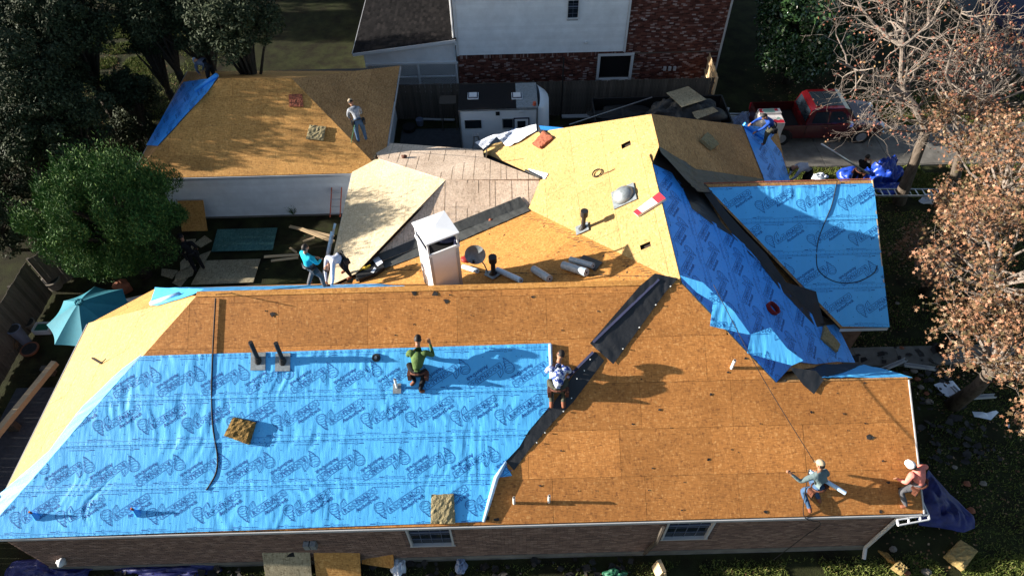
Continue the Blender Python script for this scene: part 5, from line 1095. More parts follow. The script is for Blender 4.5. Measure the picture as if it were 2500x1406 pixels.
# yellow and black bag with film on the liner
bg_ = Vector(hp(905, 652, OP)); bgt = thing('tool_bag', 'open black tool bag with yellow tool beside the crouching man', 'bag', bg_)
q = [hp(*p, (OP[0], OP[1], OP[2]+.16)) for p in ((862, 662), (930, 632), (938, 652), (915, 668), (876, 682))]
part('bag_body', MB().prism(q, (0, 0, 1), .16), 'rubber', bgt); mb = MB(); mb.ell(hp(892, 654, (OP[0], OP[1], OP[2]+.2)), (.16, .06, .05), 8, 6, jitter=.2); mb.tube([hp(876, 660, (OP[0], OP[1], OP[2]+.2)), hp(905, 648, (OP[0], OP[1], OP[2]+.2))], .03, 6); part('nail_gun', mb, 'yellow', bgt)
part('film_sheet', MB().prism([hp(*p, (OP[0], OP[1], OP[2]+.19)) for p in ((905, 628), (921, 621), (935, 641), (922, 650))], (0, 0, 1), .006), 'paper', bgt); part('film_scrap', MB().prism([hp(*p, (OP[0], OP[1], OP[2]+.18)) for p in ((905, 664), (914, 652), (919, 656), (912, 666))], (0, 0, 1), .004), 'paper', bgt)
for px, py, pl, m, lb, r in ((987, 386, PB, 'leather', 'small brown tool pouch on the pinkish north slope', .10), (1198, 539, PC, 'foamr', 'pink rag lying on the grey valley liner', .07), (1140, 637, OP, 'redhose', 'red cord and cloth heap right beside the chimney', .15)):
    mb = MB(); c = rp(px, py, pl, r*.4); mb.ell(c, (r*1.2, r, r*.6), 10, 6, jitter=.2); solo('tool_pouch' if m == 'leather' else 'rag', mb, m, lb, 'pouch' if m == 'leather' else 'rag', smooth=True)
mb = MB(); mb.ell(rp(1158, 610, OP, .15), (.001, .001, .001)); 
# satellite dish on mast
dc = Vector(hp(1168, 626, OP))+Vector((0, 0, .25)); base = Vector(hp(1192, 668, OP)); sd_ = thing('satellite_dish', 'grey satellite dish on a mast between chimney and capped pipe', 'satellite dish', base)
mb = MB(); nr = 20; V = []; F = []; ax = Vector((-.15, -.75, .62)).normalized(); e1_ = Vector((1, 0, 0)); e1_ = (e1_-ax*e1_.dot(ax)).normalized(); e2 = ax.cross(e1_); dcn = base+Vector((-.35, .15, .75))
for j in range(6):
    for i in range(nr): a = 2*math.pi*i/nr; r = .30*j/5+.002; V.append(dcn+(e1_*math.cos(a)*1.1+e2*math.sin(a))*r+ax*(.12*(r/.3)**2))
for j in range(5):
    for i in range(nr): F.append((j*nr+i, j*nr+(i+1) % nr, (j+1)*nr+(i+1) % nr, (j+1)*nr+i))
mb.add(V, F); part('dish', mb, 'steel', sd_, smooth=True); part('mast', MB().tube([base, base+Vector((-.1, .05, .35)), dcn-ax*.05], .022, 8), 'steel', sd_); part('feed_arm', MB().tube([dcn-ax*.0+e2*-.2, dcn+ax*.38-e2*.2], .015, 6), 'alum', sd_); part('feed_horn', MB().box(dcn+ax*.4-e2*.18, (.07, .07, .1)), 'rubber', sd_); part('foot_plate', MB().box(base+Vector((0, 0, .02)), (.2, .2, .02)), 'steel', sd_)

# ================================================================== YARD OBJECTS
board([(516, 614), (531, 560), (677, 556), (665, 610)], G+.06, 'teal', 'board', 'teal coated board lying on the dark courtyard')
board([(466, 695), (497, 636), (636, 632), (618, 689)], G+.05, 'yardboard', 'board', 'full strand board sheet on courtyard beside the man in black')
board([(455, 560), (455, 500), (520, 500), (520, 562)], G+.3, 'osb_garage', 'board', 'strand board leaning by the garage wall behind evergreen tree', tilt=(0, .5), cat='board') if False else None
mb = MB(); a, b = hy(458, 562, 20.9), hy(520, 562, 20.9); mb.prism([np.array((a[0], 20.5, G+.02)), np.array((b[0], 20.5, G+.02)), np.array((b[0], 21.25, G+1.1)), np.array((a[0], 21.25, G+1.1))], (0, -.8, .6), .02); solo('board', mb, 'osb_garage', 'strand board leaning upright against the garage siding', 'board')
yb_ = [[(420, 690), (470, 640), (478, 655), (440, 700)], [(474, 594), (500, 575), (518, 588), (490, 604)], [(455, 585), (478, 583), (470, 610), (450, 620)], [(430, 665), (478, 645), (470, 672), (425, 690)], [(480, 625), (515, 612), (500, 640), (488, 650)], [(395, 655), (435, 660), (420, 680), (393, 672)], [(440, 640), (470, 612), (462, 650), (440, 660)]]
yl = ['long torn strand board offcut nearest the umbrella side', 'square strand board offcut behind the man in black', 'small offcut under the edge of evergreen tree', 'wide triangular offcut at the feet of man in black', 'narrow offcut touching the teal board corner', 'leftmost strand board offcut below the evergreen tree', 'slanting offcut half under the evergreen tree']
for i, p in enumerate(yb_): board(p, G+.03+.022*i, 'yardboard', 'board_offcut', yl[i], 'offcut')
pl_ = [((707, 553), (815, 578), .14), ((735, 559), (815, 590), .16), ((740, 590), (768, 580), .1), ((645, 627), (730, 622), .12), ((662, 637), (728, 629), .1), ((708, 605), (724, 617), .08)]
ll = ['long thin plank reaching the cream roof corner', 'longer broken plank below the first one', 'short plank stub in the courtyard middle', 'upper pale plank right of the strand board', 'lower pale plank right of the strand board', 'small wedge scrap above the pale planks']
for i, (a, b, w_) in enumerate(pl_): mb = MB(); mb.beam(hz(*a, G+.06+.03*i), hz(*b, G+.06+.03*i), w_, .04); solo('plank', mb, 'lumber', ll[i], 'plank')
mb = MB(); mb.beam(hz(-20, 1075, G+.5), hz(135, 885, G+.5), .2, .2); solo('timber_beam', mb, 'lumber', 'long pale timber beam along the left side of house', 'beam')
for z_, p in enumerate(((30, 1040), (118, 905))): mb = MB(); mb.box(hz(*p, G+.2), (.35, .2, .40)); solo('support_block', mb, 'oldwood', ('front', 'rear')[z_]+' dark block under the long timber beam', 'block')
# umbrella
uc = hz(198, 745, G+2.3); um = thing('patio_umbrella', 'open teal patio umbrella at the left of house', 'umbrella', (uc[0], uc[1], G))
K = 8; rad = 1.42; 
for i in range(K):
    a0, a1 = 2*math.pi*i/K+.25, 2*math.pi*(i+1)/K+.25; mb = MB(); nn_ = 8; V = []; F = []
    for j in range(nn_+1):
        for k in range(nn_+1):
            f = j/nn_; g_ = k/nn_; a = a0+(a1-a0)*g_; edge = math.cos(math.pi/K)/math.cos((g_-.5)*2*math.pi/K); sag = 4*g_*(1-g_)
            r = rad*f*edge*(1-.05*sag*f); V.append((r*math.cos(a), r*math.sin(a), 2.45-.75*f**1.15-.05*sag*f))
    for j in range(nn_):
        for k in range(nn_): F.append((j*(nn_+1)+k, j*(nn_+1)+k+1, (j+1)*(nn_+1)+k+1, (j+1)*(nn_+1)+k))
    mb.add(V, F); part('canopy_panel', mb, 'umb', um, smooth=True, local=True)
    part('rib', MB().tube([(0, 0, 2.4), (rad*math.cos(a0)*.98, rad*math.sin(a0)*.98, 1.70)], .01, 5), 'alum', um, local=True)
t = MB(); 
for i in range(9): a = i*.7; t.ell((.11*math.cos(a), .11*math.sin(a), 2.47), (.05, .035, .05), 6, 4, jitter=.3)
part('vent_collar', t, 'umb', um, local=True, smooth=True); part('pole', MB().tube([(0, 0, 0), (0, 0, 2.45)], .025, 8), 'oldwood', um, local=True)
def pot(px, py, r, h, m, label, cat='pot', z=G, name='plant_pot', tilt=0):
    c = hz(px, py, z); p = thing(name, label, cat, c); k = MB(); k.tube([(0, 0, 0), (0, 0, h)], [r*.72, r], 18, cap=True); part('vessel', k, m, p, local=True); k = MB(); k.tube([(0, 0, h-.05), (0, 0, h+.02)], [r*1.05, r*1.1], 18); part('rim', k, m, p, local=True); k = MB(); k.tube([(0, 0, h+.021), (0, 0, h+.024)], r*.88, 18); part('soil', k, 'debris', p, local=True); return p
pot(138, 700, .34, .45, 'pot', 'wide stone planter behind the teal umbrella'); pot(80, 800, .22, .32, 'pot', 'smaller clay pot left of the teal umbrella'); pot(68, 838, .22, .9, 'plast', 'tall grey blue bin by the left fence', 'bin', name='bin'); pot(78, 858, .30, .16, 'terra', 'shallow terracotta bowl before the tall bin')
pot(160, 672, .3, .4, 'pot', 'dark planter tucked beneath the evergreen tree')
mb = MB(); c = hz(110, 806, G); mb.box(c+np.array((0, 0, .22)), (.55, .4, .05), (0, 0, .6)); ct = thing('crate', 'white crate with green contents beside the umbrella edge', 'crate', c)
for a, b, sx, sy in ((0, .2, .6, .03), (0, -.2, .6, .03), (.3, 0, .03, .4), (-.3, 0, .03, .4)): part('crate_side', MB().box((a, b, .12), (sx, sy, .24)), 'white', ct, local=True)
part('contents', MB().box((0, 0, .1), (.55, .36, .12)), 'green', ct, local=True)
mb = MB(); c = hz(300, 700, G+.3); mb.ell(c, (.35, .25, .3), 10, 6, jitter=.25); solo('cement_bag', mb, 'terra', 'orange brown sack right of the teal umbrella', 'sack', smooth=True)
mb = MB(); mb.prism([hz(*p, G+.5) for p in ((290, 733), (355, 718), (358, 728), (300, 746))], (0, 0, 1), .04); solo('plank', mb, 'trim', 'pale board between umbrella and house corner', 'plank')
def clump(name, label, c, n, h, m, cat='plant', spread=.5, w_=.012):
    mb = MB()
    for i in range(n):
        a = random.uniform(0, 6.28); l = random.uniform(.5, 1)*h; d = Vector((math.cos(a)*spread*random.random(), math.sin(a)*spread*random.random(), 1)).normalized(); p = Vector(c); q = p+d*l*.6; mb.tube([p, q, q+(d+Vector((random.uniform(-.5, .5), random.uniform(-.5, .5), 0))).normalized()*l*.4], [w_, w_*.7, w_*.2], 4, cap=False)
        for k in range(3): f = random.uniform(.4, 1); pp = p+(q-p)*f; e = Vector((random.uniform(-1, 1), random.uniform(-1, 1), .6)).normalized()*h*.22; mb.tube([pp, pp+e], [w_*.6, w_*.2], 3, cap=False)
    return solo(name, mb, m, label, cat)
clump('dry_plant', 'dry branching plant at the left fence', hz(38, 862), 40, .9, 'lf_dry', spread=1.2)
clump('shrub', 'small green weed at the foot of garage siding', hz(718, 525), 25, .7, 'lf_bush', spread=1.0)
# lower edge: boards against the front wall, debris
for pix, tl_, m, lb in (([(638, 1337), (755, 1330), (760, 1440), (646, 1440)], .0, 'yardboard', 'strand board with dark hole leaning at the front wall'), ([(763, 1327), (877, 1316), (890, 1440), (770, 1440)], 0, 'osb_garage', 'mossy strand board standing right of the holed board'), ([(880, 1338), (960, 1352), (962, 1388), (884, 1376)], 0, 'osb_orange', 'narrow orange board offcut right of two large boards')):
    ztop_ = G+1.15; top_ = [hz(*p, ztop_ if i < 2 else G+.0) for i, p in enumerate(pix)]
    P4_ = [hz(pix[0][0], pix[0][1], ztop_), hz(pix[1][0], pix[1][1], ztop_)]; Yt = P4_[0][1]; zb_ = G+.02; yb2 = Yt-.75
    if 'narrow' in lb: P4_ = [hz(*p, G+.6-.12*(i > 1)*4) for i, p in enumerate(pix)]
    else:
        P4_ = [P4_[0], P4_[1], np.array((P4_[1][0]-.05, yb2, zb_)), np.array((P4_[0][0]-.02, yb2, zb_))]
    nn_ = np.cross(P4_[1]-P4_[0], P4_[3]-P4_[0]); nn_ = nn_/np.linalg.norm(nn_); nn_ = nn_ if nn_[2] > 0 else -nn_
    mb = MB(); mb.prism(P4_, nn_, .02); ob = solo('board', mb, m, lb, 'board')
    if 'hole' in lb: c = (P4_[0]*.35+P4_[1]*.65); c = c*.72+(P4_[2]+P4_[3])/2*.28; e1n = (P4_[1]-P4_[0])/np.linalg.norm(P4_[1]-P4_[0]); e2n = np.cross(nn_, e1n); part('torn_hole', MB().prism([c+nn_*.004+(e1n*x+e2n*y) for x, y in ((-.18, .0), (-.05, .14), (.08, .2), (.1, 0), (.22, -.2), (.05, -.16), (.02, -.02), (-.14, -.04))], nn_, .003), 'black', ob)
def litter_bits(name, label, region, n, m, s0, s1, cat='debris'):
    mb = MB()
    for i in range(n):
        x, y = random.uniform(region[0], region[1]), random.uniform(region[2], region[3]); s_ = random.uniform(s0, s1); a0 = random.uniform(0, 6); K = random.choice((4, 5)); tx, ty = random.uniform(-.35, .35), random.uniform(-.35, .35)
        mb.prism([np.array((x+s_*random.uniform(.6, 1)*math.cos(a0+2*math.pi*k/K), y+s_*random.uniform(.5, .9)*math.sin(a0+2*math.pi*k/K), G+.06+s_*(tx*math.cos(a0+2*math.pi*k/K)+ty*math.sin(a0+2*math.pi*k/K))+random.uniform(0, .06))) for k in range(K)], (0, 0, 1), .008)
    o = struct(name, mb, m, kind='stuff'); o['label'] = label; o['category'] = cat
litter_bits('shingle_debris', 'torn dark shingles strewn along the front wall', (-12, 3.5, 5.0, 6.4), 420, 'debris', .04, .2)
litter_bits('board_debris', 'grey board fragments among the torn shingles', (-10, -6, 5.0, 5.9), 26, 'pot', .12, .3)
litter_bits('shingle_debris', 'torn dark shingles strewn by the right gable', (10.9, 15.5, 9, 13.6), 260, 'debris', .04, .2)
crumple(hz(130, 1395, G), 1.3, .5, .22, 'tarp_purple', 'tarp', 'violet tarp on the ground at the front left corner', 'tarp', 21, spike=.9)
crumple(hz(420, 1385, G), 1.4, .3, .16, 'tarp_purple', 'tarp', 'violet tarp edge along the foot of front wall', 'tarp', 22, spike=.9)
V = [hz(*p, G+z_) for p, z_ in (((2262, 1150), .5), ((2300, 1190), .3), ((2372, 1262), .15), ((2378, 1290), .1), ((2350, 1302), .08), ((2290, 1290), .12), ((2240, 1285), .15), ((2225, 1230), .4))]
def drape(name, label, P, m, seed, cat='tarp', amp=.12, n=22):
    c = sum(P)/len(P); V = []; F = []; K = len(P)*4; ring = []
    for i in range(len(P)):
        for k in range(4): ring.append(P[i]*(1-k/4)+P[(i+1) % len(P)]*(k/4))
    for j in range(n+1):
        f = j/n
        for i, r in enumerate(ring):
            q = c*(1-f)+r*f; z_ = amp*(1-f*.8)*(1+2*abs(float(pnoise(q[0]*2.5, q[1]*2.5, seed)))*2-1.6*abs(float(pnoise(q[0]*6, q[1]*5, seed+1)))); V.append((q[0], q[1], q[2]+z_+.02))
    for j in range(n):
        for i in range(K): F.append((j*K+i, j*K+(i+1) % K, (j+1)*K+(i+1) % K, (j+1)*K+i))
    mb = MB(); mb.v = V; mb.f = F; mb.m = [0]*len(F); return solo(name, mb, m, label, cat, smooth=True)
drape('tarp', 'violet blue tarp spread on the lawn below pink hoodie worker', V, 'tarp_purple', 31, amp=.25)
tp = hz(2135, 448, G)
crumple(hz(2152, 432, G), .75, .6, 1.0, 'tarp_blue', 'tarp_heap', 'tall bright blue tarp bundle on the sunny lawn', 'tarp', 24, spike=.45)
crumple(hz(2105, 440, G), 1.1, .7, .5, 'tarp_blue', 'tarp_heap', 'low crumpled blue tarp full of brown shingles by the pole man', 'tarp', 25, spike=.9)
crumple(hz(2180, 462, G), .9, .4, .18, 'tarp_blue', 'tarp', 'flat blue tarp edge beside the lying ladder', 'tarp', 26, spike=.9)
for i, (px, py, r, lb) in enumerate(((2000, 434, .2, 'black and white bag behind the right wing ridge'), (2270, 490, .25, 'white and violet plastic scrap below the lying ladder'))):
    crumple(hz(px, py, G), r*1.8, r, r, 'paper', 'plastic_scrap', lb, 'plastic', 40+i, n=12, spike=.9)
for pix, lb, m in (([(2278, 940), (2300, 932), (2325, 930), (2345, 955), (2330, 975), (2308, 968)], 'torn white film sheet at the upper right lawn', 'paper'), ([(2372, 1005), (2395, 1012), (2430, 1003), (2436, 1008), (2418, 1026), (2378, 1018)], 'torn white film sheet below the bent gutter', 'paper'), ([(2455, 1040), (2462, 1036), (2462, 1046)], 'tiny white film scrap at right edge', 'paper')):
    drape('film_scrap', lb, [hz(*p, G+.04) for p in pix], m, len(lb), 'film', .06, 8)
for i, (a, b, lb) in enumerate((((2350, 973), (2428, 968), 'straight grey gutter piece on the lawn'), ((2322, 945), (2350, 973), 'short grey gutter piece joined at an angle'), ((2150, 905), (2210, 880), 'dark gutter length propped by the walkway'), ((2208, 892), (2282, 902), 'white gutter length beside the walkway'))):
    mb = MB(); A_, B_ = Vector(hz(*a, G+.1)), Vector(hz(*b, G+.1+.0)); 
    d = (B_-A_).normalized(); s2 = d.cross(Vector((0, 0, 1))); mb.box((A_+B_)/2, ((B_-A_).length, .11, .012), Matrix((d, s2*-1, Vector((0, 0, 1)))).transposed())
    for k in (-1, 1): mb.beam(A_+s2*.06*k+Vector((0, 0, .05)), B_+s2*.06*k+Vector((0, 0, .05)), .01, .1)
    solo('gutter_piece', mb, 'trim', lb, 'gutter')
# stone edging rocks near the right gable
rk_ = [(2232, 905), (2240, 925), (2248, 945), (2262, 960), (2268, 980), (2360, 1180), (2400, 1180), (2370, 1245), (2180, 1340), (2290, 735), (2190, 740), (2200, 850), (2262, 1395), (2215, 1398), (2330, 1140)]
rkl = ['edging rock touching the right end of low ridge', 'edging rock just below the white gutter length', 'edging rock between gable and upper white film', 'edging rock left of the straight gutter piece', 'edging rock below the short gutter piece', 'edging rock beside the violet blue tarp, left', 'edging rock beside the violet blue tarp, right', 'edging rock below the tip of violet blue tarp', 'edging rock at the foot of the downspout', 'edging rock near the olive russet sapling', 'edging rock by the corner of right blue wing', 'edging rock at the near edge of walkway', 'edging rock right of the small bright foam block', 'edging rock at the bottom of frame by the foam', 'edging rock above the violet blue tarp']
for i, (x, y) in enumerate(rk_):
    mb = MB(); r = random.uniform(.08, .15); mb.ell(hz(x, y, G+.02), (r, r*.8, r*.5), 8, 6, jitter=.18); solo('edging_rock', mb, 'terra' if i % 2 else 'pot', rkl[i], 'rock', 'edging rocks beside the right gable')
mb = MB(); c = hy(1590, 1310, YW-.35); pc = hz(1572, 1350, G); mb.tube([pc, (pc[0]+.1, YW-.22, -1.2), (pc[0]+.12, YW-.2, -.2)], [.07, .06, .05], 6); solo('wooden_post', mb, 'oldwood', 'old wooden post standing against the front wall', 'post')
mb = MB(); c = hz(1605, 1395, G); mb.box(c+np.array((0, 0, .25)), (.12, .35, .5), (0, .2, .3)); mb.box(c+np.array((.12, 0, .2)), (.06, .35, .5), (0, -.2, .3)); solo('lumber_stub', mb, 'lumber', 'pale lumber stub standing in the front lawn', 'lumber')
crumple(hz(1500, 1404, G), .35, .2, .15, 'green', 'green_tarp', 'dark green tarp bundle in the front debris', 'tarp', 51, n=14, spike=.9)
crumple(hz(1125, 1380, G), .18, .28, .14, 'clear', 'plastic_scrap', 'violet plastic scrap below the left window', 'plastic', 52, n=12, spike=.9)
crumple(hz(975, 1385, G), .25, .35, .2, 'paper', 'plastic_scrap', 'grey plastic jug heap right of orange offcut', 'plastic', 53, n=12, spike=.6)
# parked car half hidden by the branches, on the street
cp = hz(2290, 70, G); cr_ = thing('parked_car', 'dark parked car on the street behind pale branches', 'car', (29.2, cp[1], G))
prof = [(-.9, .35), (-.92, .8), (-.85, 1.0), (.85, 1.0), (.92, .8), (.9, .35)]
t = MB(); xs2 = [-2.2, -2.1, -1.2, -.7, .7, 1.3, 2.1, 2.25]; zs2 = [.75, .95, 1.0, 1.45, 1.45, 1.0, .88, .6]
for k, (yy_, zz_) in enumerate(zip(xs2, zs2)): pass
V = []; 
for yy_, zz_ in zip(xs2, zs2): w2 = .88 if zz_ <= 1.0 else .68; V += [(-.9, yy_, .3), (-.9, yy_, min(zz_, .95)), (-w2, yy_, zz_), (w2, yy_, zz_), (.9, yy_, min(zz_, .95)), (.9, yy_, .3)]
F = [(k*6+i, k*6+(i+1) % 6, (k+1)*6+(i+1) % 6, (k+1)*6+i) for k in range(7) for i in range(6)]+[tuple(range(6))[::-1], tuple(range(42, 48))]
t.add(V, F); part('body', t, 'bagnavy', cr_, local=True)
for sx in (-1, 1):
    for wy in (-1.35, 1.4): part('wheel', MB().tube([(sx*.75, wy, .33), (sx*.93, wy, .33)], .33, 18), 'tyre', cr_, local=True)
    t = MB(); t.add([(sx*.84, -1.0, 1.03), (sx*.84, 1.15, 1.03), (sx*.705, .66, 1.4), (sx*.705, -.62, 1.4)], [(0, 1, 2, 3)]); part('side_window', t, 'glass', cr_, local=True)
part('windscreen', MB().add([(-.78, 1.29, 1.03), (.78, 1.29, 1.03), (.64, .76, 1.44), (-.64, .76, 1.44)], [(0, 1, 2, 3)]), 'glass', cr_, local=True)

# ================================================================== PEOPLE
SKIN = mat('skin', (.32, .16, .10), .55, .3); HAIR = mat('dark_hair', (.012, .009, .008), .6, .3)
def cloth(n, c, **k): return mat(n, c, .85, .15, bump=1.0, bscale=13, noise=.25, nscale=7, **k)
jeans = cloth('blue_jeans', (.05, .10, .19)); black_ = cloth('black_cloth', (.012, .012, .014)); greyp = cloth('grey_trousers', (.10, .10, .11)); olive = cloth('olive_trousers', (.07, .07, .05)); boot = mat('tan_boots', (.20, .07, .035), .7)
def qrot(v, ax, a): return Matrix.Rotation(a, 3, ax) @ Vector(v)
BASE = dict(
    stand=dict(pel=(0, 0, .93), che=(0, .03, 1.25), nec=(0, .03, 1.45), hed=(0, .07, 1.60), hL=(-.10, 0, .88), kL=(-.13, .05, .48), aL=(-.14, 0, .08), tL=(-.15, .17, .04), hR=(.10, 0, .88), kR=(.13, .05, .48), aR=(.14, 0, .08), tR=(.15, .17, .04),
               sL=(-.18, .02, 1.38), eL=(-.26, -.02, 1.12), wL=(-.24, .16, .92), sR=(.18, .02, 1.38), eR=(.26, -.02, 1.12), wR=(.24, .16, .92)),
    kneel=dict(pel=(0, .27, .44), che=(0, .50, .72), nec=(0, .70, .93), hed=(0, .82, 1.05), hL=(-.10, .28, .40), kL=(-.20, .58, .44), aL=(-.15, .14, .16), tL=(-.16, .02, .06), hR=(.10, .28, .40), kR=(.19, .60, .46), aR=(.12, .14, .16), tR=(.13, .02, .06),
               sL=(-.20, .62, .84), eL=(-.28, .66, .60), wL=(-.16, .84, .56), sR=(.20, .62, .84), eR=(.28, .66, .60), wR=(.18, .84, .56)),
    bend=dict(pel=(0, 0, .86), che=(0, .30, 1.02), nec=(0, .50, .98), hed=(0, .64, .90), hL=(-.10, 0, .82), kL=(-.15, .08, .45), aL=(-.17, .0, .08), tL=(-.18, .16, .04), hR=(.10, 0, .82), kR=(.15, .10, .45), aR=(.17, .02, .08), tR=(.18, .18, .04),
              sL=(-.19, .44, .98), eL=(-.22, .52, .70), wL=(-.12, .60, .46), sR=(.19, .44, .98), eR=(.22, .54, .70), wR=(.12, .64, .46)),
    crouch=dict(pel=(0, 0, .42), che=(0, .26, .68), nec=(0, .42, .80), hed=(0, .55, .86), hL=(-.10, 0, .40), kL=(-.22, .36, .46), aL=(-.20, .12, .09), tL=(-.20, .28, .04), hR=(.10, 0, .40), kR=(.22, .30, .44), aR=(.20, .06, .09), tR=(.20, .22, .04),
                sL=(-.19, .36, .74), eL=(-.25, .50, .54), wL=(-.20, .62, .34), sR=(.19, .36, .74), eR=(.26, .48, .54), wR=(.2, .64, .36)))
RAD = dict(pel=.145, che=.165, nec=.058, hL=.112, kL=.078, aL=.054, tL=.046, sL=.082, eL=.054, wL=.034)
BONES = [('pel', 'che', 0), ('che', 'nec', 0), ('pel', 'hL', 1), ('hL', 'kL', 1), ('kL', 'aL', 1), ('aL', 'tL', 2), ('pel', 'hR', 1), ('hR', 'kR', 1), ('kR', 'aR', 1), ('aR', 'tR', 2), ('che', 'sL', 0), ('sL', 'eL', 0), ('eL', 'wL', 0), ('che', 'sR', 0), ('sR', 'eR', 0), ('eR', 'wR', 0)]
def person(label, base, yaw, pose, shirt, pants, shoes=boot, head='hair', capcol=None, over=None, sc=1., sleeves=True, belt=True, z0=0, skinm=None, beltmat='leather'):
    J = {k: Vector(v) for k, v in BASE[pose].items()}
    for k, v in (over or {}).items(): J[k] = Vector(v)
    p = thing('person', label, 'person', base, yaw); p.scale = (sc*1.07, sc*1.07, sc*1.07)
    names = [k for k in J if k != 'hed']; me = bpy.data.meshes.new('sk'); ed = []
    idx = {k: i for i, k in enumerate(names)}; V = [J[k] for k in names]
    # hip-torso width: extra vertices give the back its breadth
    for a, b, m_ in BONES: ed.append((idx[a], idx[b]))
    wr_ = {}
    for s_ in 'LR':
        d = (J['w'+s_]-J['e'+s_]).normalized(); V.append(J['w'+s_]+d*.08); ed.append((idx['w'+s_], len(V)-1)); wr_[s_] = (J['w'+s_], d)
    me.from_pydata([tuple(v) for v in V], ed, []); ob = bpy.data.objects.new('sk', me); COL.objects.link(ob)
    md = ob.modifiers.new('s', 'SKIN'); md.use_smooth_shade = True; md.branch_smoothing = .6; md2 = ob.modifiers.new('u', 'SUBSURF'); md2.levels = 2; md2.render_levels = 2
    sv = me.skin_vertices[0].data
    for i, k in enumerate(names):
        r = RAD.get(k, RAD.get(k[:-1]+'L', .05)); sv[i].radius = (r*1.0, r) if k not in ('che', 'pel') else (r*.95, r*1.08); sv[i].use_root = (k == 'pel')
    for i in range(len(names), len(V)): sv[i].radius = (.036, .022)
    dg = bpy.context.evaluated_depsgraph_get(); m2 = bpy.data.meshes.new_from_object(ob.evaluated_get(dg)); bpy.data.objects.remove(ob)
    vs = [tuple(v.co) for v in m2.vertices]; fs = [tuple(f.vertices) for f in m2.polygons]; mi = []
    segs = [(np.array(J[a]), np.array(J[b]), 3 if (m_ == 0 and a[0] == 'e' and not sleeves) else m_, a) for a, b, m_ in BONES]; neck = np.array(J['nec'])
    A = np.array(vs); C = np.array([A[list(f)].mean(0) for f in fs]); best = np.full(len(fs), 1e9); bm_ = np.zeros(len(fs), int)
    for a, b, m_, nm in segs:
        ab = b-a; t_ = np.clip(((C-a)@ab)/(ab@ab), 0, 1); d = np.linalg.norm(C-(a+t_[:, None]*ab), axis=1)-(.03 if m_ == 1 and nm == 'pel' else 0); k = d < best; best[k] = d[k]; bm_[k] = m_
    for s_ in 'LR':
        w_, d = wr_[s_]; k = ((C-np.array(w_))@np.array(d)) > 0; k &= np.linalg.norm(C-np.array(w_), axis=1) < .14; bm_[k] = 3
    tdir = np.array((J['nec']-J['che']).normalized()); k = (((C-neck)@tdir) > -.005) & (np.linalg.norm(C-neck, axis=1) < .09); bm_[k] = 3
    mb = MB(); mb.v = vs; mb.f = fs; mb.m = bm_.tolist()
    hd = J['hed']; ax = (hd-J['nec']).normalized(); fwd = Vector((0, 1, 0)); fwd = (fwd-ax*fwd.dot(ax)*.85).normalized() if pose not in ('stand',) else fwd; hup = Vector((1, 0, 0)).cross(fwd) if False else ax
    fwd = (fwd-hup*fwd.dot(hup)).normalized(); sd2 = fwd.cross(hup).normalized(); Rm = Matrix((sd2, fwd, hup)).transposed()
    def H(x, y, z): return hd+Rm @ Vector((x, y, z))
    k0 = MB(); k0.ell((0, 0, 0), (.078, .098, .118), 16, 12)
    for i, q in enumerate(k0.v):
        x, y, z = q
        if z < -.03: x *= 1-(-.03-z)*2.6; y = y*(1-(-.03-z)*1.2)+.01
        k0.v[i] = tuple(H(x, y, z))
    mb.add(k0.v, k0.f, 3); mb.tube([J['nec'], hd-hup*.05], [.052, .055], 10, 3)
    k0 = MB(); k0.ell(H(0, .10, -.012), (.014, .018, .022), 6, 4); mb.add(k0.v, k0.f, 3)
    for s_ in (-1, 1):
        k0 = MB(); k0.ell(H(s_*.08, 0, -.005), (.014, .02, .03), 6, 4); mb.add(k0.v, k0.f, 3); k0 = MB(); k0.ell(H(s_*.032, .092, .018), (.012, .006, .007), 6, 4); mb.add(k0.v, k0.f, 4)
    k0 = MB(); k0.ell(H(0, .094, -.052), (.024, .006, .007), 6, 4); mb.add(k0.v, k0.f, 2)
    for s_ in 'LR':                          # fingers and thumb
        w_, d = wr_[s_]; palm = w_+d*.085; side = d.cross(Vector((0, 0, 1))); side = side.normalized() if side.length > .1 else Vector((1, 0, 0)); dn = d.cross(side).normalized()
        if dn.z > 0: dn = -dn
        for f_ in range(4):
            o_f = side*((f_-1.5)*.019); l = (.075, .085, .08, .062)[f_]; a = palm-d*.015+o_f; b = a+d*l*.5+dn*.008; c_ = b+d*l*.3+dn*.03; mb.tube([a, b, c_], [.0095, .009, .0075], 5, 3)
        th = side*(.035 if s_ == 'L' else -.035); a = w_+d*.03+th*.6; mb.tube([a, a+th*.7+d*.035, a+th*.8+d*.06+dn*.01], [.012, .011, .008], 5, 3)
    part('body', mb, [shirt, pants, shoes, skinm or SKIN, HAIR], p, smooth=True, local=True)
    if head in ('hair', 'cap'):
        k0 = MB(); k0.ell((0, 0, 0), (.088, .106, .125), 16, 10)
        vv_ = []; keep = []
        for i, q in enumerate(k0.v):
            x, y, z = q; keep.append(z > (.035 if y > .03 else (-.045 if y < -.01 else 0.0))); vv_.append(tuple(H(x, y-.008, z+.004)))
        k1 = MB(); k1.add(vv_, [f for f in k0.f if all(keep[i] for i in f)]); part('hair', k1, HAIR, p, smooth=True, local=True)
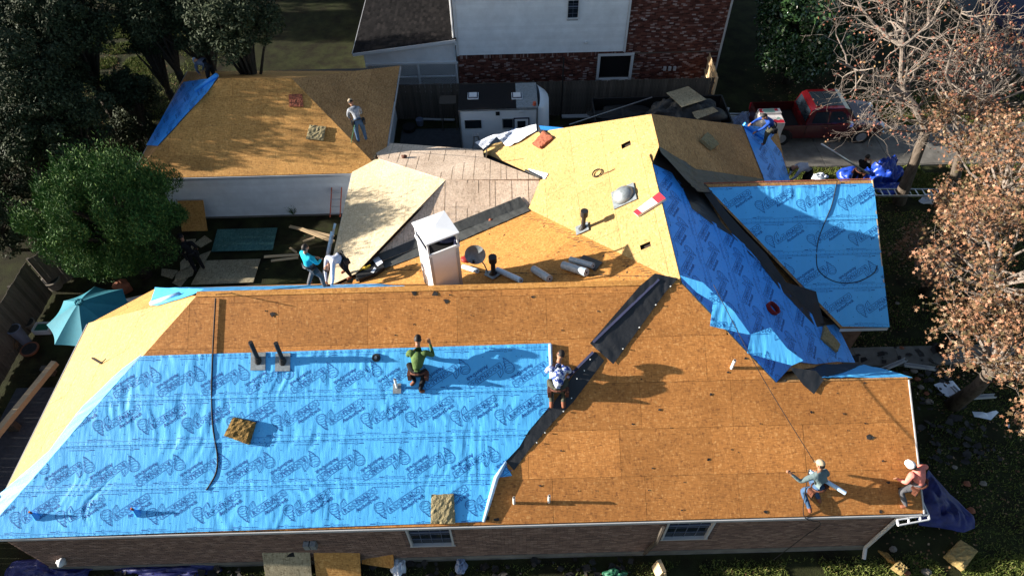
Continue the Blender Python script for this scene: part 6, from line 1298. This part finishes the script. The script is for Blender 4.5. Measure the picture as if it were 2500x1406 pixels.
    if head == 'cap':
        k0 = MB(); k0.ell((0, 0, 0), (.098, .115, .10), 16, 10); vv_ = []; keep = []
        for x, y, z in k0.v: keep.append(z > -.012); vv_.append(tuple(H(x, y, z+.045)))
        k1 = MB(); k1.add(vv_, [f for f in k0.f if all(keep[i] for i in f)]); br = [H(.075*math.cos(a), .09+.085*math.sin(a), .045-.01*math.sin(a)) for a in np.linspace(0, math.pi, 9)]; K = len(br)
        k1.add(br+[b-hup*.012 for b in br], [tuple(range(K)), tuple(range(2*K-1, K-1, -1))]+[(i, i+K, (i+1) % K+K, (i+1) % K) for i in range(K)]); part('cap', k1, capcol, p, smooth=False, local=True)
    if belt:
        pl_c = J['pel']; ax2 = (J['che']-J['pel']).normalized(); e1b = Vector((1, 0, 0)); e2b = ax2.cross(e1b).normalized(); bl = MB(); K = 14; bl.tube([pl_c+ax2*.03+(e1b*math.cos(a)*.165+e2b*math.sin(a)*.155) for a in np.linspace(0, 2*math.pi, K+1)], .022, 6, cap=False); bt_ = part('tool_belt', bl, beltmat, p, local=True)
        for s_ in (-1, 1): k1 = MB(); k1.box(pl_c+Vector((s_*.20, .0, -.07)), (.08, .17, .20), (0.1*s_, 0, 0)); k1.box(pl_c+Vector((s_*.235, .02, -.05)), (.03, .10, .12)); part('pouch', k1, beltmat, p, local=True)
    return p
green = cloth('green_shirt', (.085, .14, .045)); white_s = cloth('white_shirt', (.52, .55, .66)); cyan = cloth('turquoise_shirt', (.015, .36, .47)); grayh = cloth('slate_grey_hoodie', (.13, .18, .19)); pink = cloth('salmon_hoodie', (.66, .21, .17)); royal = cloth('royal_blue_shirt', (.02, .07, .32)); lav = cloth('pale_grey_sweatshirt', (.34, .36, .42)); plaid = mat('grey_plaid_shirt', (.42, .44, .48), .9, .1, col2=(.05, .06, .08), nscale=9); navy_s = cloth('slate_blue_shirt', (.07, .09, .14))
camo_m = mat('blue_white_camouflage', (.62, .66, .74), .9, .1, col2=(.03, .06, .25), nscale=13)
camo_m.node_tree.nodes['Color Ramp'].color_ramp.elements[0].position = .47; camo_m.node_tree.nodes['Color Ramp'].color_ramp.elements[1].position = .53
tan_cap = mat('khaki_cap_cloth', (.36, .29, .20), .85); white_cap = mat('white_cap_cloth', (.75, .74, .76), .8); blue_cap = mat('pale_blue_cap_cloth', (.4, .48, .66), .8)
DK = mat('brown_skin', (.22, .10, .06), .55, .3)
slp = lambda px, py, pl: tuple(hp(px, py, pl)+np.array((0, 0, .02)))
person('kneeling worker in dark green shirt with red tool pouches on the blue sheet', slp(1022, 962, FR), R_(-4), 'kneel', green, black_, sc=1.06, over={'wR': (.26, .84, .86), 'eR': (.34, .66, .62), 'kL': (-.26, .56, .46), 'aL': (-.10, .22, .18), 'tL': (-.2, .14, .12), 'kR': (.16, .44, .40), 'aR': (.04, .02, .08), 'tR': (.16, .04, .06)})
person('kneeling worker in blue and white camouflage shirt beside the black strip', slp(1362, 1003, FR), R_(-2), 'kneel', camo_m, olive, sc=1.08, over={'wL': (-.14, .86, .58), 'hed': (.05, .84, 1.04), 'wR': (.10, .86, .58)})
person('kneeling worker in slate hoodie and tan cap carrying a white roll', slp(1985, 1238, FR), R_(22), 'kneel', grayh, jeans, head='cap', capcol=tan_cap, sc=1.0, over={'pel': (.12, .22, .55), 'che': (.12, .36, .86), 'nec': (.12, .44, 1.05), 'hed': (.15, .52, 1.18), 'hL': (.02, .22, .52), 'hR': (.22, .22, .52), 'kL': (-.12, .40, .27), 'aL': (-.15, .0, .08), 'tL': (-.17, -.1, .02), 'kR': (.20, .52, .34), 'aR': (.2, .1, .1), 'tR': (.2, 0, .03), 'sL': (-.07, .42, .97), 'eL': (-.32, .46, .80), 'wL': (-.50, .66, .98), 'sR': (.31, .42, .97), 'eR': (.42, .34, .74), 'wR': (.28, .52, .68)})
person('crouching worker in salmon pink hoodie and white cap at right gable corner', slp(2215, 1238, FR), R_(38), 'kneel', pink, greyp, head='cap', capcol=white_cap, sc=1.04, over={'pel': (.35, .14, .52), 'che': (.33, .30, .80), 'nec': (.27, .42, .98), 'hed': (.20, .52, 1.08), 'hL': (.25, .16, .48), 'hR': (.44, .10, .48), 'kL': (-.02, .34, .36), 'aL': (-.06, .04, .08), 'tL': (-.16, .12, .04), 'kR': (.42, .42, .40), 'aR': (.36, .02, .08), 'tR': (.30, .12, .04), 'sL': (.12, .40, .90), 'eL': (.05, .36, .64), 'wL': (.12, .52, .46), 'sR': (.50, .32, .92), 'eR': (.70, .28, .74), 'wR': (.58, .48, .62)})
# roll under the grey worker's arm
ra_, rb_ = Vector(hp(1977, 1150, (0, 0, .95))), Vector(hp(2064, 1203, (0, 0, .80)))
roll(ra_, rb_, .055, 'wraproll', 'white underlayment roll carried under the slate hoodie arm', 'blueB')
cs = hp(775, 702, RP); person('standing worker in turquoise shirt on the narrow blue ridge strip', tuple(np.array((cs[0], cs[1], cs[2]))), R_(-38), 'stand', cyan, greyp, sc=1.02, over={'kL': (-.16, .12, .50), 'aL': (-.22, -.12, .10), 'tL': (-.26, .04, .06), 'aR': (.22, .10, .06), 'tR': (.26, .27, .02), 'kR': (.15, .16, .46), 'eR': (.27, .1, 1.1), 'wR': (.16, .30, 1.02), 'eL': (-.25, .06, 1.1), 'wL': (-.05, .28, 1.0)}, beltmat='rubber')
person('bent worker in white shirt and black hair at the cream roof corner', slp(852, 672, PA), R_(128), 'bend', white_s, black_, sc=1.0, over={'wL': (-.25, .78, .10), 'eL': (-.26, .62, .42), 'wR': (.10, .72, .14), 'eR': (.2, .62, .44), 'nec': (0, .48, .86), 'hed': (0, .60, .74), 'che': (0, .28, .92)}, beltmat='rubber')
person('stooping worker in grey patterned jacket, jeans and cap on the rear ridge', slp(886, 348, GRt), R_(20), 'stand', plaid, jeans, head='cap', capcol=tan_cap, sc=1.04, over={'che': (-.02, .18, 1.2), 'nec': (-.04, .32, 1.34), 'hed': (-.06, .44, 1.42), 'sL': (-.2, .26, 1.28), 'sR': (.16, .26, 1.28), 'eL': (-.27, .32, 1.0), 'wL': (-.22, .46, .80), 'eR': (.2, .3, 1.0), 'wR': (.05, .46, .86)}, beltmat='rubber')
person('man in black clothes and brimmed cap walking over the yard boards', tuple(hz(490, 662, G+.09)), R_(30), 'stand', black_, black_, head='cap', capcol=black_, sc=1.05, over={'che': (-.02, .10, 1.22), 'nec': (-.03, .18, 1.42), 'hed': (-.04, .26, 1.54)}, beltmat='rubber')
person('lone worker in grey shirt and pale cap stooping behind the garage roof', (hz(540, 200, .9)[0]+.1, GB-3.2, 1.2), R_(60), 'bend', navy_s, black_, head='cap', capcol=blue_cap, sc=1.0, belt=False)
person('worker in royal blue shirt stepping over a roll beside the red truck', slp(1872, 352, EP1), R_(100), 'stand', royal, olive, sc=1.03, over={'pel': (0, .0, .78), 'hL': (-.1, 0, .74), 'hR': (.1, 0, .74), 'che': (0, .22, 1.02), 'nec': (0, .36, 1.16), 'hed': (.02, .46, 1.26), 'sL': (-.17, .3, 1.1), 'sR': (.2, .3, 1.1), 'eL': (-.2, .5, .92), 'wL': (-.18, .74, .78), 'eR': (.3, .5, .95), 'wR': (.3, .72, .8), 'kL': (-.22, .3, .62), 'aL': (-.25, .30, .22), 'tL': (-.25, .46, .2), 'kR': (.14, .08, .42), 'aR': (.14, 0, .08), 'tR': (.14, .16, .04)}, beltmat='rubber')
wp_ = hz(1955, 440, G+.0); person('bending worker in pale grey sweatshirt and black trousers behind right wing', (hp(1962, 462, (0, 0, -.9))[0], hp(1962, 462, (0, 0, -.9))[1], -.9), R_(80), 'bend', lav, black_, sc=1.04, belt=False)
mp_ = hz(2085, 440, G); person('man in black vest holding a long pole beside the blue tarp', tuple(hz(2078, 462, G)), R_(-50), 'stand', black_, black_, sc=1.02, sleeves=False, over={'eL': (-.2, .22, 1.12), 'wL': (-.08, .40, 1.22), 'eR': (.22, .22, 1.12), 'wR': (.1, .42, 1.24), 'hed': (0, .08, 1.6)})
pb = Vector(hz(2180, 462, G+.25)); pt = Vector(hp(2005, 352, (0, 0, G+2.7))); mb = MB(); mb.tube([pb*.4+pt*.6+(pb-pt)*.25, pt], .045, 10); solo('long_pole', mb, 'alum', 'long grey pole held up by the man in black vest', 'pole', smooth=True)
# support under raised workers behind ridges: staging plank on trestles
for i, (x, y, z) in enumerate(((hp(1962, 462, (0, 0, -.9))[0], hp(1962, 462, (0, 0, -.9))[1], -.93),)):
    st_ = thing('work_trestle', 'low wooden trestle under the bending worker', 'trestle', (x, y, G)); part('plank', MB().box((0, 0, z-G-.02), (1.4, .5, .04)), 'lumber', st_, local=True)
    for sx in (-.55, .55): part('leg', MB().box((sx, 0, (z-G-.04)/2), (.06, .4, z-G-.04)), 'lumber', st_, local=True)
x_, y_ = hz(540, 200, .9)[0]+.1, GB-3.2
# ================================================================== TREES
def leaves(c, r, n, size, m, parent, blobs=40, seed=0, name='crown', up=0., thin=0., aspect=.45, shell=.55, sub=.32, label=None, zcut=-1., spiky=0.):
    g_ = np.random.default_rng(seed); r = np.array(r, float); c = np.array(c, float)
    d = g_.normal(size=(blobs*3, 3)); d /= np.linalg.norm(d, axis=1)[:, None]; d = d[d[:, 2] > zcut][:blobs]; rad = g_.uniform(shell, 1, len(d))[:, None]; bc = d*rad
    br = g_.uniform(.6, 1.3, len(bc))*sub; k = g_.integers(0, len(bc), n); q = g_.normal(size=(n, 3)); q /= np.linalg.norm(q, axis=1)[:, None]; rr = g_.uniform(.35, 1, n)**.5
    P = bc[k]+q*(br[k]*rr)[:, None]
    if spiky: P[:, 2] += abs(g_.normal(0, spiky, n))*(1-np.linalg.norm(q[:, :2], axis=1))*1.2
    P = P*r+c
    nrm = q*.7+g_.normal(size=(n, 3))*.6+np.array((0, 0, .5)); nrm /= np.linalg.norm(nrm, axis=1)[:, None]
    t1 = np.cross(nrm, g_.normal(size=(n, 3))); 
    if up: t1 = t1*(1-up)+np.array((0, 0, 1.))*up+q*up*.5
    t1 /= np.linalg.norm(t1, axis=1)[:, None]; t2 = np.cross(nrm, t1); t2 /= np.linalg.norm(t2, axis=1)[:, None]
    s_ = size*g_.uniform(.6, 1.3, n)[:, None]; a = P-t1*s_*.5; b = P+t2*s_*aspect*.5+nrm*s_*.08; c_ = P+t1*s_*.5; e = P-t2*s_*aspect*.5+nrm*s_*.08
    V = np.stack([a, b, c_, e], 1).reshape(-1, 3)-np.array(ROOT[parent.name]); me = bpy.data.meshes.new(name); me.vertices.add(4*n); me.vertices.foreach_set('co', V.ravel()); me.loops.add(4*n); me.loops.foreach_set('vertex_index', np.arange(4*n)); me.polygons.add(n); me.polygons.foreach_set('loop_start', np.arange(n)*4); me.polygons.foreach_set('loop_total', np.full(n, 4)); me.materials.append(M[m]); me.update(); me.validate()
    o = bpy.data.objects.new(name, me); finish(o, parent, name); o['kind'] = 'stuff'
    if label: o['label'] = label
    return bc*r+c
def branchy(mb, p, d, L, r, depth, g_, tips, spread=.7, up=.15, n=(2, 4), shrink=.68, seg=4):
    pts = [p]; rads = [r]; q = Vector(p); dd = Vector(d).normalized()
    for i in range(seg):
        dd = (dd+Vector(g_.normal(size=3))*.16+Vector((0, 0, up*.3))).normalized(); q = q+dd*L/seg; pts.append(q.copy()); rads.append(max(.004, r*(1-.45*(i+1)/seg)))
    mb.tube(pts, rads, 6 if depth > 2 else 4, cap=False)
    if depth == 0: tips.append(q); return
    for k in range(int(g_.integers(n[0], n[1]+1))):
        f = g_.uniform(.35, 1) if k else 1; i = min(seg, max(1, int(round(f*seg)))); base = pts[i]
        nd = (dd+Vector(g_.normal(size=3))*spread+Vector((0, 0, up))).normalized(); branchy(mb, base, nd, L*shrink*g_.uniform(.75, 1.2), max(.004, rads[i]*.68), depth-1, g_, tips, spread, up, n, shrink, seg)
def tree(label, base, h, r, nl, size, m, bark='darkbark', seed=0, trunk=.22, blobs=40, name='tree', group=None, cz=None, **kw):
    t_ = thing(name, label, 'tree', base, 0, group); b = Vector(base); cz = cz if cz is not None else h*.62; c = b+Vector((0, 0, cz)); g_ = np.random.default_rng(seed); tips = []
    mb = MB(); mb.tube([b-Vector((0, 0, .2)), b+Vector((.05, 0, h*.18)), b+Vector((0, .05, h*.35))], [trunk*1.3, trunk, trunk*.85], 10)
    part('trunk', mb, bark, t_, smooth=True)
    bc = leaves(c, r, nl, size, m, t_, blobs, seed, **kw); mb = MB(); st = b+Vector((0, .05, h*.33))
    for q in bc[:min(len(bc), 26)]: q = Vector(q); mid = st+(q-st)*.5+Vector((0, 0, .2)); mb.tube([st, mid, q], [trunk*.45, trunk*.28, .02], 6, cap=False)
    part('limbs', mb, bark, t_, smooth=True); return t_
bc_ = hz(256, 518, G+3.5); tree('round bright evergreen tree between garage and teal umbrella', (bc_[0], bc_[1], G), 5.8, (2.5, 2.35, 2.35), 90000, .13, 'lf_bush', seed=3, trunk=.18, blobs=85, cz=3.3, up=.55, aspect=.25, shell=.6, sub=.235, spiky=.2, name='evergreen_tree')
oaks = []
for i, (px, py, zc, r, lb) in enumerate(((40, 60, 5.5, 2.9, 'dark oak crown in the very upper left corner'), (130, 30, 6.5, 2.2, 'dark oak crown second from the upper left corner'), (350, -10, 6.5, 2.0, 'dark oak crown above the sunny grass gap'), (450, 0, 6.2, 2.2, 'dark oak crown above the blue roll worker'), (60, 200, 5., 2.7, 'grey green oak crown at the middle left edge'), (150, 290, 4., 1.9, 'small oak crown just above the round evergreen'), (300, 215, 3.4, 1.1, 'low sparse oak left of the garage ridge'), (30, 330, 3.6, 1.9, 'low oak crown at left edge above the evergreen'), (560, 40, 6.5, 2.0, 'oak crown over the dark upper lawn'), (350, 95, 4.6, 1.0, 'small oak crown right of the sunny grass gap'), (130, 180, 4.6, 1.4, 'oak crown left of the sunny grass gap'))):
    c = hz(px, py, G+zc); tree(lb, (c[0], c[1], G), zc+r*.8, (r, r, r*.8), int(7500*r*r*.7), .15, 'lf_oak', seed=20+i, trunk=.2, blobs=70, shell=.25, sub=.27, cz=zc, name='oak_tree', group='dark oaks behind the garage')
for i, (px, py, r, lb) in enumerate(((15, 430, 1.5, 'dark shrub outside the left fence, upper'), (-10, 560, 1.4, 'dark shrub outside the left fence, middle'), (120, 380, 1.1, 'dark shrub behind the round evergreen tree'), (330, 230, 1.0, 'dark shrub left of the garage blue hip'), (330, 310, .9, 'low dark shrub at the garage left wall'))):
    c = hz(px, py, G+1.2); tree(lb, (c[0], c[1], G), 2.6, (r, r, 1.1), int(7000*r), .13, 'lf_oak', seed=90+i, trunk=.08, blobs=40, cz=1.3, name='shrub')
tree('grey shrub below the oaks at left edge', tuple(hz(40, 345)), 2.4, (1.6, 1.3, 1.1), 12000, .12, 'lf_oak', seed=31, trunk=.08, blobs=30, name='shrub')
tree('tree overhanging the left of the neighbour lawn', (-10.6, 44, G), 9, (3.4, 3, 3), 22000, .17, 'lf_oak', seed=33, blobs=45, name='oak_tree', group='dark oaks behind the garage')
mg = hz(1900, 180); tree('glossy magnolia tree right of the red brick house', (14.8, 30.6, G), 6.2, (2.3, 2.3, 2.7), 34000, .2, 'lf_mag', seed=41, blobs=70, trunk=.16, cz=3.4, aspect=.5, shell=.55, sub=.3, name='magnolia_tree')
tree('dark magnolia crown behind the glossy one', (17.8, 33.6, G), 6.2, (2.4, 2.3, 2.6), 20000, .2, 'lf_oak', seed=43, blobs=50, trunk=.14, cz=3.2, name='magnolia_tree')
# tall trees beyond the left edge: their shadows fall over the garage, lawns and driveway
off = ((-30, 29.8, 11, 2.8, 4., 22000, 6, 'tall dark tree outside the frame, level with the garage rear'), (-31, 39.2, 12, 3.0, 4., 22000, 6.5, 'tall dark tree outside the frame, second behind the garage'), (-30, 44.5, 12, 3.0, 4., 22000, 6.5, 'tall dark tree outside the frame, third behind the garage'), (-31, 49, 12, 3.5, 4., 22000, 6.5, 'farthest tall dark tree outside the frame'), (-24.5, 24.6, 10.5, 2.3, 1.8, 2600, 8.4, 'airy tree outside the frame before the garage, thin crown'), (-31, 30.1, 18, 1.5, 3.2, 9000, 14.2, 'very tall narrow tree outside the frame at left'))
for i, (x, y, h, r, rz, nl_, cz_, lb) in enumerate(off): tree(lb, (x, y, G), h, (r, r if i < 5 else 1.1, rz), nl_, .26 if i != 4 else .16, 'lf_oak', seed=60+i, blobs=80 if i != 4 else 45, cz=cz_, name='oak_tree', group='trees outside the left fence', shell=.2, sub=.27 if i != 4 else .17)
# bare sweetgum with pale limbs, thick leaning trunk
tb = Vector(hz(2196, 492)); tm = Vector(hx(2262, 330, tb.x+1.5)); 
def L3(px, py, Y): return Vector(hy(px, py, Y))
bt_ = thing('sweetgum_tree', 'half bare sweetgum tree with leaning trunk and pale limbs on the lawn', 'tree', tb)
Yt = tb.y
fork = L3(2262, 318, Yt+.3); tr_ = MB(); tr_.tube([tb-Vector((0, 0, .2)), L3(2215, 440, Yt+.05), L3(2240, 375, Yt+.2), fork], [.30, .23, .20, .18], 12); part('trunk', tr_, 'bark', bt_, smooth=True)
lim = MB(); g_ = np.random.default_rng(5); tips = []
limbs = [([(2262, 318), (2235, 262), (2212, 232), (2200, 190), (2204, 100), (2212, 40), (2210, -20)], .3, .15), ([(2262, 318), (2300, 285), (2340, 240), (2375, 190), (2395, 120), (2420, 50)], .5, .13), ([(2300, 285), (2330, 270), (2380, 272), (2440, 262)], -.2, .09), ([(2204, 115), (2165, 90), (2130, 55), (2095, 10)], .6, .08), ([(2204, 115), (2240, 85), (2275, 55), (2300, 0)], .2, .07), ([(2215, 235), (2160, 205), (2100, 175), (2045, 150)], -.4, .09), ([(2375, 190), (2420, 175), (2470, 120), (2500, 60)], .6, .08), ([(2262, 318), (2225, 322), (2180, 318), (2150, 330)], -.6, .05), ([(2340, 240), (2310, 180), (2330, 100), (2350, 20)], -.3, .07), ([(2235, 262), (2190, 240), (2150, 235), (2100, 262)], -.8, .05)]
for pts, dy_, r in limbs:
    K = len(pts); P = [L3(x, y, Yt+.3+dy_*i) for i, (x, y) in enumerate(pts)]; lim.tube(P, [r*(1-.7*i/(K-1)) for i in range(K)], 8)
    for i in range(1, K):
        for k in range(4 if r > .06 else 3):
            f = random.random(); p = P[i-1]+(P[i]-P[i-1])*f; d = (P[i]-P[i-1]).normalized()
            branchy(lim, p, d+Vector(g_.normal(size=3))*.8, random.uniform(.6, 1.15), r*.33, 3, g_, tips, .75, .08, (2, 3), .7, 3)
part('limbs', lim, 'palebark', bt_)
def tipleaves(parent, tips, m, per, size, seed, frac=1, spread=.16, name='foliage'):
    g_ = np.random.default_rng(seed); T = np.array([tuple(t) for t in tips]); T = T[g_.random(len(T)) < frac]; n = len(T)*per; P = np.repeat(T, per, 0)+g_.normal(0, spread, (n, 3))
    nrm = g_.normal(size=(n, 3))+np.array((0, 0, .6)); nrm /= np.linalg.norm(nrm, axis=1)[:, None]; t1 = np.cross(nrm, g_.normal(size=(n, 3))); t1 /= np.linalg.norm(t1, axis=1)[:, None]; t2 = np.cross(nrm, t1); s_ = size*g_.uniform(.6, 1.3, n)[:, None]
    # five pointed star leaf as a fan of ten edges
    V = []; 
    ang = np.linspace(0, 2*math.pi, 11)[:-1]; rad = np.where(np.arange(10) % 2 == 0, 1., .42); V = np.stack([P+(t1*math.cos(a)+t2*math.sin(a))*s_*r_*.5-nrm*s_*(.1 if r_ > .5 else 0) for a, r_ in zip(ang, rad)], 1).reshape(-1, 3)-np.array(ROOT[parent.name])
    me = bpy.data.meshes.new(name); me.vertices.add(10*n); me.vertices.foreach_set('co', V.ravel()); me.loops.add(10*n); me.loops.foreach_set('vertex_index', np.arange(10*n)); me.polygons.add(n); me.polygons.foreach_set('loop_start', np.arange(n)*10); me.polygons.foreach_set('loop_total', np.full(n, 10)); me.materials.append(M[m]); me.update(); me.validate(); o = bpy.data.objects.new(name, me); finish(o, parent, name); o['kind'] = 'stuff'; return o
tipleaves(bt_, tips, 'lf_red', 3, .10, 7, .22)
# russet trees at the right edge, crowns close to the camera
def russet(label, base, crown, r, seed, nt=230, per=12, m='lf_olive', lim_r=.075, size=.135):
    t_ = thing('sweetgum_tree', label, 'tree', base); g_ = np.random.default_rng(seed); b = Vector(base); c = Vector(crown); top = c-Vector((0, 0, r[2]*.5)); mb = MB(); mb.tube([b-Vector((0, 0, .2)), (b+top)/2+Vector((.2, 0, 0)), top], [.26, .2, .17], 10); part('trunk', mb, 'bark', t_, smooth=True)
    mb = MB(); tips = []
    for i in range(nt):
        d = Vector(g_.normal(size=3)).normalized(); d.z = abs(d.z)*.9-.25; rr = g_.uniform(.55, 1)**.6; q = c+Vector((d.x*r[0], d.y*r[1], d.z*r[2]))*rr; mid = top+(q-top)*.5+Vector(g_.normal(size=3))*.25
        if i < 26: mb.tube([top, mid, q], [lim_r, lim_r*.5, .02], 6, cap=False)
        tt = []; branchy(mb, q-(q-mid)*.3, (q-mid), .5, .009, 2, g_, tt, .8, .05, (2, 3), .7, 2); tips += tt
    part('limbs', mb, 'palebark', t_); tipleaves(t_, tips, m, per, size, seed, .95, .11); return t_
for i, (px, py, zc, r, nt_, per_, mm, lb) in enumerate(((2465, 650, 3.2, (1.8, 2.4, 1.7), 95, 8, 'lf_olive', 'large russet sweetgum crown at the middle of right edge'), (2480, 430, 2.6, (1.7, 2.0, 1.7), 80, 6, 'lf_olive', 'russet sweetgum crown behind the lying ladder end'), (2375, 540, 1.6, (.9, 1.2, 1.0), 34, 7, 'lf_olive', 'smaller russet crown hanging over the lying ladder'), (2460, 860, 2.2, (1.25, 1.6, 1.4), 75, 9, 'lf_olive', 'lowest russet sweetgum crown above the white film scraps'), (2290, 640, .3, (.8, 1.1, .9), 30, 6, 'lf_olive', 'olive russet sapling close to the right blue wing'), (2440, 200, 2.6, (2.3, 2.6, 2.1), 110, 2, 'lf_red', 'pale half bare sweetgum at the upper right corner'), (2370, 330, 1.8, (1.4, 1.6, 1.2), 70, 5, 'lf_olive', 'thin russet crown right of the leaning trunk'))):
    c = hz(px, py, G+2.8+zc); russet(lb, (c[0]+1.6, c[1]+1.3, G), (c[0], c[1], zc), r, 71+i, nt_, per_, m=mm)
